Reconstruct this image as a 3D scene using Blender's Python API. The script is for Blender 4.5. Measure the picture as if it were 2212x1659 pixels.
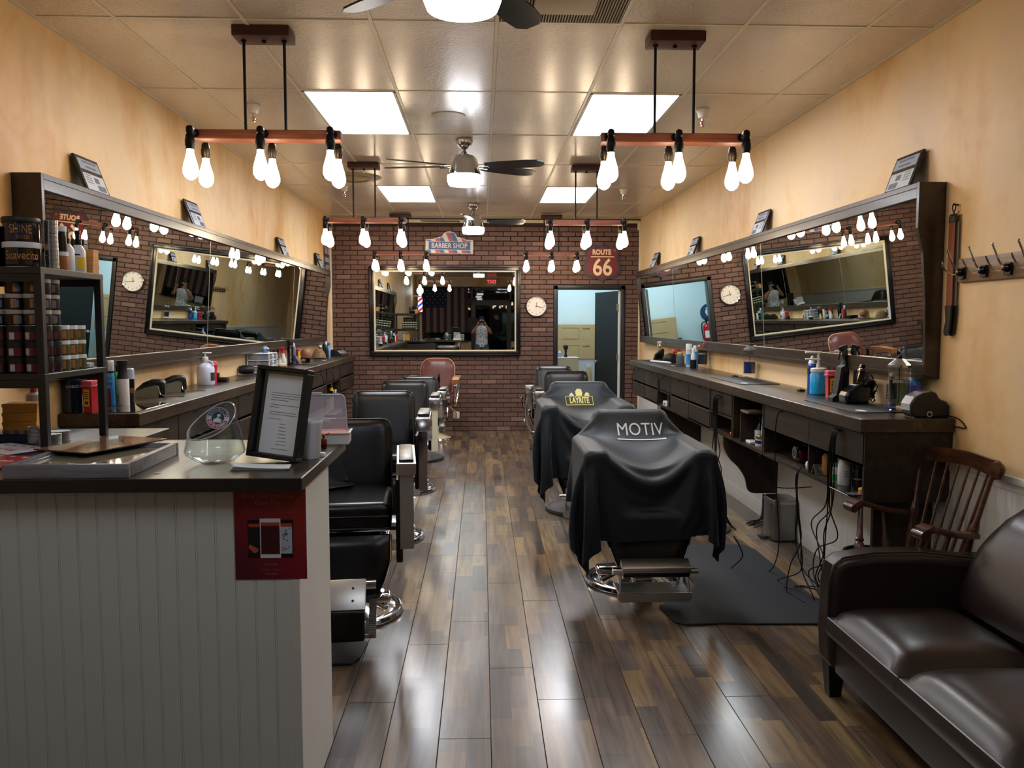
import bpy, bmesh, math, random
from mathutils import Vector, Matrix, Euler
random.seed(7)
PI = math.pi
for o in list(bpy.data.objects): bpy.data.objects.remove(o)
SC = bpy.context.scene
COL = SC.collection

# ---------------------------------------------------------------- camera
cd = bpy.data.cameras.new('camera'); cam = bpy.data.objects.new('camera', cd); COL.objects.link(cam)
cd.sensor_width = 36.0; cd.lens = 36.0 * 1783.0 / 2212.0
cd.clip_start = 0.02; cd.clip_end = 100
cam.location = (0, 0, 1.57)
cam.rotation_euler = Euler((PI/2 - 0.0758, 0, -0.0366), 'XYZ')
SC.camera = cam
# ---------------------------------------------------------------- world, exposure, large lights
w = bpy.data.worlds.new('world'); SC.world = w; w.use_nodes = True
w.node_tree.nodes['Background'].inputs[0].default_value = (0.62, 0.74, 0.85, 1)
w.node_tree.nodes['Background'].inputs[1].default_value = 0.35
SC.view_settings.view_transform = 'Standard'; SC.view_settings.look = 'None'
SC.view_settings.gamma = 1.0; SC.view_settings.use_curve_mapping = False
SC.view_settings.exposure = 0.62
PANEL_E = 15.0      # ceiling light panels
BULB_E = 20.0      # pendant bulbs
FAN_E = 11.0       # fan lights
BACK_W = 24.0      # light of the back room (watts)
XL, XR, YB, YF, H = -2.136, 2.259, 11.8, -4.0, 3.018
TS, TX0, TY0 = 0.61, -1.752, 4.13

# ---------------------------------------------------------------- materials
def srgb(c):
    if isinstance(c, str):
        c = tuple(int(c[i:i+2], 16)/255 for i in (0, 2, 4))
    return tuple((v/12.92 if v <= .04045 else ((v+.055)/1.055)**2.4) for v in c) + (1,)
class NT:
    """small node helper"""
    def __init__(s, name):
        s.m = bpy.data.materials.new(name); s.m.use_nodes = True
        s.t = s.m.node_tree; s.b = s.t.nodes['Principled BSDF']
    def n(s, typ, **k):
        nd = s.t.nodes.new(typ)
        for a, v in k.items():
            if a.startswith('i_'):
                key = a[2:]; key = int(key) if key.isdigit() else key.replace('_', ' ')
                nd.inputs[key].default_value = v
            else: setattr(nd, a, v)
        return nd
    def l(s, a, b): s.t.links.new(a, b)
    def set(s, **k):
        for a, v in k.items(): s.b.inputs[a.replace('_', ' ')].default_value = v
        return s
    def pos(s): return s.n('ShaderNodeNewGeometry').outputs['Position']
    def objc(s): return s.n('ShaderNodeTexCoord').outputs['Object']
    def mapping(s, src, scale=(1,1,1), rot=(0,0,0), loc=(0,0,0)):
        m = s.n('ShaderNodeMapping'); m.inputs['Scale'].default_value = scale
        m.inputs['Rotation'].default_value = rot; m.inputs['Location'].default_value = loc
        s.l(src, m.inputs['Vector']); return m.outputs[0]
    def noise(s, src, scale=5, detail=3, rough=.5, dist=0):
        n = s.n('ShaderNodeTexNoise'); n.inputs['Scale'].default_value = scale
        n.inputs['Detail'].default_value = detail; n.inputs['Roughness'].default_value = rough
        n.inputs['Distortion'].default_value = dist
        s.l(src, n.inputs['Vector']); return n.outputs['Fac']
    def ramp(s, fac, stops, interp='LINEAR'):
        r = s.n('ShaderNodeValToRGB'); e = r.color_ramp.elements; r.color_ramp.interpolation = interp
        while len(e) < len(stops): e.new(.5)
        for i, (p, c) in enumerate(stops):
            e[i].position = p; e[i].color = srgb(c) if not isinstance(c, (int, float)) else (c, c, c, 1)
        s.l(fac, r.inputs[0]); return r.outputs[0]
    def mix(s, fac, a, b, mode='MIX'):
        m = s.n('ShaderNodeMix', data_type='RGBA', blend_type=mode)
        for key, v in ((0, fac), (6, a), (7, b)):
            if hasattr(v, 'is_linked') or hasattr(v, 'links'): s.l(v, m.inputs[key])
            else: m.inputs[key].default_value = v
        return m.outputs[2]
    def math(s, op, a, b=0.0, c=0.0):
        m = s.n('ShaderNodeMath', operation=op)
        for i, v in enumerate((a, b, c)):
            if hasattr(v, 'links'): s.l(v, m.inputs[i])
            else: m.inputs[i].default_value = v
        return m.outputs[0]
    def bump(s, fac, strength=.2, dist=.01):
        b = s.n('ShaderNodeBump'); b.inputs['Strength'].default_value = strength
        b.inputs['Distance'].default_value = dist
        s.l(fac, b.inputs['Height']); s.l(b.outputs[0], s.b.inputs['Normal'])
    def col(s, c): s.l(c, s.b.inputs['Base Color'])

MATS = {}
def mat(name, color='808080', rough=.5, metal=0.0, var=0.0, vs=12, bump=0.0, bs=60, **k):
    """plain procedural material: colour with a little noise variation and relief"""
    if name in MATS: return MATS[name]
    t = NT(name); c = srgb(color)
    t.set(Base_Color=c, Roughness=rough, Metallic=metal)
    for a, v in k.items(): t.b.inputs[a.replace('_', ' ')].default_value = v
    if var:
        f = t.noise(t.objc(), vs, 4, .6)
        dark = tuple(x*(1-var) for x in c[:3]) + (1,); lite = tuple(min(1, x*(1+var)) for x in c[:3]) + (1,)
        t.col(t.mix(t.ramp(f, [(.3, 0.0), (.7, 1.0)]), dark, lite))
    if bump: t.bump(t.noise(t.objc(), bs, 3), bump, .004)
    MATS[name] = t.m; return t.m
def emis(name, color, e, cam_e=None):
    if name in MATS: return MATS[name]
    t = NT(name); t.set(Base_Color=(.8,.8,.8,1), Emission_Color=srgb(color), Emission_Strength=e)
    MATS[name] = t.m; return t.m
def glass(name, color='ffffff', rough=.02, ior=1.45, alpha=None):
    """thin clear wall: mostly transparent with a glossy coat"""
    if name in MATS: return MATS[name]
    t = NT(name); t.t.nodes.remove(t.b)
    tr = t.n('ShaderNodeBsdfTransparent'); tr.inputs[0].default_value = srgb(color)
    gl = t.n('ShaderNodeBsdfGlossy'); gl.inputs['Roughness'].default_value = rough
    lw = t.n('ShaderNodeLayerWeight'); lw.inputs['Blend'].default_value = .5
    class FR: pass
    fr = FR(); k = ((ior-1)/(ior+1))**2
    fr.outputs = [t.math('ADD', t.math('MULTIPLY', t.math('POWER', lw.outputs['Facing'], 4.0), .85-k), k)]
    mx = t.n('ShaderNodeMixShader')
    if alpha is not None:
        df = t.n('ShaderNodeBsdfDiffuse'); df.inputs[0].default_value = srgb(color)
        tr.inputs[0].default_value = (1,1,1,1)
        m2 = t.n('ShaderNodeMixShader'); m2.inputs[0].default_value = alpha
        t.l(tr.outputs[0], m2.inputs[1]); t.l(df.outputs[0], m2.inputs[2]); base = m2.outputs[0]
    else: base = tr.outputs[0]
    t.l(fr.outputs[0], mx.inputs[0]); t.l(base, mx.inputs[1]); t.l(gl.outputs[0], mx.inputs[2])
    t.l(mx.outputs[0], t.t.nodes['Material Output'].inputs[0])
    MATS[name] = t.m; return t.m
def wood(name, stops, rough=.35, scale=(1, 1, 1), grain=8, bump=.08, axis='Y', coat=0.0):
    if name in MATS: return MATS[name]
    t = NT(name); sc = {'X': (.08, 1, 1), 'Y': (1, .08, 1), 'Z': (1, 1, .08)}[axis]
    v = t.mapping(t.pos(), tuple(a*b for a, b in zip(sc, scale)))
    f = t.noise(v, grain*4, 6, .65, .6); g = t.noise(v, grain*22, 2, .5)
    big = t.noise(t.pos(), 3, 4, .6)
    f2 = t.math('ADD', t.math('MULTIPLY', f, .6), t.math('ADD', t.math('MULTIPLY', g, .15), t.math('MULTIPLY', big, .25)))
    t.col(t.ramp(f2, stops)); t.set(Roughness=rough, Coat_Weight=coat, Coat_Roughness=.15); t.b.inputs['Specular IOR Level'].default_value = .38
    t.bump(f2, bump, .002); MATS[name] = t.m; return t.m

# ---------------------------------------------------------------- mesh builder
class MB:
    def __init__(s): s.v = []; s.f = []; s.mi = []; s.cur = 0; s.sm = []; s.smooth = False
    def m(s, i): s.cur = i; return s
    def _add(s, vs, fs, smooth=None):
        o = len(s.v); s.v += [tuple(v) for v in vs]
        for f in fs: s.f.append([i+o for i in f]); s.mi.append(s.cur); s.sm.append(s.smooth if smooth is None else smooth)
        return s
    def box(s, x0, x1, y0, y1, z0, z1, b=0.0, M=None):
        if x0 > x1: x0, x1 = x1, x0
        if y0 > y1: y0, y1 = y1, y0
        if z0 > z1: z0, z1 = z1, z0
        if b <= 0:
            vs = [(x, y, z) for z in (z0, z1) for y in (y0, y1) for x in (x0, x1)]
            fs = [(0,2,3,1), (4,5,7,6), (0,1,5,4), (2,6,7,3), (0,4,6,2), (1,3,7,5)]
        else:
            b = min(b, (x1-x0)*.49, (y1-y0)*.49, (z1-z0)*.49)
            bm = bmesh.new(); bmesh.ops.create_cube(bm, size=1)
            for v in bm.verts:
                v.co = Vector(((x0+x1)/2+v.co.x*(x1-x0), (y0+y1)/2+v.co.y*(y1-y0), (z0+z1)/2+v.co.z*(z1-z0)))
            seg = 3 if b > .012 else (2 if b > .003 else 1)
            bmesh.ops.bevel(bm, geom=bm.edges[:], offset=b, segments=seg, profile=.6, affect='EDGES')
            bm.verts.index_update(); vs = [v.co.copy() for v in bm.verts]; fs = [[v.index for v in f.verts] for f in bm.faces]
            bm.free()
        if M is not None: vs = [M @ Vector(v) for v in vs]
        return s._add(vs, fs, b > .003)
    def lathe(s, prof, c=(0,0,0), seg=24, axis='Z', M=None, a0=0, a1=2*PI, smooth=True):
        """prof: list of (r, h)"""
        full = abs(a1-a0-2*PI) < 1e-6; n = seg if full else seg+1
        vs = []; idx = []
        for r, h in prof:
            if r <= 1e-6: idx.append([len(vs)]*n); vs.append((0, 0, h))
            else:
                idx.append(list(range(len(vs), len(vs)+n)))
                for i in range(n):
                    a = a0+(a1-a0)*i/seg; vs.append((r*math.cos(a), r*math.sin(a), h))
        fs = []
        for k in range(len(prof)-1):
            for i in range(seg):
                j = (i+1) % n if full else i+1
                f = [idx[k][i], idx[k][j], idx[k+1][j], idx[k+1][i]]
                g = []
                for q in f:
                    if q not in g: g.append(q)
                if len(g) > 2: fs.append(g)
        if axis == 'X': vs = [(z, x, y) for x, y, z in vs]
        elif axis == 'Y': vs = [(y, z, x) for x, y, z in vs]
        T = Matrix.Translation(c)
        if M is not None: T = T @ M
        return s._add([T @ Vector(v) for v in vs], fs, smooth)
    def cyl(s, c, r, h, seg=20, axis='Z', r2=None, b=0.0, M=None):
        r2 = r if r2 is None else r2
        p = [(0, 0), (r-b, 0)] + ([(r, b)] if b else []) + ([(r2, h-b)] if b else []) + [(r2-b, h), (0, h)]
        if not b: p = [(0, 0), (r, 0), (r, 0), (r2, h), (r2, h), (0, h)]
        q = [p[0]]
        s.lathe(p, c, seg, axis, M); return s
    def tube(s, pts, r, seg=8, caps=True, closed=False):
        P = [Vector(p) for p in pts]; n = len(P)
        rs = r if isinstance(r, (list, tuple)) else [r]*n
        vs = []; up = None
        for i, p in enumerate(P):
            if closed: d = P[(i+1) % n]-P[i-1]
            else: d = P[min(i+1, n-1)]-P[max(i-1, 0)]
            if d.length < 1e-9: d = Vector((0, 0, 1))
            d.normalize()
            if up is None: up = Vector((0, 0, 1)) if abs(d.z) < .9 else Vector((1, 0, 0))
            a = up-d*up.dot(d)
            if a.length < 1e-6: a = d.orthogonal()
            a.normalize(); b = d.cross(a); up = a
            for k in range(seg):
                t = 2*PI*k/seg; vs.append(p+(a*math.cos(t)+b*math.sin(t))*rs[i])
        fs = []
        for i in range(n if closed else n-1):
            for k in range(seg):
                j = (k+1) % seg; ii = (i+1) % n
                fs.append((i*seg+k, i*seg+j, ii*seg+j, ii*seg+k))
        if caps and not closed:
            fs.append(tuple(range(seg))[::-1]); fs.append(tuple((n-1)*seg+k for k in range(seg)))
        return s._add(vs, fs, True)
    def prism(s, poly, z0, z1, plane='XY', M=None, smooth=False):
        """extrude polygon; plane XY->along Z, XZ->along Y, YZ->along X"""
        n = len(poly)
        def mk(a, b, c):
            return {'XY': (a, b, c), 'XZ': (a, c, b), 'YZ': (c, a, b)}[plane]
        vs = [mk(a, b, z0) for a, b in poly]+[mk(a, b, z1) for a, b in poly]
        if M is not None: vs = [M @ Vector(v) for v in vs]
        fs = [tuple(range(n))[::-1], tuple(range(n, 2*n))]+[(i, (i+1) % n, (i+1) % n+n, i+n) for i in range(n)]
        return s._add(vs, fs, smooth)
    def grid(s, fn, nu, nv, smooth=True):
        vs = [fn(i/nu, j/nv) for j in range(nv+1) for i in range(nu+1)]
        fs = [(j*(nu+1)+i, j*(nu+1)+i+1, (j+1)*(nu+1)+i+1, (j+1)*(nu+1)+i) for j in range(nv) for i in range(nu)]
        return s._add(vs, fs, smooth)
    def quad(s, a, b, c, d): return s._add([a, b, c, d], [(0, 1, 2, 3)])
    def obj(s, name, mats, parent=None, loc=(0,0,0), rot=(0,0,0), fixn=True):
        me = bpy.data.meshes.new(name); me.from_pydata([tuple(v) for v in s.v], [], s.f)
        if not isinstance(mats, (list, tuple)): mats = [mats]
        for m in mats: me.materials.append(m)
        for p, i, sm in zip(me.polygons, s.mi, s.sm): p.material_index = i; p.use_smooth = sm
        me.validate()
        if fixn:
            bm = bmesh.new(); bm.from_mesh(me); bmesh.ops.recalc_face_normals(bm, faces=bm.faces[:]); bm.to_mesh(me); bm.free()
        if any(s.sm) and hasattr(me, 'set_sharp_from_angle'): me.set_sharp_from_angle(angle=math.radians(38))
        o = bpy.data.objects.new(name, me); COL.objects.link(o)
        o.location = loc; o.rotation_euler = rot
        if parent is not None: o.parent = parent
        return o
def tag(o, label=None, cat=None, group=None, kind=None):
    if label: o['label'] = label
    if cat: o['category'] = cat
    if group: o['group'] = group
    if kind: o['kind'] = kind
    return o
def thing(name, label, cat, loc=(0,0,0), rz=0.0, group=None):
    o = bpy.data.objects.new(name, None); COL.objects.link(o); o.empty_display_size = .1
    o.location = loc; o.rotation_euler = (0, 0, rz); return tag(o, label, cat, group)
def struct(o): o['kind'] = 'structure'; return o
def kids(o): return [c for c in bpy.data.objects if c.parent == o]
def dup(root, loc=None, rz=None, label=None, group=None):
    m = {}
    def cp(o, par):
        c = o.copy(); COL.objects.link(c)
        if par is not None: c.parent = par
        for ch in o_children[o.name]: cp(ch, c)
        return c
    o_children = {}
    for o in bpy.data.objects:
        o_children.setdefault(o.name, [])
    for o in bpy.data.objects:
        if o.parent: o_children[o.parent.name].append(o)
    r = cp(root, None)
    if loc is not None: r.location = loc
    if rz is not None: r.rotation_euler = (0, 0, rz)
    if label: r['label'] = label
    if group: r['group'] = group
    return r
def mesh_dup(o, loc, parent=None, rot=None):
    c = o.copy(); COL.objects.link(c); c.location = loc
    if parent is not None: c.parent = parent
    if rot is not None: c.rotation_euler = rot
    return c
def rotz(a): return Matrix.Rotation(a, 4, 'Z')
def TR(x, y, z, rx=0, ry=0, rz=0):
    return Matrix.Translation((x, y, z)) @ Euler((rx, ry, rz), 'XYZ').to_matrix().to_4x4()
def text(name, s, size, m, parent, loc, rot, ext=.0006, align='CENTER', shear=0, sx=1.0, spacing=1.0, bold=0.0):
    """lettering as a thin real mesh"""
    c = bpy.data.curves.new(name, 'FONT'); c.body = s; c.size = size; c.extrude = ext; c.align_x = align
    c.align_y = 'CENTER'; c.shear = shear; c.space_character = spacing; c.offset = bold; c.resolution_u = 3
    t = bpy.data.objects.new(name+'_tmp', c); COL.objects.link(t)
    bpy.context.view_layer.update()
    me = bpy.data.meshes.new_from_object(t.evaluated_get(bpy.context.evaluated_depsgraph_get()))
    bpy.data.objects.remove(t); bpy.data.curves.remove(c)
    for v in me.vertices: v.co.x *= sx
    me.materials.clear(); me.materials.append(m); me.name = name
    o = bpy.data.objects.new(name, me); COL.objects.link(o)
    o.location = loc; o.rotation_euler = rot
    if parent is not None: o.parent = parent
    return o
def catmull(pts, n=6):
    P = [Vector(p) for p in pts]; out = []
    for i in range(len(P)-1):
        a, b, c, d = P[max(i-1, 0)], P[i], P[i+1], P[min(i+2, len(P)-1)]
        for k in range(n):
            t = k/n; out.append(.5*((2*b)+(c-a)*t+(2*a-5*b+4*c-d)*t*t+(3*b-a-3*c+d)*t**3))
    out.append(P[-1]); return out
# ================================================================ materials of the place
def m_plaster(name, stops):
    t = NT(name); v = t.pos()
    big = t.noise(t.mapping(v, (1, 1, .45)), 1.1, 4, .6, .4); sm = t.noise(v, 5.5, 5, .6, .8)
    f = t.math('ADD', t.math('MULTIPLY', big, .75), t.math('MULTIPLY', sm, .25))
    t.col(t.ramp(f, stops)); t.set(Roughness=.5); t.b.inputs['Specular IOR Level'].default_value = .35
    t.bump(t.noise(v, 180, 3), .12, .002); MATS[name] = t.m; return t.m
PLASTER = m_plaster('sponged_peach_plaster', [(.32, 'c9985a'), (.42, 'dab27c'), (.52, 'e2c394'), (.62, 'dec09c'), (.72, 'cdac8c')])
def m_ceil():
    t = NT('glossy_ceiling_tile'); v = t.pos()
    fis = t.noise(t.mapping(v, (1, .45, 1), rot=(0, 0, .5)), 95, 3, .6, 1.5)
    stain = t.noise(v, .9, 4, .6)
    base = t.ramp(stain, [(.35, 'b8a692'), (.6, 'cbbba8')])
    spots = t.ramp(fis, [(.28, 'ffffff'), (.36, 'ffffff'), (.37, 'ffffff')])
    dark = t.ramp(fis, [(.30, .35), (.38, 1.0)])
    t.col(t.mix(1.0, base, dark, 'MULTIPLY')); t.set(Roughness=.33, Coat_Weight=.9, Coat_Roughness=.24); t.b.inputs['Specular IOR Level'].default_value = .8
    t.bump(t.ramp(t.noise(v, 46, 3, .6), [(.42, 0.0), (.62, 1.0)]), .75, .004); return t.m
CEIL = m_ceil()
TBAR = mat('aged_ceiling_rail', 'c9bea6', .35, var=.05)
def m_floor():
    t = NT('rustic_laminate'); p = t.pos()
    s = t.n('ShaderNodeSeparateXYZ'); t.l(p, s.inputs[0]); x, y = s.outputs[0], s.outputs[1]
    PW = .197; px = t.math('DIVIDE', t.math('SUBTRACT', x, XL), PW); pi = t.math('FLOOR', px)
    fx = t.math('FRACT', px)
    # two or three printed strips inside each plank, of unequal width
    wn0 = t.n('ShaderNodeTexWhiteNoise', noise_dimensions='1D'); t.l(pi, wn0.inputs['W'])
    cut = t.math('ADD', t.math('MULTIPLY', wn0.outputs['Value'], .3), .32)
    st = t.math('ADD', t.math('GREATER_THAN', fx, cut), t.math('GREATER_THAN', fx, t.math('ADD', cut, .36)))
    sid = t.math('ADD', t.math('MULTIPLY', pi, 3.0), st)
    wn1 = t.n('ShaderNodeTexWhiteNoise', noise_dimensions='1D'); t.l(t.math('ADD', sid, .37), wn1.inputs['W'])
    ln = t.math('ADD', t.math('MULTIPLY', wn1.outputs['Value'], .28), .3)
    row = t.math('FLOOR', t.math('DIVIDE', t.math('ADD', y, t.math('MULTIPLY', wn1.outputs['Value'], 7.3)), ln))
    cv = t.n('ShaderNodeCombineXYZ'); t.l(sid, cv.inputs[0]); t.l(row, cv.inputs[1])
    wn = t.n('ShaderNodeTexWhiteNoise', noise_dimensions='2D'); t.l(cv.outputs[0], wn.inputs['Vector'])
    base = t.ramp(wn.outputs['Value'], [(0, '40362f'), (.2, '544940'), (.42, '68523d'), (.6, '5f544b'), (.78, '785f41'), (1, '86704e')])
    g = t.noise(t.mapping(p, (1, .07, 1)), 34, 4, .62, .3); blot = t.noise(t.mapping(p, (1, .3, 1)), 5, 3, .5, 0)
    c = t.mix(1.0, base, t.ramp(g, [(.32, .5), (.5, .95), (.7, 1.3)]), 'MULTIPLY')
    c = t.mix(1.0, c, t.ramp(blot, [(.3, .75), (.65, 1.1)]), 'MULTIPLY')
    t.col(c); t.l(t.ramp(blot, [(.3, .2), (.7, .27)]), t.b.inputs['Roughness'])
    t.b.inputs['Specular IOR Level'].default_value = .6; t.set(Coat_Weight=.4, Coat_Roughness=.28)
    t.bump(t.noise(t.mapping(p, (1, .1, 1)), 30, 2), .03, .001); return t.m
FLOORM = m_floor()
def m_brick():
    t = NT('dark_red_brick'); p = t.pos(); s = t.n('ShaderNodeSeparateXYZ'); t.l(p, s.inputs[0])
    r = t.math('FLOOR', t.math('DIVIDE', s.outputs[2], .0675))
    c0 = t.math('FLOOR', t.math('ADD', t.math('DIVIDE', s.outputs[0], .205), t.math('MULTIPLY', t.math('MODULO', r, 2.0), .5)))
    cv = t.n('ShaderNodeCombineXYZ'); t.l(c0, cv.inputs[0]); t.l(r, cv.inputs[1])
    wn = t.n('ShaderNodeTexWhiteNoise', noise_dimensions='2D'); t.l(cv.outputs[0], wn.inputs['Vector'])
    base = t.ramp(wn.outputs['Value'], [(0, '5c4138'), (.55, '63473b'), (.92, '6a4d41'), (1, '7f6254')])
    n = t.noise(p, 60, 4, .6)
    t.col(t.mix(1.0, base, t.ramp(n, [(.3, .75), (.65, 1.1)]), 'MULTIPLY')); t.set(Roughness=.62)
    t.bump(n, .35, .003); return t.m
BRICK = m_brick()
MORTAR = mat('dark_mortar', '38261f', .9, bump=.2)
WHITE = mat('white_paint', 'cfcdc6', .45, var=.03, vs=4)
GREYP = mat('shaded_white_beadboard', 'b4b6ae', .5, var=.04, vs=3)  # desk front white, greyed so its colour carries the dim light there
DOORP = mat('black_door_paint', '0c1114', .5, var=.1, Specular_IOR_Level=.3)
BLACKP = mat('satin_black_paint', '0c0d0f', .38)
DW = wood('espresso_stained_wood', [(.34, '150f0a'), (.5, '281d13'), (.6, '3a2b1d'), (.72, '4c3a28')], .5, grain=5, coat=.05)
DWTOP = wood('espresso_worktop', [(.34, '1a130d'), (.5, '33271b'), (.62, '4e3e2d'), (.74, '64523f')], .33, grain=4, coat=.25)
DWX = wood('espresso_frame_wood', [(.3, '1d1712'), (.5, '30271e'), (.66, '43382b'), (.8, '554736')], .3, grain=5, coat=.3)
BLUEW = mat('pale_blue_wall', 'b9cdd2', .6, var=.02, vs=2)
CHROME = mat('polished_chrome', 'd9dade', .09, 1.0)
NICKEL = mat('brushed_nickel', 'a9a7a4', .25, 1.0)
SCHR = mat('satin_chrome', 'e2e4e7', .24, 1.0)
ALU = mat('satin_aluminium', 'b9bdc0', .34, 1.0, var=.05)
CREAM = mat('cream_enamel', 'd3cbae', .3)
def m_leather(name, c, rough=.28, b=.25, sc=90, var=.15):
    t = NT(name); p = t.objc(); f = t.noise(p, 4, 4, .6); col = srgb(c)
    t.col(t.mix(f, tuple(x*(1-var) for x in col[:3])+(1,), tuple(x*(1+var) for x in col[:3])+(1,)))
    t.set(Roughness=rough); t.b.inputs['Specular IOR Level'].default_value = .4; vo = t.n('ShaderNodeTexVoronoi'); vo.inputs['Scale'].default_value = sc*2; t.l(p, vo.inputs['Vector'])
    t.bump(t.math('ADD', vo.outputs['Distance'], t.noise(p, sc/8, 4)), b, .0015); MATS[name] = t.m; return t.m
LBLACK = m_leather('black_vinyl', '07080a', .27, .15)
LBROWN = m_leather('dark_brown_leather', '251b18', .33, .1, 60, .2)
LOX = m_leather('oxblood_leather', '5a2a22', .3)
CAPE = mat('black_nylon_cape', '121b22', .5, bump=.1, bs=300, Sheen_Weight=.12, Sheen_Roughness=.4, Specular_IOR_Level=.35)
CABLE = mat('black_cable', '060606', .5, Specular_IOR_Level=.2)
RUBBER = mat('black_rubber', '0d0e10', .55, bump=.1)
RUBBERG = mat('worn_grey_rubber', '2c2c2d', .6, var=.2)
MATM = mat('slate_grey_foam_mat', '1b2027', .6, var=.12, vs=5, bump=.15, bs=200)
PLBLK = mat('glossy_black_plastic', '08090a', .18)
PLBLKM = mat('matte_black_plastic', '0f1012', .5)
PLWHT = mat('white_plastic', 'd9dbdd', .35)
RED = mat('red_plastic', 'b5182c', .35)
PINK = mat('pink_red_lid', 'd0566a', .35)
YEL = mat('yellow_label', 'e6bb10', .45)
GRN = mat('green_plastic', '128a3c', .35)
BLU = mat('blue_plastic', '1446c8', .35)
SKYB = mat('sky_blue_print', '3f8fd0', .35)
NAVY = mat('navy_print', '16214a', .4)
PAPER = mat('white_paper', 'dfe3e6', .6)
INK = mat('dark_ink', '1a1a1c', .6)
GREYINK = mat('grey_ink', '6d747c', .6)
CLEAR = glass('clear_glass')
FROST = glass('frosted_plastic', 'c9cbd8', .25, 1.3, .35)
PENW = wood('reddish_pendant_wood', [(.34, '3f2117'), (.5, '6e3c28'), (.62, '8c5438'), (.74, 'a2694a')], .45, grain=7, axis='X')
PENC = wood('dark_pendant_canopy_wood', [(.3, '2a1712'), (.5, '43241b'), (.7, '562f22')], .5, grain=7, axis='X')
IRON = mat('aged_black_iron', '1a1a1c', .4, .7)
BRONZE = mat('aged_bronze', '3b342c', .35, .85)
def m_mirror():
    t = NT('mirror_silvering'); t.set(Base_Color=(.80, .86, .83, 1), Metallic=1.0, Roughness=.0); return t.m
MIRROR = m_mirror()
# ================================================================ the shell
def slab(name, x0, x1, y0, y1, z0, z1, m, parent=None):
    return MB().box(x0, x1, y0, y1, z0, z1).obj(name, m, parent)
struct(slab('wall_left', XL-.1, XL, YF, YB+.1, 0, H+.1, PLASTER))
struct(slab('wall_right', XR, XR+.1, YF, YB+.1, 0, H+.1, PLASTER))
floor = struct(slab('floor', XL, XR, YF, YB+2.2, -.1, -.012, mat('floor_underlay', '0e0b09', .9)))
# planks
PW, PL = .197, 1.22
base = MB().box(0, PW-.0022, 0, PL-.0022, -.012, 0, .0012).obj('plank', FLOORM, floor, (XL+.0011, YF, 0))
ncol = int((XR-XL)/PW)
for i in range(ncol+1):
    off = [0, .61, .31, .9][i % 4]
    y = YF-off; k = 0
    while y < YB+.05:
        x = XL+i*PW
        y0 = max(y, YF); y1 = min(y+PL, YB+.05); x1 = min(x+PW, XR)
        full = (y0 == y and y1 == y+PL and x1 == x+PW)
        if y1-y0 > .04 and x1-x > .02:
            if full: mesh_dup(base, (x+.0011, y, 0))
            else: MB().box(.0011, x1-x-.0011, 0, y1-y0-.0022, -.012, 0, .0012).obj('plank', FLOORM, floor, (x, y0, 0))
        y += PL
bpy.data.objects.remove(base)
# ceiling: slab, rails, tiles
ceil = struct(slab('ceiling', XL-.1, XR+.1, YF, YB+.1, H+.03, H+.13, mat('plenum_dark', '4a4238', .9)))
def cells():
    xs = [XL]+[TX0+TS*i for i in range(7)]+[XR]
    ys = []; y = TY0
    while y > YF+.1: y -= 2*TS
    ys = [YF]+[y+2*TS*k for k in range(1, 14) if YF+.1 < y+2*TS*k < YB-.1]+[YB]
    return xs, ys
cxs, cys = cells()
PANELS = {(1+1, 1): 0, (4+1, 1): 0, (1+1, 4): 0, (4+1, 4): 0}
rb = MB(); RW = .0095
for x in cxs[1:-1]: MB().box(x-RW, x+RW, YF, YB, H-.002, H+.03, .001).obj('ceiling_rail', TBAR, ceil)
for y in cys[1:-1]:
    for a, b in zip(cxs[:-1], cxs[1:]): rb.box(a+RW, b-RW, y-RW, y+RW, H-.0015, H+.03)
rb.obj('cross_rails', TBAR, ceil)['kind'] = 'stuff'
ea = MB().box(XL, XL+.022, YF, YB, H-.004, H+.02).box(XR-.022, XR, YF, YB, H-.004, H+.02).box(XL, XR, YB-.03, YB, H-.004, H+.02)
ea.obj('edge_rails', TBAR, ceil)['kind'] = 'stuff'
lights_at = []
tile0 = MB().box(-(TS-.02)/2, (TS-.02)/2, -(2*TS-.02)/2, (2*TS-.02)/2, 0, .015, .0015).obj('ceiling_tile', CEIL, ceil)
for i, (a, b) in enumerate(zip(cxs[:-1], cxs[1:])):
    for j, (c, d) in enumerate(zip(cys[:-1], cys[1:])):
        yrow = round((c-TY0)/(2*TS)); col = i-1
        if col in (1, 4) and yrow in (1, 4, -3): lights_at.append((a, b, c, d, col, yrow)); continue
        if col in (3,) and yrow == -1 or (col == 2 and yrow == -1 and False): continue
        tilt = random.uniform(-.002, .002)
        if abs(b-a-TS) < .01 and abs(d-c-2*TS) < .01:
            mesh_dup(tile0, ((a+b)/2, (c+d)/2, H+.001+abs(tilt)*.5))
        else:
            MB().box(a+.01, b-.01, c+.01, d-.01, 0, .015, .0015).obj('ceiling_tile', CEIL, ceil, (0, 0, H+.001))
bpy.data.objects.remove(tile0)
PANELM = emis('panel_diffuser', 'f4f7ff', PANEL_E); FILLPANEL = emis('added_front_fill', 'dbe6f6', 5.2)  # second one: unseen panels added behind the camera to brighten the front
LN = {(1, 1): 'white ceiling light panel above left near pendant, second tile row', (4, 1): 'white ceiling light panel behind the rods of the right near pendant',
      (1, 4): 'white ceiling light panel far left, above the barber shop sign', (4, 4): 'white ceiling light panel far right, above the road sign'}
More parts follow.
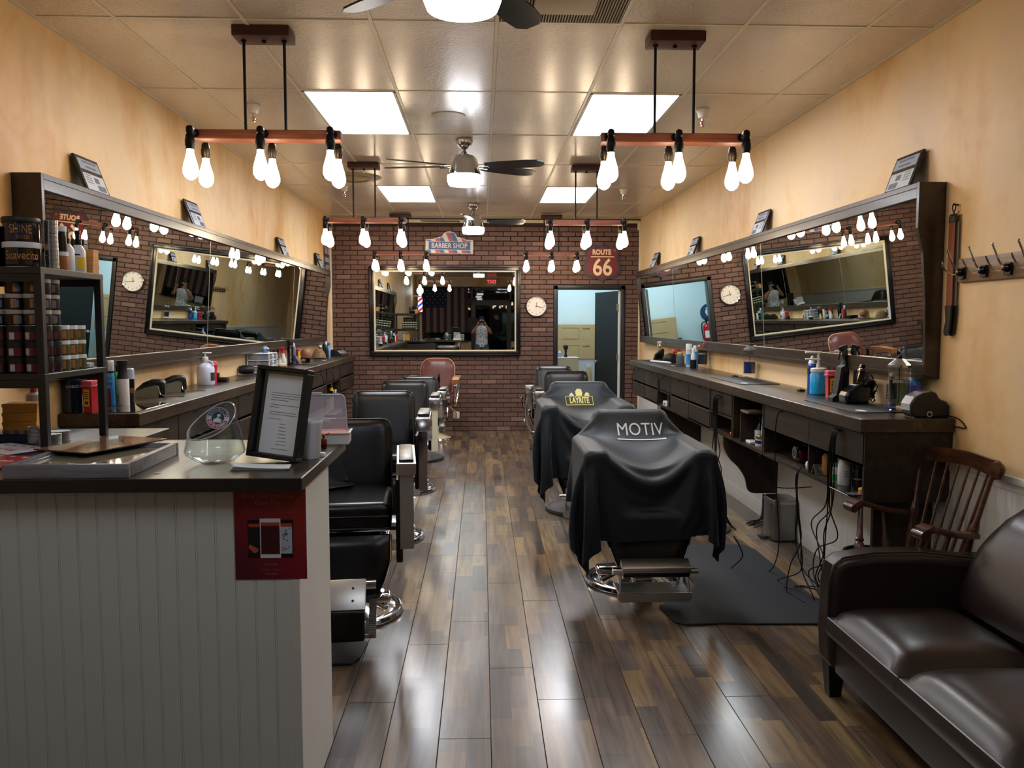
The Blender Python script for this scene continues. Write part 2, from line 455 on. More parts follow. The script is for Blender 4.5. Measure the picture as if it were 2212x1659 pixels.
for a, b, c, d, col, row in lights_at:
    t = thing('ceiling_light_panel', LN.get((col, row), 'added unseen fill light panel over the shop entrance, %s side' % ('left' if col == 1 else 'right')), 'light', ((a+b)/2, (c+d)/2, H))
    hx, hy = (b-a)/2-.012, (d-c)/2-.012
    f = MB()
    for s in (-1, 1): f.box(s*hx, s*(hx-.016), -hy, hy, -.004, .02); f.box(-hx, hx, s*hy, s*(hy-.016), -.004, .02)
    f.obj('frame', WHITE, t)
    MB().box(-hx+.016, hx-.016, -hy+.016, hy-.016, .006, .012).obj('diffuser', PANELM if row > 0 else FILLPANEL, t)
# return air grille
g0 = cxs[4]; 
t = thing('return_air_grille', 'tan perforated return air grille in the ceiling beside the nearest fan', 'vent', (cxs[4]+TS/2, TY0-TS, H))
GM = mat('tan_grille_metal', '8a7b66', .45)
b = MB(); b.box(-TS/2+.012, TS/2-.012, -TS+.012, TS-.012, .006, .014); b.obj('backing', mat('grille_dark', '3c342b', .7), t)
b = MB()
for k in range(44): 
    x = -TS/2+.018+k*.0133; b.box(x, x+.007, -TS+.014, TS-.014, -.002, .006)
b.obj('louvres', GM, t)['kind'] = 'stuff'
MB().box(-.14, .14, .18, .42, -.03, -.002, .004).obj('deflector_plate', mat('grille_plate', '9c8a72', .5), t)
# back wall: backing with door hole and bricks
DX0, DX1, DZ = 1.085, 1.99, 2.02        # clear opening
wb = MB()
wb.box(XL, DX0-.03, YB, YB+.12, 0, H); wb.box(DX1+.03, XR, YB, YB+.12, 0, H); wb.box(DX0-.03, DX1+.03, YB, YB+.12, DZ+.03, H)
wall_back = struct(wb.obj('wall_back', [MORTAR]))
BH, BW = .0675, .205
cand = []
for r in range(44):
    z0 = r*BH; off = (r % 2)*.5
    for c in range(-14, 14):
        x0 = (c-off)*BW; x1 = x0+BW; x0c, x1c = max(x0, XL+.03), min(x1, XR-.01)
        if x1c-x0c < .03 or z0+BH > 2.96: continue
        if z0 < DZ+.06 and x1c > DX0-.06 and x0c < DX1+.06:
            if x0c < DX0-.06: x1c = DX0-.06
            elif x1c > DX1+.06: x0c = DX1+.06
            else: continue
            if x1c-x0c < .03: continue
        hid = (x0c > -1.56 and x1c < .53 and z0 > 1.1 and z0+BH < 2.33)
        if hid: continue
        full = abs(x1c-x0c-BW) < 1e-4
        cand.append((x0c, x1c, z0, full))
full = [c for c in cand if c[3]]
full.sort(key=lambda c: -abs(c[2]-1.9)*-1)
pick = set(id(c) for c in full[:290])
variants = []
for k in range(4):
    d = .006+.002*k
    variants.append(MB().box(.005, BW-.005, -.012-.0012*k, 0, .005, BH-.005, .0025).obj('brick', BRICK, wall_back, (0, YB, 0)))
rest = MB()
for c in cand:
    if id(c) in pick:
        mesh_dup(random.choice(variants), (c[0], YB, c[2]))
    else: rest.box(c[0]+.005, c[1]-.005, YB-.012-random.choice((0, .0012, .0024, .0036)), YB, c[2]+.005, c[2]+BH-.005)
for v in variants: bpy.data.objects.remove(v)
rest.obj('bricks', BRICK, wall_back)['kind'] = 'stuff'
# crown strip and corner trims at the back wall
TRIMC = mat('cream_trim', 'd8cdb0', .5, var=.03)
struct(MB().box(XL, XR, YB-.05, YB-.0, 2.955, 2.995, .004).obj('trim_1', TRIMC))
struct(MB().box(XL, XL+.03, YB-.04, YB, 0, 2.955, .004).obj('trim_2', TRIMC))
struct(MB().box(XR-.02, XR, YB-.05, YB, 0, 2.955, .003).box(XR-.045, XR+0, YB-.09, YB, 2.86, 2.97, .006).obj('trim_3', TRIMC))
# wainscot, chair rail, baseboard on both side walls
def wains(side, x, s):
    # vertical board strips
    y = YF; k = 0
    w_ = MB().box(0 if s > 0 else -.006, .006 if s > 0 else 0, .0004, .0856, .0, .80, .0008)
    y0 = {1: 2.0, -1: 2.0}[s]; par = struct(MB().box(min(x, x+s*.004), max(x, x+s*.004), YF, YB, 0, .9).obj('trim_4' if s > 0 else 'trim_5', WHITE))
    pr = w_.obj('board', WHITE, par, (x+s*.003, y0, .09))
    n = int((YB-y0)/.086)
    for i in range(1, n): mesh_dup(pr, (x+s*.003, y0+i*.086, .09))
    st = MB()
    yy = YF
    struct(MB().box(min(x, x+s*.03), max(x, x+s*.03), YF, YB, .885, .915, .008).box(min(x, x+s*.015), max(x, x+s*.015), YF, YB, .85, .885, .004).obj('trim_6' if s > 0 else 'trim_7', WHITE))
    struct(MB().box(min(x, x+s*.016), max(x, x+s*.016), YF, YB, 0, .12, .005).obj('baseboard_'+side, WHITE))
wains('left', XL, 1); wains('right', XR, -1)
# door frame, leaf, back room
d = thing('door_1', None, None, (0, YB, 0)); d['kind'] = 'structure'
fr = MB()
fr.box(DX0-.055, DX0, -.03, .13, 0, DZ+.055, .004).box(DX1, DX1+.055, -.03, .13, 0, DZ+.055, .004).box(DX0-.055, DX1+.055, -.03, .13, DZ, DZ+.055, .004)
fr.obj('door_frame', BLACKP, d)
MB().box(DX1-.02, DX1, .02, .12, 0, DZ, .002).obj('door_jamb', mat('cream_jamb', 'cfd0c4', .5), d)
leafang = math.radians(118)   # opened into the back room, hinged at right
leaf = bpy.data.objects.new('door_leaf', None); COL.objects.link(leaf); leaf.parent = d
leaf.location = (DX1-.02, .12, 0); leaf.rotation_euler = (0, 0, 1.83)
MB().box(0, .86, -.04, 0, .01, DZ-.01, .003).obj('door_panel', DOORP, leaf)
hb = MB().cyl((.79, -.04, .95), .028, -.012, 16, 'Y'); 
h = MB().lathe([(0, 0), (.028, 0), (.028, .012), (.01, .016), (.01, .05), (0, .05)], (.79, 0, .95), 16, 'Y').tube([(.79, .05, .95), (.74, .055, .95), (.68, .055, .95)], .009)
h.lathe([(0, 0), (.028, 0), (.028, -.012), (.01, -.016), (.01, -.05), (0, -.05)], (.79, -.04, .95), 16, 'Y').tube([(.79, -.09, .95), (.74, -.095, .95), (.68, -.095, .95)], .009)
h.obj('lever_handle', CHROME, leaf)
for z in (.25, 1.0, 1.72):
    MB().box(DX1-.04, DX1-.015, .06, .12, z, z+.1, .002).obj('hinge', mat('aged_brass', '8a7a52', .35, .9), d)
RX0, RX1, RY1 = .25, 2.75, 13.9
rm = struct(MB().box(RX0-.1, RX0, YB+.12, RY1, 0, 2.7).obj('wall_back_room_left', BLUEW))
struct(MB().box(RX1, RX1+.1, YB+.12, RY1, 0, 2.7).obj('wall_back_room_right', BLUEW))
struct(MB().box(RX0-.1, RX1+.1, RY1, RY1+.1, 0, 2.7).obj('wall_back_room_end', BLUEW))
struct(MB().box(RX0-.1, RX1+.1, YB+.0, RY1+.1, 2.7, 2.8).obj('ceiling_back_room', BLUEW))
struct(MB().box(RX0, DX0-.06, YB+.12, YB+.14, 0, 2.7).box(DX1+.06, RX1, YB+.12, YB+.14, 0, 2.7).box(DX0-.06, DX1+.06, YB+.12, YB+.14, DZ+.06, 2.7).obj('wall_back_room_front', BLUEW))
struct(MB().box(RX0-.1, RX1+.1, YB+.1, RY1, -.012, .0).obj('floor_back_room', FLOORM))
ld = bpy.data.lights.new('back_room_lamp', 'AREA'); ld.shape = 'RECTANGLE'; ld.size = 1.2; ld.size_y = .6; ld.energy = BACK_W; ld.color = (.86, .96, 1.0)
lo = bpy.data.objects.new('back_room_lamp', ld); COL.objects.link(lo); lo.location = (1.5, 12.95, 2.64)
lf = thing('back_room_ceiling_light', 'white ceiling light fixture of the back room beyond the open door', 'light', (1.5, 12.95, 2.7))
MB().box(-.6, .6, -.3, .3, -.05, 0, .01).obj('housing', WHITE, lf)
lo.parent = lf; lo.location = (0, 0, -.06)
# front wall with tinted shop window and door (seen only in the mirrors)
fw = MB().box(XL, -1.98, YF-.1, YF, 0, H).box(1.9, XR, YF-.1, YF, 0, H).box(-1.98, 1.9, YF-.1, YF, 2.72, H).box(-1.98, -.35, YF-.1, YF, 0, .9).box(.98, 1.9, YF-.1, YF, 0, .9)
struct(fw.obj('wall_front', PLASTER))
TINT = glass('tinted_window_glass', '2e3436', .02, 1.5)
ALUD = mat('bronze_window_metal', '3a3530', .4, .6)
wf = struct(MB().box(-1.98, -.35, YF-.08, YF-.06, .9, 2.72).obj('window_1', TINT))
struct(MB().box(.98, 1.9, YF-.08, YF-.06, .9, 2.72).obj('window_2', TINT))
d2 = thing('door_2', None, None, (0, 0, 0)); d2['kind'] = 'structure'
b = MB()
for x in (-1.98, -.35, .93, 1.86): b.box(x, x+.05, YF-.1, YF-.02, 0 if x in (-.35, .93) else .9, 2.72)
b.box(-.35, .98, YF-.1, YF-.02, 2.2, 2.27).box(-.35, .98, YF-.1, YF-.02, 2.67, 2.72); b.obj('door_frame', ALUD, d2)
MB().box(-.30, .93, YF-.075, YF-.06, .02, 2.2).box(-.30, .93, YF-.075, YF-.06, 2.27, 2.67).obj('door_glass', TINT, d2)
MB().box(-.30, -.2, YF-.09, YF-.045, .0, 2.2).box(.83, .93, YF-.09, YF-.045, 0, 2.2).box(-.2, .83, YF-.09, YF-.045, 0, .2).box(-.2, .83, YF-.09, YF-.045, 2.1, 2.2).obj('door_rails', ALUD, d2)
# ================================================================ pendants
BULBM = emis('lit_bulb', 'ffe4c0', BULB_E)
def make_pendant():
    """origin: centre of the canopy at the ceiling"""
    t = thing('pendant_light', '', 'pendant light', (0, 0, H))
    zb = 2.50-H
    MB().box(-.14, .14, -.075, .075, -.05, 0, .004).obj('canopy', PENC, t)
    MB().cyl((0, 0, -.064), .011, .016, 10).obj('canopy_screw', IRON, t)
    for s in (-1, 1): MB().tube([(s*.1, 0, -.05), (s*.1, 0, zb+.02)], .0075, 8).cyl((s*.1, 0, -.06), .014, .012, 10).obj('rod', IRON, t)
    MB().box(-.38, .38, -.045, .045, zb-.025, zb+.022, .003).obj('beam', PENW, t)
    # sockets: an elbow out of the beam side, a socket cup, a bulb
    for x in (-.34, 0, .34):
        for s in (-1, 1):
            y = s*.115
            a = MB(); a.cyl((x, s*.045, zb), .024, s*.008, 14, 'Y')
            a.tube(catmull([(x, s*.05, zb), (x, s*.085, zb+.012), (x, y, zb+.012), (x, y, zb-.02)], 5), .0125, 10)
            e = a.lathe([(0, .03), (.014, .03), (.018, .02), (.018, .002), (.013, -.004)], (x, y, zb-.01), 14)
            so = e.obj('elbow', IRON if s < 0 else BRONZE, t)
            c = MB().lathe([(0, .0), (.013, .0), (.02, -.012), (.021, -.03), (.0235, -.032), (.0235, -.062), (.02, -.068), (.02, -.08), (0, -.08)], (x, y, zb-.012), 16)
            sk = c.obj('socket', IRON if s < 0 else BRONZE, t)
            pr = [(0, 0), (.016, 0), (.018, -.022), (.024, -.045), (.032, -.072), (.037, -.098), (.036, -.118), (.027, -.136), (.012, -.147), (0, -.150)]
            MB().lathe(pr, (x, y, zb-.09), 20).obj('bulb', BULBM, t)
    return t
pend = make_pendant(); used = False
for (x, y, z, lab) in ((-1.082, 4.28, H, 'wooden beam pendant with six bulbs, nearest one on the left'), (.986, 4.28, H, 'wooden beam pendant with six bulbs, nearest one on the right'),
        (-1.078, 7.76, H, 'wooden beam pendant with six bulbs, middle one of the left row'), (.976, 7.76, H-.012, 'wooden beam pendant with six bulbs, middle one of the right row'),
        (-1.08, 11.22, H-.02, 'wooden beam pendant with six bulbs, left of the barber shop sign by the brick wall'), (.943, 11.22, H-.025, 'wooden beam pendant with six bulbs, beside the road sign by the brick wall')):
    if not used: pend.location = (x, y, z); pend['label'] = lab; pend['group'] = 'six-bulb beam pendants'; used = True
    else: dup(pend, (x, y, z), None, lab, 'six-bulb beam pendants')
# ================================================================ ceiling fans
FANL = emis('fan_lens', 'fbfcff', FAN_E)
BLADE = mat('black_fan_blade', '0b0e12', .3)
def make_fan(angs):
    t = thing('ceiling_fan', '', 'ceiling fan')
    MB().lathe([(0, 0), (.068, 0), (.07, -.012), (.062, -.045), (.04, -.068), (.018, -.078), (0, -.078)], (0, 0, 0), 28).obj('canopy', NICKEL, t)
    MB().cyl((0, 0, -.125), .013, .05, 12).lathe([(0, -.1), (.02, -.1), (.022, -.112), (.02, -.125), (0, -.125)], (0, 0, 0), 14).obj('downrod', mat('dark_steel', '4a4845', .3, 1), t)
    MB().lathe([(0, -.12), (.03, -.12), (.075, -.13), (.1, -.155), (.112, -.19), (.118, -.235), (.13, -.265), (.135, -.285), (0, -.285)], (0, 0, 0), 36).obj('motor_housing', CHROME, t)
    MB().lathe([(.134, -.285), (.137, -.29), (.137, -.33), (.124, -.362), (0, -.368)], (0, 0, 0), 36).obj('light_lens', FANL, t)
    for a in angs:
        M = rotz(a)
        br = MB().box(.08, .2, -.016, .016, -.226, -.218, .002, M=M); 
        o = br.obj('blade_iron', NICKEL, t)
        b = MB(); pts = [(.17, -.045), (.3, -.06), (.5, -.068), (.6, -.06), (.645, -.03), (.645, .03), (.6, .06), (.5, .068), (.3, .06), (.17, .045)]
        b.prism(pts, -.004, .004, M=M @ Matrix.Translation((0, 0, -.212)) @ Matrix.Rotation(math.radians(-13), 4, 'X'))
        b.obj('blade', BLADE, t)
    return t
def placed_fan(x, y, z, angs, lab):
    f = make_fan([math.radians(a) for a in angs]); f.location = (x, y, z); f['label'] = lab; f['group'] = 'ceiling fans'
placed_fan(-.135, 6.72, H, (2, 33, 88, 183, 220)[0:0] or (-14, 27, 100, 172, 205), 'ceiling fan with black blades halfway along the ceiling')
placed_fan(-.1, 10.3, H-.01, (-5, 12, 95, 184, 262), 'ceiling fan with black blades farthest, in front of the brick wall')
placed_fan(-.065, 2.98, H, (64, 136, 208, 280, 352), 'ceiling fan nearest, cut off by the top of the photo')
# ================================================================ ceiling fittings
SPW = mat('sprinkler_white', 'c9c1b2', .35)
def sprinkler(x, y, lab):
    t = thing('fire_sprinkler', lab, 'sprinkler', (x, y, H), group='pendent fire sprinklers')
    MB().lathe([(0, 0), (.048, 0), (.048, -.004), (.035, -.03), (.028, -.055), (.014, -.06), (0, -.06)], seg=24).obj('escutcheon', SPW, t)
    b = MB().cyl((0, 0, -.075), .009, .016, 10).tube([(.008, 0, -.075), (.013, 0, -.09), (.006, 0, -.108)], .0025, 6).tube([(-.008, 0, -.075), (-.013, 0, -.09), (-.006, 0, -.108)], .0025, 6)
    b.cyl((0, 0, -.112), .014, .003, 14).obj('sprinkler_head', CHROME, t)
    MB().tube([(0, 0, -.076), (0, 0, -.106)], .003, 6).obj('glass_bulb', mat('red_glass_bulb', 'a02020', .1), t)
sprinkler(-1.53, 5.73, 'white fire sprinkler on the ceiling between the rods of the left near pendant')
sprinkler(1.52, 5.74, 'white fire sprinkler on the ceiling right of the right near pendant rods')
sprinkler(-1.474, 9.06, 'white fire sprinkler far left, beside the round ceiling diffuser')
sprinkler(1.559, 9.14, 'white fire sprinkler far right, before the road sign')
t = thing('ceiling_speaker', 'round flat white ceiling speaker between the near light panels', 'speaker', (-.23, 5.97, H))
MB().lathe([(0, -.006), (.1, -.006), (.118, -.004), (.12, .0), (.12, .004), (0, .004)], seg=40).obj('grille', mat('speaker_white', 'b3a58c', .45, bump=.2, bs=900), t)
t = thing('round_diffuser', 'round tan air diffuser disc on the ceiling far left', 'vent', (-1.3, 8.5, H))
MB().lathe([(0, -.02), (.14, -.02), (.2, -.012), (.29, -.004), (.3, .004), (0, .004)], seg=48).obj('disc', mat('tan_diffuser', '8f7c5e', .5), t)
MB().lathe([(.16, -.024), (.165, -.03), (.19, -.022), (.19, -.014)], seg=48).obj('ring', mat('tan_diffuser', '8f7c5e', .5), t)
# ================================================================ long wall mirrors
TH = math.radians(3.5)
def long_mirror(side, y0, y1, seams, lab):
    """frame board deep at the top, shallow at the bottom: the mirror leans into the room"""
    s = side; xw = XR if s > 0 else XL
    t = thing('wall_mirror', lab, 'mirror', (xw, 0, 0), group='leaning wall mirrors')
    zt, zb = 2.245, 1.285; dt, db = .135, .078    # frame depth
    def P(d, y, z): return (-s*d, y, z)
    def side_panel(ya, yb):
        poly = [(0, zb), (-s*db, zb+.02), (-s*db, zb+.18), (-s*(db+.008), zb+.4), (-s*(dt-.03), zb+.62), (-s*(dt), zb+.74), (-s*dt, zt), (0, zt)]
        return MB().prism([(x, z) for x, z in poly], ya, yb, 'XZ')
    side_panel(y0, y0+.022).obj('side_panel', DWX, t); side_panel(y1-.022, y1).obj('side_panel', DWX, t)
    a = MB()
    a.box(0, -s*dt, y0+.022, y1-.022, zt-.026, zt, .002).box(-s*(dt-.018), -s*dt, y0+.022, y1-.022, zt-.075, zt-.026, .002)
    a.obj('top_rail', DWX, t)
    MB().box(0, -s*(db), y0+.022, y1-.022, zb, zb+.022, .002).box(-s*(db-.018), -s*db, y0+.022, y1-.022, zb+.022, zb+.085, .002).obj('bottom_rail', DWX, t)
    # glass in separate lengths
    zt2, zb2 = zt-.03, zb+.03; xt = dt-.022; xb = xt-math.tan(TH)*(zt2-zb2)
    ys = [y0+.022]+seams+[y1-.022]
    for a_, b_ in zip(ys[:-1], ys[1:]):
        m = MB(); a1, b1 = a_+.002, b_-.002
        vs = [(-s*xt, a1, zt2), (-s*xt, b1, zt2), (-s*xb, b1, zb2), (-s*xb, a1, zb2)]
        back = [(-s*(x_*-s*-1 if False else 0), 0, 0) for x_ in (0,)]
        bk = [(v[0]+s*.005, v[1], v[2]) for v in vs]
        m._add(vs+bk, [(0, 1, 2, 3), (7, 6, 5, 4), (0, 4, 5, 1), (2, 6, 7, 3), (1, 5, 6, 2), (0, 3, 7, 4)], False)
        m.obj('mirror_pane', MIRROR, t)
    for y_ in seams:
        MB()._add([(-s*(xt+.001), y_-.003, zt2), (-s*(xt+.001), y_+.003, zt2), (-s*(xb+.001), y_+.003, zb2), (-s*(xb+.001), y_-.003, zb2), (-s*(xt-.003), y_-.003, zt2), (-s*(xt-.003), y_+.003, zt2), (-s*(xb-.003), y_+.003, zb2), (-s*(xb-.003), y_-.003, zb2)], [(0, 1, 2, 3), (7, 6, 5, 4), (0, 4, 5, 1), (1, 5, 6, 2), (2, 6, 7, 3), (3, 7, 4, 0)], False).obj('seam_strip', mat('seam_clip', 'a8a598', .35, .5), t)
    # backing
    MB().box(0, -s*.02, y0+.022, y1-.022, zb+.02, zt-.03).obj('backing', BLACKP, t)
    return t
long_mirror(1, 3.99, 11.35, [6.35, 9.3], 'long dark-framed mirror leaning out from the right wall')
long_mirror(-1, 3.89, 11.1, [6.32, 9.1], 'long dark-framed mirror leaning out from the left wall')
# mirror on the brick wall
t = thing('wall_mirror', 'black-framed rectangular mirror with cream liner on the brick wall', 'mirror', (-.515, YB-.012, 1.714))
hw, hh = 1.066, .632
def ring(m, x, z, w_, y0, y1, b=.004):
    m.box(-x, x, y0, y1, z-w_, z, b).box(-x, x, y0, y1, -z, -z+w_, b).box(-x, -x+w_, y0, y1, -z+w_, z-w_, b).box(x-w_, x, y0, y1, -z+w_, z-w_, b); return m
r_ = ring(MB(), hw, hh, .062, -.045, 0); ring(r_, hw, hh, .02, -.055, -.045, .004).obj('outer_frame', mat('black_lacquer', '0d0d10', .22), t)
ring(MB(), hw-.06, hh-.06, .022, -.035, 0, .003).obj('inner_liner', mat('cream_liner', 'd6c9ae', .45), t)
MB().box(-hw+.08, hw-.08, -.022, -.016, -hh+.08, hh-.08).obj('mirror_pane', MIRROR, t)
# ================================================================ work counters along both walls
SLOT = mat('drawer_slot_dark', '050504', .8)
def front(yb0, yb1, z0, z1, s, xf, t, kind='drawer', slot=True, out=0.0):
    """drawer front or door on the plane x = xf facing the room"""
    o = MB(); o.box(xf+s*.018, xf-s*(out), yb0+.003, yb1-.003, z0+.003, z1-.003, .002)
    d_ = o.obj(kind, DW, t)
    if slot:
        yc = (yb0+yb1)/2
        MB().box(xf-s*(out-.001), xf-s*(out+.0015), yc-.045, yc+.045, z1-.026, z1-.010).obj('finger_slot', SLOT, d_)
def counter(side, y0, y1, xf, bays, lab, labc, ztop=1.105):
    s = side; xw = XR if s > 0 else XL
    top = thing('worktop', lab, 'worktop', (0, 0, 0))
    seam = y0+(y1-y0)*.42
    for a_, b_ in ((y0, seam), (seam, y1)):
        MB().box(xw-s*.002, xf-s*.03, a_+.0008, b_-.0008, ztop-.065, ztop, .003).obj('worktop_board', DWTOP, top)
    for (a_, b_, zb, kind) in bays:
        c = thing('wall_cabinet', labc[kind][0] if isinstance(labc[kind], list) else labc[kind], 'cabinet')
        if isinstance(labc[kind], list) and len(labc[kind]) > 1: labc[kind] = labc[kind][1:]
        zt = ztop-.066
        box = MB(); box.box(xw-s*.001, xf, a_, a_+.018, zb, zt).box(xw-s*.001, xf, b_-.018, b_, zb, zt)
        box.box(xw-s*.001, xf, a_+.018, b_-.018, zb, zb+.02).box(xw-s*.001, xw-s*.012, a_+.018, b_-.018, zb+.02, zt)
        box.obj('carcass', DW, c)
        if kind == 'open2':      # two false fronts over two cubbies
            m_ = a_+(b_-a_)*.475
            MB().box(xw-s*.012, xf, m_-.009, m_+.009, zb+.02, zt-.0).box(xw-s*.012, xf, a_+.018, m_-.009, zt-.17, zt-.155).box(xw-s*.012, xf, m_+.009, b_-.018, zt-.17, zt-.155).obj('divider', DW, c)
            front(a_+.004, m_, zt-.175, zt-.004, s, xf, c, 'drawer', False); front(m_, b_-.004, zt-.175, zt-.004, s, xf, c, 'drawer', False)
        elif kind == 'tall':     # tall opening with a small shelf
            m_ = a_+(b_-a_)*.72
            MB().box(xw-s*.012, xf, m_-.009, m_+.009, zb+.02, zt-.12).obj('divider', DW, c)
            MB().box(xw-s*.012, xf-s*.004, a_+.3, m_-.009, zt-.105, zt-.09, .001).obj('shelf', wood('worn_oak_edge', [(.3, '4d3f28'), (.6, '7a6845'), (.8, '93805a')], .4), c)
        elif kind == 'drawers':
            n = max(1, round((b_-a_)/.6)); st = (b_-a_)/n
            for i in range(n):
                front(a_+i*st, a_+(i+1)*st, zt-.17, zt-.004, s, xf, c, 'drawer', True, .002*(i % 2)); front(a_+i*st, a_+(i+1)*st, zb+.004, zt-.185, s, xf, c, 'drawer', (i+1) % 2 == 0, .004*(i % 2))
        elif kind == 'half':     # drawer over an open cubby
            m_ = (a_+b_)/2
            front(a_, b_, zt-.17, zt-.004, s, xf, c)
            MB().box(xw-s*.012, xf, a_+.018, b_-.018, zt-.19, zt-.175).obj('shelf', DW, c)
    return top
labR = {'open2': 'espresso cabinet with two cubbies at the near end of the right counter', 'tall': 'espresso cubby unit with a worn shelf edge under the right counter',
        'half': ['espresso unit with drawer over open cubby and hanging cords, right counter', 'espresso unit with drawer over open cubby, far end of right counter'],
        'drawers': ['espresso four-drawer unit in the middle of the right counter', 'espresso drawer unit near the far end of the right counter']}
ctR = counter(1, 3.83, 9.98, 1.83, [(3.85, 5.27, .70, 'open2'), (5.28, 5.93, .70, 'tall'), (5.94, 6.52, .70, 'half'), (6.53, 7.9, .70, 'drawers'), (7.91, 8.5, .70, 'half'), (8.51, 9.9, .70, 'drawers')][:6],
    'long espresso wood worktop along the right wall', labR)
labL = {'drawers': ['espresso drawer unit under the near end of the left counter', 'espresso drawer unit under the middle of the left counter', 'espresso drawer unit by the brick wall, left counter'],
        'half': ['espresso unit with drawer over open cubby, behind the menu frame, left counter', 'espresso unit with drawer over open cubby holding a yellow bottle']}
ctL = counter(-1, 4.21, 11.45, -1.76, [(4.23, 6.6, .52, 'drawers'), (6.62, 7.4, .62, 'half'), (7.42, 9.4, .62, 'drawers'), (9.42, 10.3, .68, 'half'), (10.32, 11.4, .68, 'drawers')],
    'long espresso wood worktop along the left wall', labL)
# near end gable and lower panel of the right counter, curved brackets
t = thing('end_panel', 'dark lower end panel under the near end of the right counter', 'panel')
MB().box(1.93, XR-.03, 3.95, 3.975, .1, .70, .002).obj('panel_board', DW, t)
def bracket(y, lab, s=1, xf=1.83):
    xw = XR if s > 0 else XL
    t = thing('curved_bracket', lab, 'bracket', group='curved brackets under the right counter')
    pts = catmull([(xf+.0, .70, 0), (xf+.004, .62, 0), (xf+.05, .53, 0), (xf+.12, .46, 0), (xf+.17, .38, 0), (xf+.19, .30, 0), (xf+.215, .27, 0), (xf+.26, .262, 0)], 5)
    poly = [(p[0], p[1]) for p in pts]+[(xw-.002, .262), (xw-.002, .70)]
    if s < 0: poly = [(-(a-xf)+0 if False else a, b) for a, b in poly]
    MB().prism(poly, y, y+.022, 'XZ').obj('bracket_board', DW, t)
    return t
bracket(6.14, 'curved dark wood bracket under the right counter, left of the steel bin')
bracket(8.35, 'curved dark wood bracket under the right counter, behind the lettered cape')
# ================================================================ licence plaques leaning on the mirror tops
PLAQ = mat('black_lacquer_plaque', '0b0b0e', .2)
CERT = mat('certificate_paper', 'b9bec6', .5); CERTH = mat('certificate_header', '8f98a8', .5); CERTD = mat('certificate_dark', '4a505c', .5)
def plaque(side, y, lab, w_=.27, h_=.205, tilt=.42):
    s = side; xw = XR if s > 0 else XL
    t = thing('licence_plaque', lab, 'plaque', (xw-s*.088, y, 2.2462), group='licence plaques on the %s mirror' % ('right' if s > 0 else 'left'))
    ang = math.atan2(.075, h_)
    M = Matrix.Rotation(s*ang, 4, 'Y')
    MB().box(-.008, .008, -w_/2, w_/2, .004, h_, .003, M=M).obj('board', PLAQ, t)
    f = -s*.0085
    MB().box(f, f-s*.0015, -w_/2+.018, w_/2-.018, .012, .105, 0, M=M).obj('certificate', CERT, t)
    MB().box(f, f-s*.0015, -w_/2+.018, w_/2-.018, .125, .185, 0, M=M).obj('nameplate', CERTH, t)
    q = MB(); f2 = f-s*.0018
    for k, (a_, b_) in enumerate(((-.07, .08), (-.05, .07))): q.box(f2, f2-s*.0006, a_, b_, .167-.028*k, .176-.028*k, 0, M=M)
    for k in range(4): q.box(f2, f2-s*.0006, -.1, -.03, .092-.014*k, .096-.014*k, 0, M=M)
    q.box(f2, f2-s*.0006, .0, .05, .06, .09, 0, M=M).box(f2, f2-s*.0006, .01, .1, .018, .05, 0, M=M); q.obj('printed_lines', CERTD, t)
plaque(1, 4.3, 'licence plaque leaning on the right mirror top, nearest to the strop'); plaque(1, 6.53, 'licence plaque on the right mirror, second from the near end')
plaque(1, 8.6, 'licence plaque on the right mirror, third from the near end'); plaque(1, 10.55, 'licence plaque on the right mirror, closest to the brick wall')
plaque(-1, 4.56, 'licence plaque leaning on the left mirror top, nearest to the camera'); plaque(-1, 6.16, 'licence plaque on the left mirror, second from the near end')
plaque(-1, 8.83, 'licence plaque on the left mirror, third from the near end'); plaque(-1, 10.8, 'licence plaque on the left mirror, beside the striped wall sign')
# ================================================================ signs on the brick wall
SY = YB-.0165
t = thing('barber_sign', 'red white and blue tin sign reading BARBER SHOP on the brick wall', 'sign', (-.4525, SY, 2.64), 0)
t.rotation_euler = (0, math.radians(1.0), 0)
SW = .335
arch = [(-SW, -.115), (SW, -.115), (SW, .075), (.225, .085), (.14, .115), (.105, .12)]+[(.1*math.cos(a), .12+.075*math.sin(a)) for a in [PI*k/10 for k in range(1, 10)]]+[(-.105, .12), (-.14, .115), (-.225, .085), (-SW, .075)]
SWHT = mat('sign_cream', 'c9c2b2', .35); SRED = mat('sign_red', 'b0404c', .35); SBLU = mat('sign_blue', '34578f', .35); SNAV = mat('sign_navy', '24406f', .35)
MB().prism(arch, -.004, 0, 'XZ').obj('plate', SWHT, t)
def arch_top(x):
    x = abs(x)
    if x < .1: return .12+.075*math.sqrt(max(0, 1-(x/.1)**2))
    if x < .14: return .118
    if x < .225: return .115-.03*(x-.14)/.085
    return .085-.01*(x-.225)/.11
st = {0: MB(), 1: MB()}
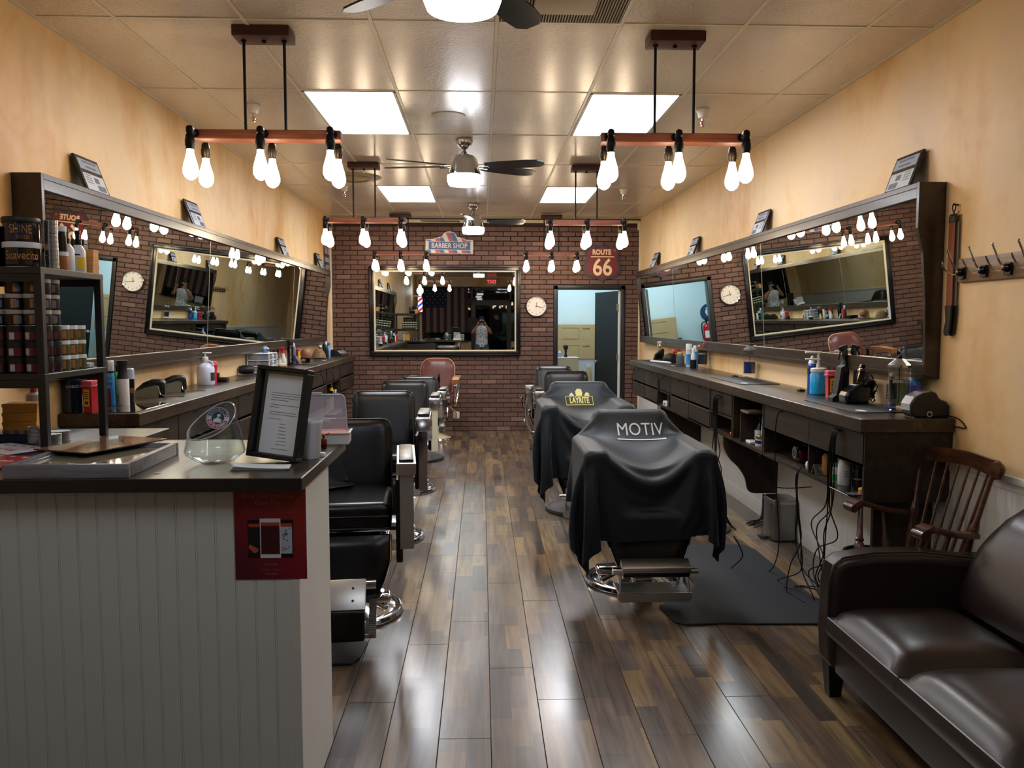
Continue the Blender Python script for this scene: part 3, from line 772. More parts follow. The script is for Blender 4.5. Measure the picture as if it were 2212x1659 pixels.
for z0, z1, y_ in ((.052, None, -.006), (-.108, -.068, -.006)):
    for k in range(-9, 10):
        c_ = k % 3
        if c_ == 2: continue
        xa = k*.062-.0; wd = .06
        def clampx(v): return max(-SW+.012, min(SW-.012, v))
        steps = 6
        pts1, pts2 = [], []
        top = lambda x: (arch_top(x)-.008 if z1 is None else z1)
        zt_ = .19 if z1 is None else z1
        n = 10; prev = None
        poly = []
        for i in range(n+1):
            z = z0+(zt_-z0)*i/n; sh = -(z-z0)*.45
            l, r = clampx(xa+sh), clampx(xa+wd+sh)
            if z1 is None:
                lim = [x for x in (l, r)]
                # keep inside arch
                def inside(x): return z <= arch_top(x)-.008
                xs = [l+(r-l)*j/8 for j in range(9) if inside(l+(r-l)*j/8)]
                if len(xs) < 2: break
                l, r = xs[0], xs[-1]
            if r-l < .003: 
                prev = None; continue
            if prev: st[c_].quad((prev[0], -.0055, prev[2]), (prev[1], -.0055, prev[2]), (r, -.0055, z), (l, -.0055, z))
            prev = (l, r, z)
st[0].obj('red_stripes', SRED, t); st[1].obj('blue_stripes', SBLU, t)
MB().box(-.29, .295, -.0065, -.0045, -.062, .045).obj('name_band', SNAV, t)
text('lettering', 'BARBER SHOP', .098, SWHT, t, (0, -.0075, -.010), (PI/2, 0, 0), .0008, sx=.80, spacing=1.03, bold=.002)
b = MB(); b.prism([(-.02, .15), (-.012, .155), (.035, .085), (.03, .08)], -.007, -.0058, 'XZ').prism([(.0, .16), (.008, .16), (.0, .08), (-.005, .085)], -.007, -.0058, 'XZ').obj('scissors_print', mat('scissor_grey', '59605c', .4), t)
# highway shield
t = thing('road_sign', 'dark red shield sign reading ROUTE 66 above the door', 'sign', (1.716, SY, 2.40))
half = [(0, .262), (.035, .235), (.075, .228), (.115, .238), (.15, .262), (.19, .238), (.235, .19), (.262, .155), (.235, .11), (.228, .06), (.245, .0), (.268, -.07), (.262, -.13), (.22, -.19), (.16, -.215), (.08, -.228), (.03, -.25), (0, -.275)]
sh = [(x, z) for x, z in half]+[(-x, z) for x, z in reversed(half[1:-1])]
MB().prism(sh, -.018, 0, 'XZ').obj('rim', mat('charcoal_rim', '35363b', .4), t)
MB().prism([(x*.865, z*.865+.0) for x, z in sh], -.024, -.018, 'XZ').obj('shield', mat('route_red', '6e2427', .4), t)
RC = mat('route_cream', 'e2c79c', .4)
text('lettering', 'ROUTE', .098, RC, t, (-.012, -.026, .145), (PI/2, 0, 0), .0015, sx=.84, bold=.004)
MB().box(-.165, .165, -.028, -.024, .075, .09, .001).obj('bar', RC, t)
text('numerals', '66', .335, RC, t, (0, -.027, -.075), (PI/2, 0, 0), .002, sx=.86, bold=.006, spacing=.98)
text('registered_mark', '\u00ae', .04, mat('mark_grey', 'b09088', .4), t, (.178, -.026, .17), (PI/2, 0, 0))
# clock
t = thing('wall_clock', 'round white wall clock with chrome rim on the brick wall', 'clock', (.776, SY, 1.785))
MB().lathe([(.146, 0), (.151, -.01), (.151, -.03), (.143, -.038), (.137, -.034), (.137, -.012), (0, -.012), (0, 0)], seg=48, axis='Y').obj('rim', CHROME, t)
MB().lathe([(0, -.015), (.138, -.015)], seg=48, axis='Y').obj('dial', mat('clock_face', 'e6dccf', .5), t)
for k in range(1, 13):
    a = PI/2-k*PI/6; text('numeral', str(k), .034, INK, t, (.112*math.cos(a), -.016, .112*math.sin(a)), (PI/2, 0, 0), .0003)
def hand(name, ang, l, w_): 
    MB().box(-w_, w_, -.021, -.019, -.018, l, M=Matrix.Rotation(ang, 4, 'Y')).obj(name, INK, t)
hand('hour_hand', math.radians(8.5), .055, .003); hand('minute_hand', math.radians(103), .115, .0022)
MB().lathe([(0, -.023), (.006, -.022), (.006, -.018)], seg=12, axis='Y').obj('hub', INK, t)
# striped barber sign on the left wall near the brick wall
t = thing('wall_sign', 'narrow navy barber pole sign with red and white stripes, left wall corner', 'sign', (XL+.006, 11.55, 2.36))
wz = .27
MB().box(-.005, .003, -.2, .2, -wz, wz, .001).obj('plate', mat('sign_dark_blue', '1d2a55', .35), t)
for zc in (wz-.07, -wz+.07):
    for k in range(-3, 4):
        y_ = k*.12
        for mm, dy, nm in ((SWHT, 0, 'white_stripe'), (SRED, .04, 'red_stripe')):
            q_ = [(y_+dy, zc-.065), (y_+dy+.035, zc-.065), (y_+dy-.02, zc+.065), (y_+dy-.055, zc+.065)]
            if min(a for a, _ in q_) < -.2 or max(a for a, _ in q_) > .2: continue
            MB().prism(q_, .003, .0042, 'YZ').obj(nm, mm, t)
for k, wd in enumerate(('BARBER', 'SHOP')): text('lettering', wd, .09, SWHT, t, (.0045, 0, .05-.1*k), (PI/2, 0, PI/2), .0005)
# ================================================================ barber chairs
import numpy as np
from mathutils.bvhtree import BVHTree
BRK = [(0, 0), (.298, 0), (.305, .012), (.298, .03), (.28, .036), (.26, .03), (.25, .034), (.16, .062), (.09, .09), (.07, .1), (0, .1)]
def make_chair(kind, hw=.228, top=1.02, base='chrome', post=CHROME, foot='down', arm=.87, lever=False, ax=.315):
    """origin on the floor under the pump, facing -Y"""
    t = thing('barber_chair', '', 'barber chair')
    bm_ = CHROME if base == 'chrome' else RUBBERG
    MB().lathe([(r, z) for r, z in BRK], seg=56).obj('base', bm_, t)
    if base == 'chrome':
        MB().box(-.06, .06, -.24, .0, .05, .105, .02).box(-.24, .0, -.05, .05, .05, .1, .02).box(0, .24, -.05, .05, .05, .1, .02).obj('base_ribs', CHROME, t)
    MB().cyl((0, 0, .09), .062, .12, 28).cyl((0, 0, .2), .045, .2, 28).obj('column', CHROME, t)
    MB().box(-.19, .19, -.22, .16, .40, .50, .03).box(-.1, .1, -.12, .12, .34, .41, .02).obj('underframe', PLBLKM, t)
    # seat cushion with front roll
    s = MB(); s.box(-.25, .25, -.34, .18, .515, .665, .045); s.obj('seat', LBLACK, t)
    MB().tube([(-.235, -.343, .60), (.235, -.343, .60)], .006, 8).tube([(-.235, -.338, .538), (.235, -.338, .538)], .006, 8).obj('seat_piping', LBLACK, t)
    # backrest: rounded slab leaning back
    lean = math.radians(14); hb = (top-.60)/math.cos(lean)
    M = TR(0, .17, .60, -lean, 0, 0)
    n = 9; r = .055
    def outline(w_, h_, r_, b0=.0):
        p = [(-w_*.96, b0), (w_*.96, b0)]
        p += [(w_-r_+r_*math.cos(a), h_-r_+r_*math.sin(a)) for a in [PI/2*k/6 for k in range(7)]]
        p += [(-w_+r_-r_*math.sin(a), h_-r_+r_*math.cos(a)) for a in [PI/2*k/6 for k in range(7)]]
        return p
    bk = MB()
    def pil(u, v, sgn):
        x = (u-.5)*2; z = v; e = (1-abs(x)**6)*(1-abs(2*z-1)**8)
        xx = x*(hw-.004)*(1-.0*z); zz = z*hb
        # rounded top corners
        cr = .06
        if zz > hb-cr and abs(xx) > hw-cr:
            dx, dz = abs(xx)-(hw-cr), zz-(hb-cr); L = math.hypot(dx, dz)
            m_ = max(dx, dz)
            if L > 1e-6: dx, dz = dx/L*m_, dz/L*m_
            xx = math.copysign(hw-cr+dx, xx); zz = hb-cr+dz
        return M @ Vector((xx, sgn*(.035+.022*max(e, 0)**.5), zz))
    bk.grid(lambda u, v: pil(u, v, -1), 22, 18); bk.grid(lambda u, v: pil(u, v, 1), 22, 18)
    # rim band between the two pillows
    rim = []
    for k in range(19): rim.append((0, k/18))
    for k in range(1, 23): rim.append((k/22, 1))
    for k in range(1, 19): rim.append((1, 1-k/18))
    for k in range(1, 22): rim.append((1-k/22, 0))
    vs = [pil(u, v, -1) for u, v in rim]+[pil(u, v, 1) for u, v in rim]; L = len(rim)
    bk._add(vs, [(i, (i+1) % L, (i+1) % L+L, i+L) for i in range(L)], True)
    bk.obj('backrest', LBLACK, t)
    for sg in (-1, 1): MB().tube([pil(u, v, sg)+Vector((0, 0, .0)) for u, v in rim[:60]], .0055, 6).obj('back_piping', LBLACK, t)
    MB().box(-.03, .03, .17, .21, .45, .75, .008, M=TR(0, .03, 0, -.1)).obj('back_bracket', PLBLKM, t)
    for sx in (-1, 1):
        x = sx*ax
        a = MB()
        if kind == 'A':     # flat chrome capped arm over a boxed side
            ap = [(-.42, arm-.055), (-.42, arm), (-.1, arm+.018), (.06, arm+.02), (.16, arm-.03), (.20, arm-.10), (.17, arm-.10), (.11, arm-.065), (-.08, arm-.045)]
            a.prism([(y, z) for y, z in ap], x-.046, x+.046, 'YZ')
            a.obj('armrest', SCHR if ax > .33 else SCHR, t)
            MB().box(x-.037, x+.037, -.36, .1, arm-.004, arm+.022, .008, M=TR(0, 0, 0, .02)).obj('arm_pad', LBLACK if ax < .33 else ALU, t)
            MB().prism([(-.40, arm-.05), (-.34, arm-.05), (-.33, .5), (-.35, .44), (-.385, .44), (-.395, .5)], x-.034, x+.034, 'YZ').obj('arm_post', post, t)
            MB().box(x-sx*.02, x-sx*.055, -.35, .15, .36, arm-.09, .01).obj('side_panel', LBLACK, t)
            MB().box(x-.012, x+.03*sx, -.3, .1, .5, arm-.06, .004).obj('side_plate', PLBLK, t)
        else:               # open arm: curved chrome strap on a long post
            pth = catmull([(x, -.38, arm-.02), (x, -.1, arm), (x, .08, arm-.01), (x, .17, arm-.09), (x, .19, arm-.22)], 6)
            for i in range(len(pth)-1):
                pass
            a.prism([(p.y, p.z+.012) for p in pth]+[(p.y, p.z-.012) for p in reversed(pth)], x-.045, x+.045, 'YZ', smooth=False); a.obj('armrest', CHROME, t)
            MB().box(x-.05, x+.05, -.42, -.34, arm-.085, arm+.008, .012).obj('arm_cap', SCHR, t)
            MB().box(x-.04, x+.04, -.33, .06, arm+.006, arm+.028, .01).obj('arm_pad', LBLACK, t)
            MB().prism([(-.405, arm-.08), (-.345, arm-.08), (-.33, .42), (-.385, .42)], x-.028, x+.028, 'YZ').obj('arm_post', post, t)
            MB().box(x-sx*.03, x-sx*.06, -.34, .15, .42, arm-.12, .012).obj('side_panel', LBLACK, t)
    # leg rest
    q = MB()
    def leg(u, v, f):
        w_ = .235-(.065*max(0, (v-.35)/.65)**1.3); y = -.335-.09*v; z = .505-.29*v
        e = (1-abs(2*u-1)**6)*(1-abs(2*v-1)**6)
        return (w_*(2*u-1), y-(.012+.02*max(e, 0)**.5)*f, z)
    q.grid(lambda u, v: leg(u, v, 1), 12, 12).grid(lambda u, v: leg(u, v, -.6), 12, 12); q.obj('leg_rest', LBLACK, t)
    for sx in (-1, 1): MB().tube([Vector(leg(0 if sx < 0 else 1, v/10, 0))+Vector((sx*.006, 0, 0)) for v in range(11)], .007, 8).obj('leg_rest_edge', CHROME, t)
    MB().box(-.172, .172, -.445, -.42, .195, .235, .006).obj('leg_rest_plate', mat('dull_steel', '6d6f72', .4, 1), t)
    if foot == 'down':
        for sx in (-1, 1):
            MB().tube([(sx*.165, -.43, .215), (sx*.165, -.40, .11), (sx*.165, -.44, .1)], .009, 8).obj('strut', CHROME, t)
        b = MB(); b.box(-.195, .195, -.565, -.375, .103, .115, .002)
        for k in range(12): b.box(-.193, .193, -.555+k*.0145, -.548+k*.0145, .115, .1185)
        b.prism([(-.2, .117), (.2, .117), (.2, .085), (.185, .068), (-.185, .068), (-.2, .085)], -.575, -.562, 'XZ')
        b.obj('foot_plate', ALU, t)
        fr_ = MB().box(-.175, .2, -.045, .045, 0, .035, .008, M=TR(0, -.515, .235, .35)); fr_.obj('foot_bar', ALU, t)
        MB().box(-.17, .195, -.045, .04, -.03, .001, .01, M=TR(0, -.515, .235, .35)).obj('foot_pad', LBLACK, t)
        MB().cyl((-.225, -.54, .228), .02, .06, 18, 'X').obj('foot_knob', CHROME, t); MB().cyl((.19, -.54, .228), .016, .05, 18, 'X').obj('foot_knob', CHROME, t)
        for sx in (-1, 1): MB().tube([(sx*.18, -.53, .215), (sx*.185, -.565, .13), (sx*.19, -.565, .09)], .007, 8).obj('strut', ALU, t)
    else:
        b = MB().box(-.2, .13, 0, .16, -.02, 0, .006, M=TR(0, -.69, .25, .75)); b.obj('foot_plate', ALU, t)
        for yy in (.045, .11): MB().cyl((.07, yy, .0), .006, .002, 12, M=None).obj('screw', INK, t, (0, -.69, .25), (.75, 0, 0))
        MB().box(-.195, .125, -.70, -.655, .10, .245, .015).obj('foot_pad', LBLACK, t)
        c = MB()
        for k in range(16): c.box(.14, .175, -.66+k*.012, -.653+k*.012, .10+.006*k, .135+.006*k)
        c.box(.12, .165, -.66, -.47, .10, .12, .002, M=TR(0, 0, 0, 0)); c.obj('ribbed_step', ALU, t)
        MB().cyl((.12, -.56, .325), .022, .055, 18, 'X').obj('foot_knob', CHROME, t)
        for sx in (-1, 1): MB().tube([(sx*.165, -.43, .215), (sx*.19, -.5, .25), (sx*.205, -.58, .3)], .009, 8).obj('strut', CHROME, t)
    if lever:
        l = MB().tube(catmull([(-.33, -.25, .70), (-.35, -.2, .55), (-.34, -.15, .36), (-.27, -.1, .2)], 5), .012, 10)
        l.obj('recline_lever', CHROME, t)
        MB().lathe([(.016, 0), (.036, 0), (.04, .008), (.036, .016), (.016, .016)], (-.375, -.15, .36), 24, 'X').obj('wheel', ALU, t)
        MB().tube([(-.25, .1, .3), (-.38, .12, .52), (-.40, .12, .60)], .01, 8).lathe([(0, -.025), (.02, -.015), (.025, 0), (.02, .02), (0, .026)], (-.40, .12, .62), 14).obj('pump_lever', CHROME, t)
    return t
def put(t, x, y, rz, lab, grp=None):
    t.location = (x, y, 0); t.rotation_euler = (0, 0, rz); t['label'] = lab
    if grp: t['group'] = grp
    return t
GB = 'black barber chairs'
put(make_chair('A', .25, 1.012, 'chrome', mat('steel_post', 'a8a6a2', .42, .75), 'up', .875, ax=.325), -.735, 4.40, .10, 'black barber chair behind the reception desk with a cape heaped on it', GB)
c2 = put(make_chair('B', .228, 1.04, 'chrome', CHROME, 'down', .915), -.725, 5.93, .03, 'black barber chair with chrome arm, second from the desk in the left row', GB)
put(make_chair('B', .222, .995, 'chrome', CREAM, 'down', .885), -.735, 7.66, .0, 'black barber chair with a cream arm post, third in the left row', GB)
put(make_chair('B', .222, .92, 'rubber', CHROME, 'down', .80), -.74, 9.4, -.04, 'black barber chair before the red antique one, last black one in the left row', GB)
R1C = (.925, 4.87); R2C = (.83, 6.78)
put(make_chair('A', .228, 1.005, 'chrome', CHROME, 'down', .825, ax=.30), R1C[0], R1C[1], .0, 'chrome based barber chair under the MOTIV cape', GB)
put(make_chair('A', .24, 1.04, 'rubber', CHROME, 'down', .88, lever=True, ax=.30), R2C[0], R2C[1], -.02, 'barber chair with rubber base under the cape with a yellow emblem', GB)
put(make_chair('B', .23, 1.03, 'rubber', CHROME, 'down', .87, lever=True), .895, 8.52, -.02, 'bare black barber chair behind the emblem cape in the right row', GB)
put(make_chair('B', .225, 1.005, 'chrome', CHROME, 'down', .82, lever=True), .885, 10.02, -.03, 'bare black barber chair farthest in the right row, by the door', GB)
# antique chair
t = thing('antique_barber_chair', 'antique oxblood leather barber chair with wooden arms by the brick wall', 'barber chair', (-.62, 10.93, 0), -.06)
MB().lathe([(0, 0), (.22, 0), (.235, .012), (.228, .03), (.2, .04), (.1, .075), (.06, .09), (0, .09)], seg=44).obj('base', CREAM, t)
MB().lathe([(.205, .0), (.24, .0), (.244, .02), (.235, .034), (.21, .036)], seg=44).obj('base_ring', CHROME, t)
MB().cyl((0, 0, .08), .05, .36, 24).obj('column', CREAM, t)
b = MB(); n = 14; hw_, z0, z1 = .225, .62, 1.08
Mb = TR(0, .18, 0, -.12)
def anb(u, v, sg):
    x = (u-.5)*2; zz = z0+(z1-z0)*v; wd = hw_*(.86+.14*min(1, v*2.2)); cr = .13
    xx = x*wd
    if zz > z1-cr and abs(xx) > hw_-cr:
        dx, dz = (abs(xx)-(hw_-cr))/cr, (zz-(z1-cr))/cr; L = math.hypot(dx, dz); m_ = max(dx, dz)
        if L > 1e-6: dx, dz = dx/L*m_, dz/L*m_
        xx = math.copysign(hw_-cr+cr*dx, xx); zz = z1-cr+cr*dz
    e = (1-abs(x)**4)*(1-abs(2*v-1)**5)
    return Mb @ Vector((xx, sg*(.02+.035*max(e, 0)**.6)+.09*(v), zz))
b.grid(lambda u, v: anb(u, v, -1), 20, 16).grid(lambda u, v: anb(u, v, .3), 20, 16); b.obj('backrest', LOX, t)
rm_ = [(0, k/16) for k in range(17)]+[(k/20, 1) for k in range(1, 21)]+[(1, 1-k/16) for k in range(1, 17)]
MB().tube([anb(u, v, 0)*1.0 for u, v in rm_], .011, 8).obj('back_trim', mat('tan_trim', 'a8805a', .4), t)
MB().box(-.23, .23, -.3, .16, .48, .60, .05).obj('seat', LOX, t)
WOODA = wood('honey_arm_wood', [(.3, '6b3f1e'), (.5, '8d5a30'), (.7, 'a97142')], .35, grain=9)
for sx in (-1, 1):
    x = sx*.30
    MB().prism(catmull([(-.34, .78, 0), (-.33, .83, 0), (-.1, .855, 0), (.15, .85, 0)], 4)[0:0] or [(-.36, .775), (-.36, .825), (-.1, .85), (.16, .85), (.16, .815), (-.1, .81)], x-.045, x+.045, 'YZ').obj('armrest', WOODA, t)
    MB().tube(catmull([(x, -.24, .80), (x, -.26, .7), (x*.93, -.2, .58), (x*.9, -.05, .48)], 5), .016, 10).tube(catmull([(x, .1, .82), (x, .13, .7), (x*.95, .1, .55), (x*.9, 0, .46)], 5), .014, 10).lathe([(0, -.015), (.024, -.01), (.028, 0), (.024, .01), (0, .015)], (x, -.24, .74), 14).obj('arm_scroll', CHROME, t)
MB().tube(catmull([(-.2, -.3, .52), (-.2, -.4, .35), (-.16, -.42, .16)], 5), .012, 8).tube(catmull([(.2, -.3, .52), (.2, -.4, .35), (.16, -.42, .16)], 5), .012, 8).obj('foot_frame', CHROME, t)
f = MB()
for k in range(5): f.tube([(-.18, -.36-.012*k, .42-.06*k), (.18, -.36-.012*k, .42-.06*k)], .008, 8)
f.tube([(.19, -.3, .5), (.30, -.2, .38), (.29, -.15, .30)], .012, 8); f.obj('foot_grid', CHROME, t)
MB().lathe([(0, 0), (.04, 0), (.045, .01), (.045, .08), (0, .09)], (.29, -.1, .30), 18).obj('brake_housing', CREAM, t)
MB().tube([(.12, -.42, .62), (.10, -.43, .80)], .006, 6).lathe([(0, .78), (.012, .79), (.02, .83), (.012, .90), (0, .94)], (.1, -.43, 0), 12).obj('lever', PLBLK, t)

# ================================================================ cloth capes (small position-based drape)
class Drape:
    def __init__(s, boxes, nx, ny, P0, floor=True):
        s.boxes = boxes; s.nx, s.ny = nx, ny; s.x = P0.copy(); s.v = np.zeros_like(s.x)
        idx = np.arange(nx*ny).reshape(ny, nx); s.idx = idx
        def con(a, b, k):
            a = a.ravel(); b = b.ravel(); L = np.linalg.norm(P0[a]-P0[b], axis=1); return (a, b, L, k)
        C = []
        for par in (0, 1):
            C.append(con(idx[:, par:-1:2], idx[:, par+1::2][:, :idx[:, par:-1:2].shape[1]], 1.0))
            C.append(con(idx[par:-1:2, :], idx[par+1::2, :][:idx[par:-1:2, :].shape[0]], 1.0))
        for pr in (0, 1):
            for pc in (0, 1):
                A = idx[pr:-1:2, pc:-1:2]; B = idx[pr+1::2, pc+1::2][:A.shape[0], :A.shape[1]]; C.append(con(A, B, .35))
                A = idx[pr:-1:2, pc+1::2]; B = idx[pr+1::2, pc:-1:2][:A.shape[0], :A.shape[1]]; A = A[:B.shape[0], :B.shape[1]]; C.append(con(A, B, .35))
        for st in range(4):
            A = idx[:, st:-2:4]; B = idx[:, st+2::4][:, :A.shape[1]]; A = A[:, :B.shape[1]]; C.append(con(A, B, .08))
            A = idx[st:-2:4, :]; B = idx[st+2::4, :][:A.shape[0]]; A = A[:B.shape[0]]; C.append(con(A, B, .08))
        s.C = C
    def collide(s, x, old, mu=.6):
        for (c, h, R, r) in s.boxes:
            p = (x-c) @ R            # local
            q = np.abs(p)-(h-r); out = np.maximum(q, 0); L = np.linalg.norm(out, axis=1)
            inside = np.minimum(q.max(axis=1), 0)
            d = L+inside-r
            m = d < .006
            if not m.any(): continue
            pm = p[m]; qm = q[m]; n = np.zeros_like(pm)
            sg = np.sign(pm); sg[sg == 0] = 1
            o = L[m] > 1e-9
            n[o] = sg[o]*out[m][o]/L[m][o][:, None]
            if (~o).any():
                k = qm[~o].argmax(axis=1); nn = np.zeros_like(pm[~o]); nn[np.arange(len(k)), k] = sg[~o][np.arange(len(k)), k]; n[~o] = nn
            nw = n @ R.T; dep = (.006-d[m])[:, None]
            xm = x[m]+nw*dep
            mv = xm-old[m]; tan = mv-(mv*nw).sum(1)[:, None]*nw
            xm = xm-tan*mu; x[m] = xm
        return x
    def run(s, steps, pins=None, dt=.012, it=7):
        if pins is not None: px = s.x[pins].copy()
        for k in range(steps):
            s.v[:, 2] -= 9.8*dt; s.v *= .975
            old = s.x.copy(); x = s.x+s.v*dt
            for i in range(it):
                for a, b, L, kk in s.C:
                    d = x[b]-x[a]; l = np.linalg.norm(d, axis=1)+1e-9
                    c = (d*((l-L)/l)[:, None])*.5*kk; x[a] += c; x[b] -= c
                if pins is not None: x[pins] = px
                if i % 3 == 2: x = s.collide(x, old)
            x[:, 2] = np.maximum(x[:, 2], .01)
            x = s.collide(x, old, .75)
            s.v = (x-old)/dt; sp = np.linalg.norm(s.v, axis=1); f = sp > 3; s.v[f] *= (3/sp[f])[:, None]
            s.x = x
        return s
def rbox(cx, cy, cz, hx, hy, hz, r=.02, rx=0, rz=0):
    R = np.array(Euler((rx, 0, rz), 'XYZ').to_matrix()); return (np.array((cx, cy, cz)), np.array((hx, hy, hz)), R, r)
def chair_boxes(hw, top, arm, ax):
    lean = math.radians(14); hb = (top-.60)/math.cos(lean)
    cy, cz = .17+math.sin(lean)*hb/2, .60+math.cos(lean)*hb/2
    return [rbox(0, cy, cz, hw+.004, .06, hb/2+.006, .05, -lean), rbox(0, -.08, .59, .255, .265, .08, .045),
            rbox(-ax+.0, -.12, (arm+.41)/2+.005, .062, .325, (arm+.03-.38)/2, .02), rbox(ax-.0, -.12, (arm+.41)/2+.005, .062, .325, (arm+.03-.38)/2, .02),
            rbox(0, -.39, .36, .235, .035, .17, .03, .3)]
def cape(boxes, x0, x1, y0, y1, z, n, name, lab, loc, rz=0, steps=150, slack=1.0, wr=.0, rot=0, mtl=None, group='barber capes', seed=1):
    nx = n//2; ny = int(nx*(y1-y0)/(x1-x0)); rs = np.random.RandomState(seed)
    def flat(nx, ny):
        X, Y = np.meshgrid(np.linspace(x0, x1, nx), np.linspace(y0, y1, ny))
        c, s_ = math.cos(rot), math.sin(rot); cx, cy = (x0+x1)/2, (y0+y1)/2
        XX = cx+(X-cx)*c-(Y-cy)*s_; YY = cy+(X-cx)*s_+(Y-cy)*c
        return np.stack([XX.ravel(), YY.ravel(), np.full(nx*ny, z)], 1)
    P0 = flat(nx, ny); d = Drape(boxes, nx, ny, P0)
    d.x[:, 2] += rs.rand(nx*ny)*.006
    if wr: d.x[:, 2] += wr*np.sin(P0[:, 0]*23+P0[:, 1]*9)*.5
    d.run(steps, it=14)
    n2x, n2y = nx*2-1, ny*2-1; P2 = flat(n2x, n2y); g = d.x.reshape(ny, nx, 3)
    f = np.zeros((n2y, n2x, 3)); f[::2, ::2] = g; f[1::2, ::2] = (g[:-1]+g[1:])/2; f[:, 1::2] = (f[:, :-1:2]+f[:, 2::2])/2
    d2 = Drape(boxes, n2x, n2y, P2); d2.x = f.reshape(-1, 3)+rs.randn(n2x*n2y, 3)*.0008; d2.run(max(30, steps//4), it=16); d = d2; nx, ny = n2x, n2y
    vs = [tuple(p) for p in d.x]; idx = d.idx
    m = MB(); m._add(vs, [(int(idx[j, i]), int(idx[j, i+1]), int(idx[j+1, i+1]), int(idx[j+1, i])) for j in range(ny-1) for i in range(nx-1)], True)
    o = m.obj(name, mtl or CAPE, None, loc, (0, 0, rz), fixn=False)
    so = o.modifiers.new('thickness', 'SOLIDIFY'); so.thickness = .0022; so.offset = 1
    sb = o.modifiers.new('smooth', 'SUBSURF'); sb.levels = 1; sb.render_levels = 1
    tag(o, lab, 'cape', group)
    return o, d
def stick_text(o, s_, size, m, name, cx, cz, sx=1, spacing=1, yfrom=-1.2, bold=0, extra=None, par=None, off=.0028):
    """drop flat lettering onto the cloth along +Y so that it follows the folds"""
    bpy.context.view_layer.update()
    dg = bpy.context.evaluated_depsgraph_get(); bvh = BVHTree.FromObject(o, dg)
    if s_ is not None: tx = text(name, s_, size, m, o, (0, 0, 0), (0, 0, 0), .0, sx=sx, spacing=spacing, bold=bold)
    else: tx = extra.obj(name, m, o, fixn=False)
    me = tx.data
    bm = bmesh.new(); bm.from_mesh(me)
    if len(bm.faces): bmesh.ops.triangulate(bm, faces=bm.faces[:]); bmesh.ops.subdivide_edges(bm, edges=[e for e in bm.edges if e.calc_length() > .012], cuts=2)
    for v in bm.verts:
        p = Vector((cx+v.co.x, yfrom, cz+v.co.y)); h = bvh.ray_cast(p, Vector((0, 1, -.0)))
        v.co = (h[0]+Vector((0, -off, off*.5))) if h[0] is not None else Vector((p.x, 0, p.z))
    bm.to_mesh(me); bm.free()
    return tx
bx1 = chair_boxes(.228, 1.005, .825, .30)
cp1, dd1 = cape(bx1, -.74, .70, -.84, .44, 1.06, 84, 'barber_cape', 'black cape lettered MOTIV draped over the nearest right chair', (R1C[0], R1C[1], 0), 0, 170, seed=2)
EMBW = mat('white_embroidery', 'c9ced6', .5)
stick_text(cp1, 'MOTIV', .098, EMBW, 'lettering', .045, .905, sx=.98, spacing=1.0)
ub = MB(); 
ub.grid(lambda u, v: ((u-.5)*.30, .006*(2*u-1)**2-.004+.006*v, 0), 24, 1, False)
stick_text(cp1, None, 0, EMBW, 'underline', .048, .853, extra=ub)
bx2 = chair_boxes(.24, 1.04, .88, .30)
cp2, dd2 = cape(bx2, -.78, .66, -.88, .36, 1.10, 80, 'barber_cape', 'black cape with a yellow emblem draped over the second right chair', (R2C[0], R2C[1], 0), 0, 170, rot=.08, seed=5)
EMBY = mat('yellow_embroidery', 'beb65e', .5)
stick_text(cp2, 'LAYRITE', .062, EMBY, 'lettering', -.01, .905, sx=.72, bold=.002)
em = MB()
def ringp(cx_, cy_, w_, h_, th): 
    em.quad((cx_-w_, cy_-h_, 0), (cx_+w_, cy_-h_, 0), (cx_+w_, cy_-h_+th, 0), (cx_-w_, cy_-h_+th, 0)); em.quad((cx_-w_, cy_+h_, 0), (cx_+w_, cy_+h_, 0), (cx_+w_, cy_+h_-th, 0), (cx_-w_, cy_+h_-th, 0))
    em.quad((cx_-w_, cy_-h_, 0), (cx_-w_+th, cy_-h_, 0), (cx_-w_+th, cy_+h_, 0), (cx_-w_, cy_+h_, 0)); em.quad((cx_+w_, cy_-h_, 0), (cx_+w_-th, cy_-h_, 0), (cx_+w_-th, cy_+h_, 0), (cx_+w_, cy_+h_, 0))
ringp(0, -.0, .115, .034, .004)
em._add([(-.025, .036, 0), (.025, .036, 0), (.03, .06, 0), (.02, .09, 0), (-.015, .092, 0), (-.03, .07, 0)], [(0, 1, 2, 3, 4, 5)], False)
em._add([(-.085, .036, 0), (-.04, .036, 0), (-.05, .05, 0), (-.06, .062, 0), (-.075, .052, 0)], [(0, 1, 2, 3, 4)], False)
em._add([(.045, .036, 0), (.09, .036, 0), (.085, .056, 0), (.065, .066, 0), (.05, .05, 0)], [(0, 1, 2, 3, 4)], False)
stick_text(cp2, None, 0, EMBY, 'emblem', -.01, .905, extra=em)
bx3 = chair_boxes(.25, 1.012, .875, .325)
cp3, dd3 = cape(bx3, -.52, .0, -.28, .55, 1.10, 56, 'barber_cape', 'crumpled black cape heaped in the nearest left chair', (-.735, 4.40, 0), .10, 150, rot=.6, wr=.05, seed=9)
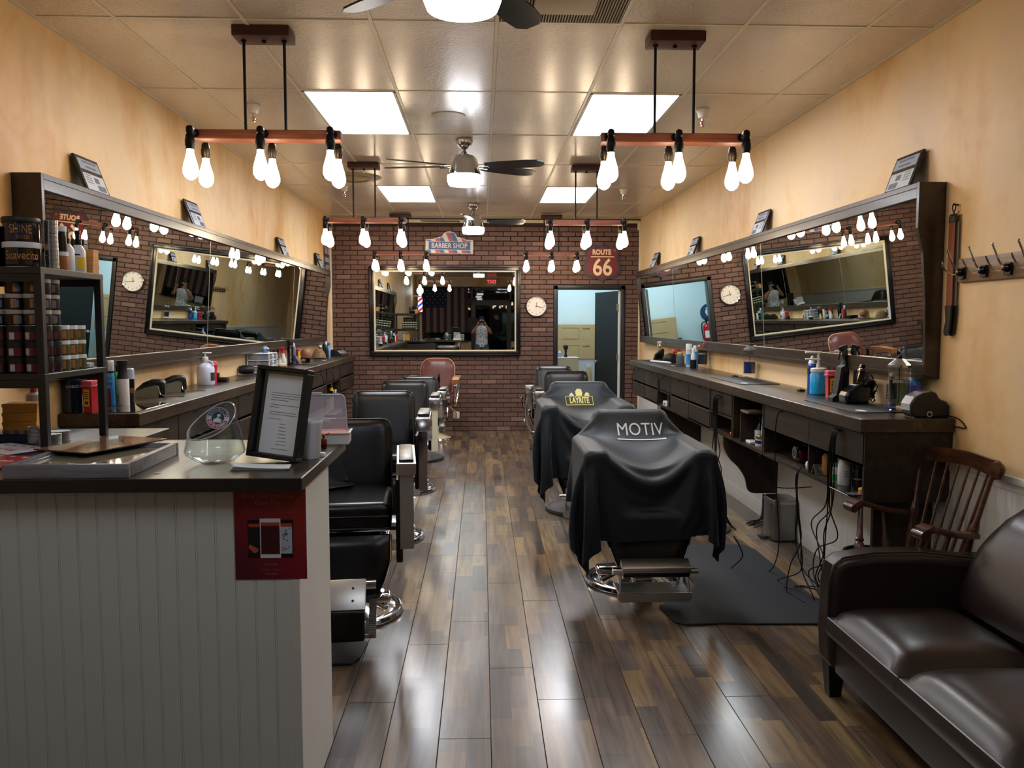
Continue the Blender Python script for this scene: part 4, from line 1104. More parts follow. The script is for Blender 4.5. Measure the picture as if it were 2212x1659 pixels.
# ================================================================ floor mats
def mat_slab(name, lab, poly, wavy=None):
    m = MB(); n = 26
    m.prism(poly, .001, .013, 'XY'); o = m.obj(name, MATM); tag(o, lab, 'mat', 'anti-fatigue floor mats')
    bv = o.modifiers.new('bevel', 'BEVEL'); bv.width = .005; bv.segments = 2; bv.limit_method = 'ANGLE'
    return o
def arc(cx, cy, r, a0, a1, n=14): return [(cx+r*math.cos(math.radians(a0+(a1-a0)*k/n)), cy+r*math.sin(math.radians(a0+(a1-a0)*k/n))) for k in range(n+1)]
mat_slab('floor_mat', 'dark grey anti-fatigue mat beside the chrome based chair in front', [(1.0, 4.16), (1.06, 4.12), (1.25, 4.135), (1.4, 4.12), (1.86, 4.10), (1.88, 4.2), (1.87, 5.5), (1.82, 5.62), (1.5, 5.65), (1.38, 5.5)]+arc(.93, 4.85, .34, 45, -45)+[(.97, 4.4)])
mat_slab('floor_mat', 'dark grey mat behind the lettered cape under the right counter', [(1.2, 5.98), (1.82, 5.96), (1.87, 6.05), (1.85, 7.4), (1.4, 7.5)]+arc(.83, 6.78, .36, 45, -60))
mat_slab('floor_mat', 'dark mat under the left row, edge visible beside the reception desk', [(-1.6, 3.68), (-.60, 3.69), (-.57, 3.76), (-.56, 3.95)]+[(-.72, 4.02)]+arc(-.735, 4.40, .36, 250, 150)+[(-1.2, 5.2), (-1.6, 5.2)])
# ================================================================ leather sofa along the right wall (faces -X)
t = thing('sofa', 'dark brown leather sofa with loose seat cushions along the right wall', 'sofa', (1.83, 2.3, 0))
ox, oy = 1.83, 2.3
def W(x, y, z): return (x-ox, y-oy, z)
def pillow(x0, x1, y0, y1, z0, z1, puff, nx=14, ny=14, r=.035, M=None):
    m = MB()
    def f(u, v, top):
        a, b = 2*u-1, 2*v-1
        ea = 1-abs(a)**5; eb = 1-abs(b)**5; e = max(0, ea*eb)
        rr = (1-e)
        x = (x0+x1)/2+(x1-x0)/2*a*(1-.0*rr); y = (y0+y1)/2+(y1-y0)/2*b
        z = (z1-r+ (r+puff*e**.6 if True else 0)*e**.35) if top else (z0+r-(r)*e**.35)
        return W(x, y, z)
    m.grid(lambda u, v: f(u, v, True), nx, ny).grid(lambda u, v: f(u, v, False), nx, ny)
    per = [(k/nx, 0) for k in range(nx)]+[(1, k/ny) for k in range(ny)]+[(1-k/nx, 1) for k in range(nx)]+[(0, 1-k/ny) for k in range(ny)]
    L = len(per); rows = 4; vs = []
    for j in range(rows+1):
        w_ = j/rows
        for u, v in per:
            a, b = Vector(f(u, v, True)), Vector(f(u, v, False)); p = a.lerp(b, w_); bul = .012*math.sin(PI*w_)
            n = Vector((2*u-1, 2*v-1, 0)); n = Vector((round(n.x*.5001), round(n.y*.5001), 0)); vs.append(p+n*bul)
    m._add(vs, [(j*L+i, j*L+(i+1) % L, (j+1)*L+(i+1) % L, (j+1)*L+i) for j in range(rows) for i in range(L)], True)
    return m, [f(u, v, True) for u, v in per]
def arm(y0, y1, name='armrest'):
    m = MB(); poly = []
    # side profile in XZ with a soft top, thick front
    pr = [(1.425, .14), (1.415, .30), (1.42, .50), (1.435, .575), (1.47, .605), (1.6, .625), (1.8, .625), (2.0, .60), (2.17, .60), (2.19, .14)]
    pts = [(p[0]-ox, p[1]) for p in pr]
    m.prism(pts, y0-oy, y1-oy, 'XZ', smooth=True); o = m.obj(name, LBROWN, t)
    bv = o.modifiers.new('b', 'BEVEL'); bv.width = .035; bv.segments = 4; bv.limit_method = 'ANGLE'; bv.angle_limit = math.radians(50)
    e = MB().tube([W(x-.003 if x < 1.5 else x, y0+.012, z+(.004 if x > 1.44 else 0)) for x, z in pr[1:9]], .004, 6); e.obj('arm_seam', LBROWN, t)
arm(3.235, 3.378); arm(1.20, 1.365)
m = MB().box(1.44-ox, 2.17-ox, 1.365-oy, 3.235-oy, .135, .275, .012); m.obj('base_rail', LBROWN, t)
ys = [3.232, 2.655, 2.03, 1.37]
for a_, b_ in zip(ys[:-1], ys[1:]):
    m, top = pillow(1.405, 1.93, b_+.006, a_-.004, .262, .405, .038)
    c = m.obj('seat_cushion', LBROWN, t)
    MB().tube([Vector(p)+Vector((0, 0, -.004)) for p in top], .0045, 6, closed=True).tube([Vector(p)+Vector((0, 0, -.016)) for p in top], .002, 6, closed=True).obj('cushion_piping', LBROWN, c)
m = MB().prism([(2.0, .14), (2.2, .14), (2.235, .70), (2.2, .74), (2.1, .70), (1.97, .5)], 1.37, 3.23, 'XZ'); m.v = [(v[0]-ox, v[1]-oy, v[2]) for v in m.v]
o = m.obj('back_frame', LBROWN, t); bv = o.modifiers.new('b', 'BEVEL'); bv.width = .03; bv.segments = 3; bv.limit_method = 'ANGLE'
for a_, b_ in zip(ys[:-1], ys[1:]):
    m = MB(); y0_, y1_ = b_+.004, a_-.002
    def bf(u, v, s_):
        a, b = 2*u-1, 2*v-1; e = max(0, (1-abs(a)**4)*(1-abs(b)**4)); cr = .14
        yy = (y0_+y1_)/2+(y1_-y0_)/2*a; zz = .40+.44*v
        if v > .6 and abs(a) > .6:
            k = ((v-.6)/.4*(abs(a)-.6)/.4); yy -= math.copysign(.05*k, a); zz -= .07*k
        xx = 1.93+.19*v**1.2
        return W(xx-(.055*e**.5 if s_ < 0 else -.085), yy, zz)
    m.grid(lambda u, v: bf(u, v, -1), 14, 12).grid(lambda u, v: bf(u, v, 1), 14, 12)
    per = [(k/14, 0) for k in range(14)]+[(1, k/12) for k in range(12)]+[(1-k/14, 1) for k in range(14)]+[(0, 1-k/12) for k in range(12)]
    L = len(per); vs = [bf(u, v, -1) for u, v in per]+[bf(u, v, 1) for u, v in per]
    m._add(vs, [(i, (i+1) % L, (i+1) % L+L, i+L) for i in range(L)], True); m.obj('back_cushion', LBROWN, t)
LEGB = mat('black_leg_wood', '0d0c0c', .35)
for x, y in ((1.475, 3.32), (2.12, 3.32), (1.475, 1.28), (2.12, 1.28)):
    MB().prism([(-.035, 0), (.035, 0), (.035, .0), (-.035, .0)], 0, 0) if False else None
    b = MB(); b._add([W(x+sx*.024, y+sy*.024, 0) for sx, sy in ((-1, -1), (1, -1), (1, 1), (-1, 1))]+[W(x+sx*.036, y+sy*.036, .145) for sx, sy in ((-1, -1), (1, -1), (1, 1), (-1, 1))], [(3, 2, 1, 0), (4, 5, 6, 7), (0, 1, 5, 4), (1, 2, 6, 5), (2, 3, 7, 6), (3, 0, 4, 7)], False)
    b.obj('leg', LEGB, t)
# ================================================================ rocking chair
RW_ = wood('worn_walnut', [(.3, '1e0f08'), (.48, '3f2314'), (.6, '5d3820'), (.75, '7a4e2d')], .3, grain=7, coat=.4)
t = thing('rocking_chair', 'worn walnut spindle-back rocking chair behind the sofa arm', 'rocking chair', (1.875, 3.60, 0), -math.radians(83))
def turned(p0, p1, prof, seg=14):
    a, b = Vector(p0), Vector(p1); d = b-a; n = len(prof)
    m = MB(); pts = [a+d*k for k, r in prof]; m.tube(pts, [r for k, r in prof], seg); return m
TURN = [(0, .013), (.1, .015), (.18, .022), (.28, .026), (.36, .016), (.4, .021), (.44, .015), (.6, .013), (.8, .012), (1, .010)]
m = MB()
def seatf(u, v, s_):
    a, b = 2*u-1, 2*v-1; x = a*.188*(1-.08*v); y = -.22+.42*v; e = (1-a*a)*(1-b*b)
    return (x, y, .435+(-.014*e if s_ > 0 else -.035))
m.grid(lambda u, v: seatf(u, v, 1), 14, 14).grid(lambda u, v: seatf(u, v, -1), 14, 14)
per = [(k/14, 0) for k in range(14)]+[(1, k/14) for k in range(14)]+[(1-k/14, 1) for k in range(14)]+[(0, 1-k/14) for k in range(14)]
vs = [seatf(u, v, 1) for u, v in per]+[seatf(u, v, -1) for u, v in per]; L = len(per)
m._add(vs, [(i, (i+1) % L, (i+1) % L+L, i+L) for i in range(L)], True); m.obj('seat', RW_, t)
# crest rail, curved with scrolled ends
cr = MB(); n = 24; sec = []
for i in range(n+1):
    u = 2*i/n-1; x = .262*u; y = .30+.045*(1-u*u)-.02; zc = .945+.006*math.cos(u*PI); h_ = .036+.012*abs(u)**3-.004; z_ = .0
    if abs(u) > .93: h_ *= .86
    th = .011
    sec.append([(x, y-th, zc-h_), (x, y-th*1.2, zc), (x, y-th*.8, zc+h_), (x, y+th*.8, zc+h_), (x, y+th, zc), (x, y+th, zc-h_)])
vs = [p for s_ in sec for p in s_]
fs = [(i*6+k, i*6+(k+1) % 6, (i+1)*6+(k+1) % 6, (i+1)*6+k) for i in range(n) for k in range(6)]+[tuple(range(6)), tuple(n*6+k for k in range(6))]
cr._add(vs, fs, True)
for sx in (-1, 1): cr.lathe([(0, -.016), (.03, -.014), (.037, 0), (.03, .014), (0, .016)], (sx*.262, .272, .945), 18, 'Y')
cr.obj('crest_rail', RW_, t)
for sx in (-1, 1):
    turned((sx*.17, .17, .435), (sx*.235, .27, .91), [(0, .012), (.12, .016), (.3, .02), (.42, .014), (.46, .022), (.52, .02), (.6, .012), (1, .010)]).obj('back_post', RW_, t)
for k in range(6):
    x0 = -.13+.052*k; x1 = -.17+.068*k
    turned((x0, .175, .435), (x1, .30+.02*(1-(x1/.2)**2), .915), [(0, .006), (.3, .0085), (.5, .007), (1, .0055)], 8).obj('spindle', RW_, t)
for sx in (-1, 1):
    a = MB(); path = catmull([(sx*.225, .215, .655, ), (sx*.24, .10, .668), (sx*.252, .0, .695), (sx*.258, -.04, .705), (sx*.258, -.075, .69)], 6)
    n = len(path); vs = []
    for i, p in enumerate(path):
        w_ = .022+.018*(i/n) if i < n-3 else .036; th = .011+.004*(i/n)
        for dx, dz in ((-1, -1), (-1.1, 0), (-1, 1), (1, 1), (1.1, 0), (1, -1)): vs.append((p.x+dx*w_, p.y, p.z+dz*th))
    a._add(vs, [(i*6+k, i*6+(k+1) % 6, (i+1)*6+(k+1) % 6, (i+1)*6+k) for i in range(n-1) for k in range(6)]+[tuple(range(6)), tuple((n-1)*6+k for k in range(6))], True)
    a.lathe([(0, -.036), (.02, -.035), (.022, 0), (.02, .035), (0, .036)], (sx*.258, -.075, .68), 14, 'X')
    a.obj('arm', RW_, t)
    turned((sx*.17, -.08, .435), (sx*.246, -.03, .69), TURN).obj('arm_post', RW_, t)
    turned((sx*.175, .07, .435), (sx*.238, .08, .665), [(0, .008), (.4, .015), (.55, .009), (1, .007)], 10).obj('arm_spindle', RW_, t)
    turned((sx*.155, -.15, .41), (sx*.178, -.15, .055), TURN).obj('leg', RW_, t)
    turned((sx*.145, .13, .41), (sx*.175, .2, .06), TURN).obj('leg', RW_, t)
    ro = MB(); pp = [(y_, .02+.11*((y_-.02)/.45)**2) for y_ in [-.24+.62*k/14 for k in range(15)]]
    ro.prism([(y_, z_-.018) for y_, z_ in pp]+[(y_, z_+.018) for y_, z_ in reversed(pp)], sx*.178-.011, sx*.178+.011, 'YZ'); ro.obj('rocker', RW_, t)
turned((-.165, -.15, .22), (.165, -.15, .22), [(0, .008), (.3, .012), (.5, .018), (.7, .012), (1, .008)]).obj('stretcher', RW_, t)
# ================================================================ waste bins
t = thing('pedal_bin', 'brushed steel pedal bin under the right counter', 'bin', (2.16, 5.82, 0), .0)
def rrect(w_, d_, r_, n=6):
    p = []
    for cx, cy, a0 in ((w_-r_, d_-r_, 0), (-w_+r_, d_-r_, 90), (-w_+r_, -d_+r_, 180), (w_-r_, -d_+r_, 270)):
        for k in range(n+1): a = math.radians(a0+90*k/n); p.append((cx+r_*math.cos(a), cy+r_*math.sin(a)))
    return p
o = MB().prism(rrect(.095, .12, .05), .012, .27, 'XY', smooth=True).obj('body', mat('bin_steel', '8c8a88', .3, 1), t)
MB().prism(rrect(.097, .122, .052), 0, .014, 'XY', smooth=True).obj('foot', PLBLKM, t)
MB().prism(rrect(.099, .124, .052), .272, .296, 'XY', smooth=True).prism(rrect(.09, .115, .046), .296, .303, 'XY', smooth=True).obj('lid', NICKEL, t)
MB().box(-.16, -.08, -.03, .03, .012, .022, .004).obj('pedal', PLBLKM, t)
MB().box(.08, .11, -.03, .03, .2, .3, .008).obj('hinge', PLBLKM, t)
t = thing('waste_basket', 'black tapered waste basket behind the rocking chair', 'bin', (2.06, 4.22, 0))
MB().lathe([(0, .004), (.10, .004), (.10, .0), (.105, 0), (.135, .34), (.142, .345), (.142, .352), (.13, .352), (.1, .01), (0, .01)], seg=30).obj('tub', PLBLKM, t)
# ================================================================ strop and coat rack on the right wall
t = thing('leather_strop', 'brown leather razor strop hanging beside the right mirror frame', 'strop', (XR, 3.885, 0))
MB().tube([(0, 0, 2.12), (-.02, 0, 2.122), (-.026, 0, 2.118)], .004, 8).obj('wall_nail', IRON, t)
MB().tube([(-.02+.0*math.sin(a), .013*math.cos(a), 2.108+.018*math.sin(a)) for a in [2*PI*k/16 for k in range(16)]], .0028, 8, closed=True).tube([(-.02, 0, 2.095), (-.02, 0, 2.072)], .004, 8).obj('swivel_ring', IRON, t)
MB().tube([(-.02, -.028, 2.075), (-.02, .028, 2.075)], .004, 8).box(-.03, -.012, -.027, .027, 2.035, 2.07, .003).obj('top_clasp', mat('strop_clasp', '2f2417', .4), t)
STL = m_leather('strop_leather', '7c3f1d', .35, .15, 80, .2)
MB().box(-.028, -.023, -.026, .026, 1.64, 2.04, .002, M=TR(0, 0, 0, 0, 0, 0)).obj('leather_strap', STL, t)
MB().box(-.014, -.009, -.028, .024, 1.625, 2.04, .002, M=TR(0, -.006, 0)).obj('canvas_strap', mat('strop_canvas', '8c8674', .8), t)
for dx, dy in ((-.028, 0), (-.012, -.012)):
    MB().prism([(-.026, 1.645), (.026, 1.645), (.02, 1.60), (.016, 1.57), (.03, 1.525), (.026, 1.505), (.008, 1.50), (-.012, 1.512), (-.02, 1.56), (-.024, 1.60)], dx-.004, dx+.006, 'YZ', M=TR(0, dy, 0)).obj('handle', m_leather('strop_handle', '1a1210', .35), t)
t = thing('coat_rack', 'tan wooden coat rack with chrome and black double hooks on the right wall', 'coat rack', (XR, 0, 0))
RB = wood('rack_board', [(.3, '5c452c'), (.5, '7d6242'), (.7, '957a57')], .4, grain=5)
MB().box(-.02, 0, 2.85, 3.835, 1.752, 1.862, .006).obj('board', RB, t)
for k in range(6):
    y = 3.79-.17*k
    h = bpy.data.objects.new('coat_hook', None); COL.objects.link(h); h.parent = t; h.location = (-.02, y, 1.797)
    MB().prism([(-.022, -.03), (.022, -.03), (.026, 0), (.018, .022), (-.018, .022), (-.026, 0)], -.012, 0, 'YZ').lathe([(0, 0), (.016, -.002), (.019, -.01), (.012, -.022), (0, -.024)], (-.008, 0, 0), 16, 'X').obj('hook_mount', PLBLK, h)
    MB().tube(catmull([(-.02, 0, .0), (-.045, 0, .025), (-.06, 0, .06), (-.078, 0, .098)], 5), [.0045]*16, 8).lathe([(0, 0), (.006, .002), (.006, .008), (0, .01)], (-.078, 0, .096), 8).tube(catmull([(-.02, 0, -.004), (-.05, .0, -.01), (-.085, 0, .01), (-.105, .0, .05)], 5), .0042, 8).obj('hook_prong', CHROME, h)
# socket plates and cords
def outlet(loc, s, lab):
    t = thing('wall_outlet', lab, 'outlet', loc); MB().box(0, -s*.008, -.036, .036, -.058, .058, .004).obj('plate', mat('ivory_plate', 'c4b492', .4), t)
    for z in (-.022, .022): MB().box(-s*.007, -s*.0095, -.018, .018, z-.015, z+.015, .002).obj('receptacle', mat('ivory_dark', '8f8264', .4), t)
outlet((XR, 8.05, 1.18), 1, 'ivory wall outlet behind the dark blue disinfectant jar'); outlet((XR, 4.78, 1.20), 1, 'ivory wall outlet behind the black clipper stand')
# ================================================================ reception desk
t = thing('reception_desk', 'white beadboard reception desk with an espresso top in the foreground', 'desk', (-.56, 2.5, 0))
def D(x, y, z=0): return (x+.56, y-2.5, z)
XD0 = XL+.0
MB().box(XD0+.56+.002, -.02, .012, .50, 0, 1.064).obj('desk_body', GREYP, t)
bw = .0585
b0 = MB().box(.0001, bw-.0065, -.006, .012, .0, 1.062, .0005).box(bw-.0063, bw-.0001, -.0055, .012, 0, 1.062, .0012).obj('board', GREYP, t, (0, 0, 0))
n = int((-.56-XD0)/bw)
for i in range(1, n+1):
    mesh_dup(b0, (-.012-i*bw, 0, 0))
b0.location = (-.012-0*bw-bw*0, 0, 0); bpy.data.objects.remove(b0)
MB().box(-.022, 0, .0, .50, 0, 1.063, .002).obj('end_panel', mat('lit_white_board', 'e4e6e4', .5, var=.02, vs=3), t)  # desk side white, lightened in colour for the light falling on it
MB().box(-.024, .0, -.007, .0, 0, 1.063, .001).obj('corner_strip', GREYP, t)
tp = MB().box(D(XD0+.004, 0)[0], .025, -.06, .74, 1.066, 1.107, .0025).obj('desk_top', DWTOP, t)
MB().box(D(XD0+.004, 0)[0], .024, -.0605, -.058, 1.067, 1.105).obj('top_edge_band', mat('dark_edge_band', '120e0b', .45), t)
MB().box(D(XD0+.004, 0)[0], -.55, .5, 1.3, 0, 1.03).box(-.62, -.1, .50, .52, .0, 1.06).obj('inner_shelf_unit', DW, t)
DT = 1.107
# red booking flyer
t = thing('flyer', 'red booking flyer taped under the desk top edge', 'poster', (-.643, 2.4925, .925), 0)
RG = NT('flyer_red'); g = RG.n('ShaderNodeTexGradient'); RG.l(RG.mapping(RG.objc(), (4.5, 1, 3.5), (0, .9, 0), (.5, 0, .5)), g.inputs[0]); RG.col(RG.ramp(g.outputs[0], [(0, '480b1c'), (.5, '700f1a'), (1, '7e2414')])); RG.set(Roughness=.35)
MB().box(-.108, .108, -.001, .0, -.14, .14).obj('sheet', RG.m, t)
FT = mat('flyer_text', 'a0545c', .5)
for s_, z in (('Book Your Best Day.', .118), ('Every Day.', .097)): text('lettering', s_, .0185, FT, t, (-.004, -.0015, z), (PI/2, 0, 0), .0001)
for z in (.074, .066): MB().box(-.075, .075, -.0014, -.001, z, z+.0016).obj('fine_print', mat('flyer_fine', '7c2a34', .5), t)
PH = mat('phone_black', '0a0b10', .3); PHW = mat('phone_white', 'b9b9bc', .3); SC1 = mat('screen_dark_red', '3a0f18', .3); SC2 = mat('screen_map', '9ea2ac', .3); ORG = mat('screen_orange', '9c3a1c', .3)
def phone(x, w_, z0, z1, body, y, scr, head):
    MB().box(x-w_, x+w_, y-.001, y, z0, z1).obj('phone_print', body, t)
    MB().box(x-w_+.003, x+w_-.003, y-.0013, y-.001, z0+.012, z1-.012).obj('screen_print', scr, t); MB().box(x-w_+.003, x+w_-.003, y-.0016, y-.0013, z1-.022, z1-.012).obj('header_print', head, t)
phone(-.037, .031, -.072, .045, PH, -.0012, mat('screen_black', '101119', .3), ORG); phone(.037, .031, -.072, .045, PH, -.0012, SC2, ORG); phone(0, .031, -.073, .049, PHW, -.0026, SC1, ORG)
MB().prism([(-.064, -.03), (-.036, -.045), (-.04, -.055), (-.05, -.058), (-.066, -.042)], -.0032, -.0028, 'XZ').obj('photo_print', mat('screen_orange_shape', 'a04a2c', .4), t)
dots = MB()
for k in range(16): 
    a, b = random.uniform(.034, .062), random.uniform(-.055, .018); dots.box(a, a+.003, -.0036, -.0032, b, b+.003)
dots.obj('map_marks', INK, t)
for s_, z, q in (('Get the app.', -.093, .008), ('\u25B8 Google Play    \u2022 App Store', -.109, .0055), ('@ BOOKSY', -.123, .008)):
    text('lettering', s_ if z != -.123 else 'STYLESEAT', q, FT, t, (0, -.0015, z), (PI/2, 0, 0), .0001)
# grey picture frame lying flat with photo on top
GW = wood('grey_oak_frame', [(.3, '4c4a4c'), (.5, '6c6a6d'), (.7, '8c8b90')], .35, grain=9, axis='X')
t = thing('picture_frame', 'large grey wooden picture frame lying flat on the desk', 'picture frame', (-1.047, 2.455, DT), .03)
FW, FD, FH = .36, .45, .042
b = MB()
for x0, x1, y0, y1 in ((-FW, 0, 0, .022), (-FW, 0, FD-.022, FD), (-FW, -FW+.022, .022, FD-.022), (-.022, 0, .022, FD-.022)): b.box(x0, x1, y0, y1, 0, FH, .004)
for x0, x1, y0, y1 in ((-FW+.02, -.02, .02, .03), (-FW+.02, -.02, FD-.03, FD-.02), (-FW+.02, -FW+.03, .03, FD-.03), (-.03, -.02, .03, FD-.03)): b.box(x0, x1, y0, y1, .02, FH-.008, .002)
b.obj('frame', GW, t)
MB().box(-FW+.022, -.022, .022, FD-.022, .012, .026).obj('backing_board', mat('cream_matboard', 'b3a78e', .6), t)
MB().box(-FW+.024, -.024, .024, FD-.024, .0265, .0285).obj('glass_pane', mat('reflective_glass_over_board', 'a39a86', .04, Specular_IOR_Level=.9, Coat_Weight=1.0, Coat_Roughness=.01), t)
t = thing('photo_panel', 'glossy sepia wood-grain photo panel lying on the grey frame', 'picture', (-1.293, 2.844, DT+.0425), -.41)
NTp = NT('sepia_print'); v = NTp.mapping(NTp.objc(), (1, 9, 1)); f = NTp.noise(v, 9, 5, .7, 1.2); NTp.col(NTp.ramp(f, [(.3, '2f2118'), (.45, '8a6440'), (.6, 'b58c5e'), (.72, 'd0ad80')])); NTp.set(Roughness=.06, Coat_Weight=.8, Coat_Roughness=.02)
MB().box(-.116, .116, -.172, .172, .0, .004, .001).obj('board', mat('dark_edge', '20242c', .4), t); MB().box(-.115, .115, -.171, .171, .004, .0048).obj('print', NTp.m, t)
# red and white magazines
MRED = mat('magazine_red', '9c2028', .35); MWHT = mat('magazine_white', 'd4d2d6', .3); MNAV = mat('magazine_navy', '1c2240', .35)
def magz(lab, loc, rz, h, words, k=0):
    t = thing('printed_card', lab, 'booklet', loc, rz)
    MB().box(-.14, .14, -.1, .1, 0, h-.0006).obj('pages', MNAV, t)
    MB().box(-.139, .139, -.099, .099, h-.0006, h).obj('cover', MWHT if k == 0 else MRED, t)
    b = MB(); rr = random.Random(k)
    for i in range(9):
        x, y = -.12+.027*i, .075*(-1)**i*.9; b.prism([(x, y), (x+.016, y+.002), (x+.018, y+.013), (x-.002, y+.012)], h, h+.0003)
    b.obj('pattern_print', MRED if k == 0 else MWHT, t)
    text('lettering', words, .035, MRED if k == 0 else MWHT, t, (0, 0, h+.0003), (0, 0, 0), .0002)
    return t
magz('white card with red pattern and lettering, left end of the desk', (-1.715, 3.0, DT), -.55, .006, 'OM TOIL', 0)
magz('red card with white swirl print beneath the picture frame corner', (-1.56, 2.74, DT), -.35, .006, 'BO', 1)
# glass bowl, slanted mouth
t = thing('glass_bowl', 'empty glass bowl with a slanted mouth and a round barber emblem', 'bowl', (-.87, 2.70, DT))
GLS = glass('bowl_glass', 'f2f6f8', .02, 1.5)
def bowl(r_off):
    m = MB(); nz, na = 16, 48; zs = [0, .003, .018, .034, .042, .06, .10, .135, .17, .2]
    rs = [.034, .044, .072, .092, .096, .09, .082, .076, .07, .064]
    vs = []
    for j, (z, r) in enumerate(zip(zs, rs)):
        for i in range(na):
            a = 2*PI*i/na
            # slanted cut: front-left low, back-right high
            cut = .142+.054*math.cos(a-math.radians(62))
            zz, rr = z, r-r_off
            if z > .042:
                k = (z-.042)/(.2-.042); zz = .042+(cut-.042)*k; rr = .096-.034*k*(cut-.042)/.154-r_off
            vs.append((rr*math.cos(a), rr*math.sin(a), zz+(r_off if j == 0 else 0)))
    n = len(zs); return vs, n, na
m = MB()
v1, n, na = bowl(0); v2, _, _ = bowl(.003)
fs = [(j*na+i, j*na+(i+1) % na, (j+1)*na+(i+1) % na, (j+1)*na+i) for j in range(n-1) for i in range(na)]
m._add(v1, fs+[tuple(range(na))], True); m._add(v2, fs+[tuple(range(na))], True)
m._add([v1[(n-1)*na+i] for i in range(na)]+[v2[(n-1)*na+i] for i in range(na)], [(i, (i+1) % na, (i+1) % na+na, i+na) for i in range(na)], True)
m.obj('bowl_wall', GLS, t)
m = MB().tube([Vector(v1[(n-1)*na+i]) for i in range(na)], .0022, 6, closed=True); m.obj('rim', mat('glass_rim', 'b9c4cc', .08, Alpha=.75), t)
# emblem sticker on the far wall of the bowl, seen through the mouth
e = bpy.data.objects.new('emblem', None); COL.objects.link(e); e.parent = t; e.location = (-.008, .0640, .142); e.rotation_euler = (math.radians(-19), math.radians(6), 0)
EN = mat('emblem_navy', '17203a', .4); ER = mat('emblem_red', 'b01e2c', .4); EW = mat('emblem_white', 'c9ccd2', .4)
MB().lathe([(0, 0), (.0375, 0), (.0375, -.001), (0, -.001)], seg=40, axis='Y').obj('disc', EW, e)
MB().lathe([(.023, -.0012), (.035, -.0012), (.035, -.0016), (.023, -.0016)], seg=30, axis='Y', a0=math.radians(-78), a1=math.radians(78)).obj('navy_arc', EN, e)
MB().lathe([(.023, -.0012), (.035, -.0012), (.035, -.0016), (.023, -.0016)], seg=30, axis='Y', a0=math.radians(105), a1=math.radians(255)).obj('red_arc', ER, e)
MB().lathe([(0, -.0012), (.021, -.0012)], seg=30, axis='Y').obj('navy_centre', EN, e)
MB().prism([(-.014, -.015), (.012, -.015), (.014, -.006), (.004, .0), (.0, .004), (-.006, -.002), (-.012, -.004)], -.002, -.0015, 'XZ').prism([(-.002, .004), (.008, .006), (.006, .014), (-.004, .012)], -.002, -.0015, 'XZ').obj('bust_print', EW, e)
for k, ch in enumerate('SUAVECITO'):
    a = math.radians(90+66-132*k/8); text('letter', ch, .0115, EW, e, (.029*math.cos(a), -.002, .029*math.sin(a)), (PI/2, -(a-PI/2), 0), .0001, bold=.0004)
for k, ch in enumerate('REY DE HOMBRES'):
    a = math.radians(-90-62+124*k/13); text('letter', ch, .009, EW, e, (.029*math.cos(a), -.002, .029*math.sin(a)), (PI/2, -(a+PI/2), 0), .0001, bold=.0003) if ch != ' ' else None
# black shadow-box frame leaning with typed sheet
t = thing('sign_frame', 'black box frame with a typed sheet leaning on the desk', 'picture frame', (-.69, 2.735, DT+.0045), -.33)
M = TR(0, 0, 0, math.radians(-9), math.radians(4.5), 0)
fw_, fh_, fd_ = .095, .305, .045
b = MB(); 
for x0, x1, z0, z1 in ((-fw_, fw_, 0, .014), (-fw_, fw_, fh_-.014, fh_), (-fw_, -fw_+.014, .014, fh_-.014), (fw_-.014, fw_, .014, fh_-.014)): b.box(x0, x1, -fd_/2, fd_/2, z0+.004, z1+.004, .002, M=M)
b.obj('frame', BLACKP, t)
MB().box(-fw_+.012, fw_-.012, .012, .02, .014, fh_-.01, M=M).obj('backing', BLACKP, t)
MB().box(-fw_+.027, fw_-.016, .009, .0115, .02, fh_-.02, M=M).obj('sheet', PAPER, t)
b = MB()
def ln(z, x0, x1): b.box(x0, x1, .0082, .0088, z, z+.0018, M=M)
for z, x0, x1 in [(.222, -.045, .06), (.214, -.047, .062), (.206, -.045, .06), (.198, -.047, .02), (.182, -.045, .062), (.174, -.047, -.012), (.158, -.045, .055), (.150, -.045, .06), (.135, -.045, .0)]: ln(z, x0, x1)
for k in range(7): ln(.12-.0115*k, -.002-.001*k, .022+.0015*k)
ln(.036, -.02, .038); b.obj('typed_lines', GREYINK, t)
MB().box(-fw_+.014, fw_-.014, -.006, -.005, .016, fh_-.012, M=M).obj('glass_pane', CLEAR, t)
# foam cup, bottle cap, folded papers, plastic box with caddy pieces
t = thing('foam_cup', 'white foam cup behind the black sheet frame', 'cup', (-.582, 2.80, DT))
MB().lathe([(0, 0), (.03, 0), (.032, .003), (.040, .115), (.0415, .118), (.0425, .128), (.041, .131), (.039, .128), (.038, .118), (.03, .006), (0, .006)], seg=36).obj('cup_wall', mat('foam_white', 'd8dde2', .6, bump=.1, bs=300), t)
t = thing('loose_cap', 'small white screw cap on the desk beside the foam cup', 'cap', (-.549, 2.83, DT))
MB().lathe([(0, 0), (.012, 0), (.0125, .002), (.0125, .012), (.011, .014), (0, .014)], seg=24).obj('cap_shell', PLWHT, t)
t = thing('folded_paper', 'stack of white folded papers in front of the black sheet frame', 'paper', (-.70, 2.60, DT), -.02)
for k in range(4):
    m = MB(); zz = .0015*k
    m.grid(lambda u, v: (-.088+.176*u+.004*k*(1-v), -.03+.075*v, zz+.0012+.008*(1-u)**3*(k/3)), 12, 3); m.grid(lambda u, v: (-.088+.176*u+.004*k*(1-v), -.03+.075*v, zz+.0001+.008*(1-u)**3*(k/3)), 12, 3); m.obj('sheet', PAPER, t)
t = thing('plastic_organizer', 'white plastic tray with orange insert at the far corner of the desk', 'tray', (-.60, 3.15, DT), .08)
b = MB(); b.box(-.09, .09, -.05, .06, 0, .004)
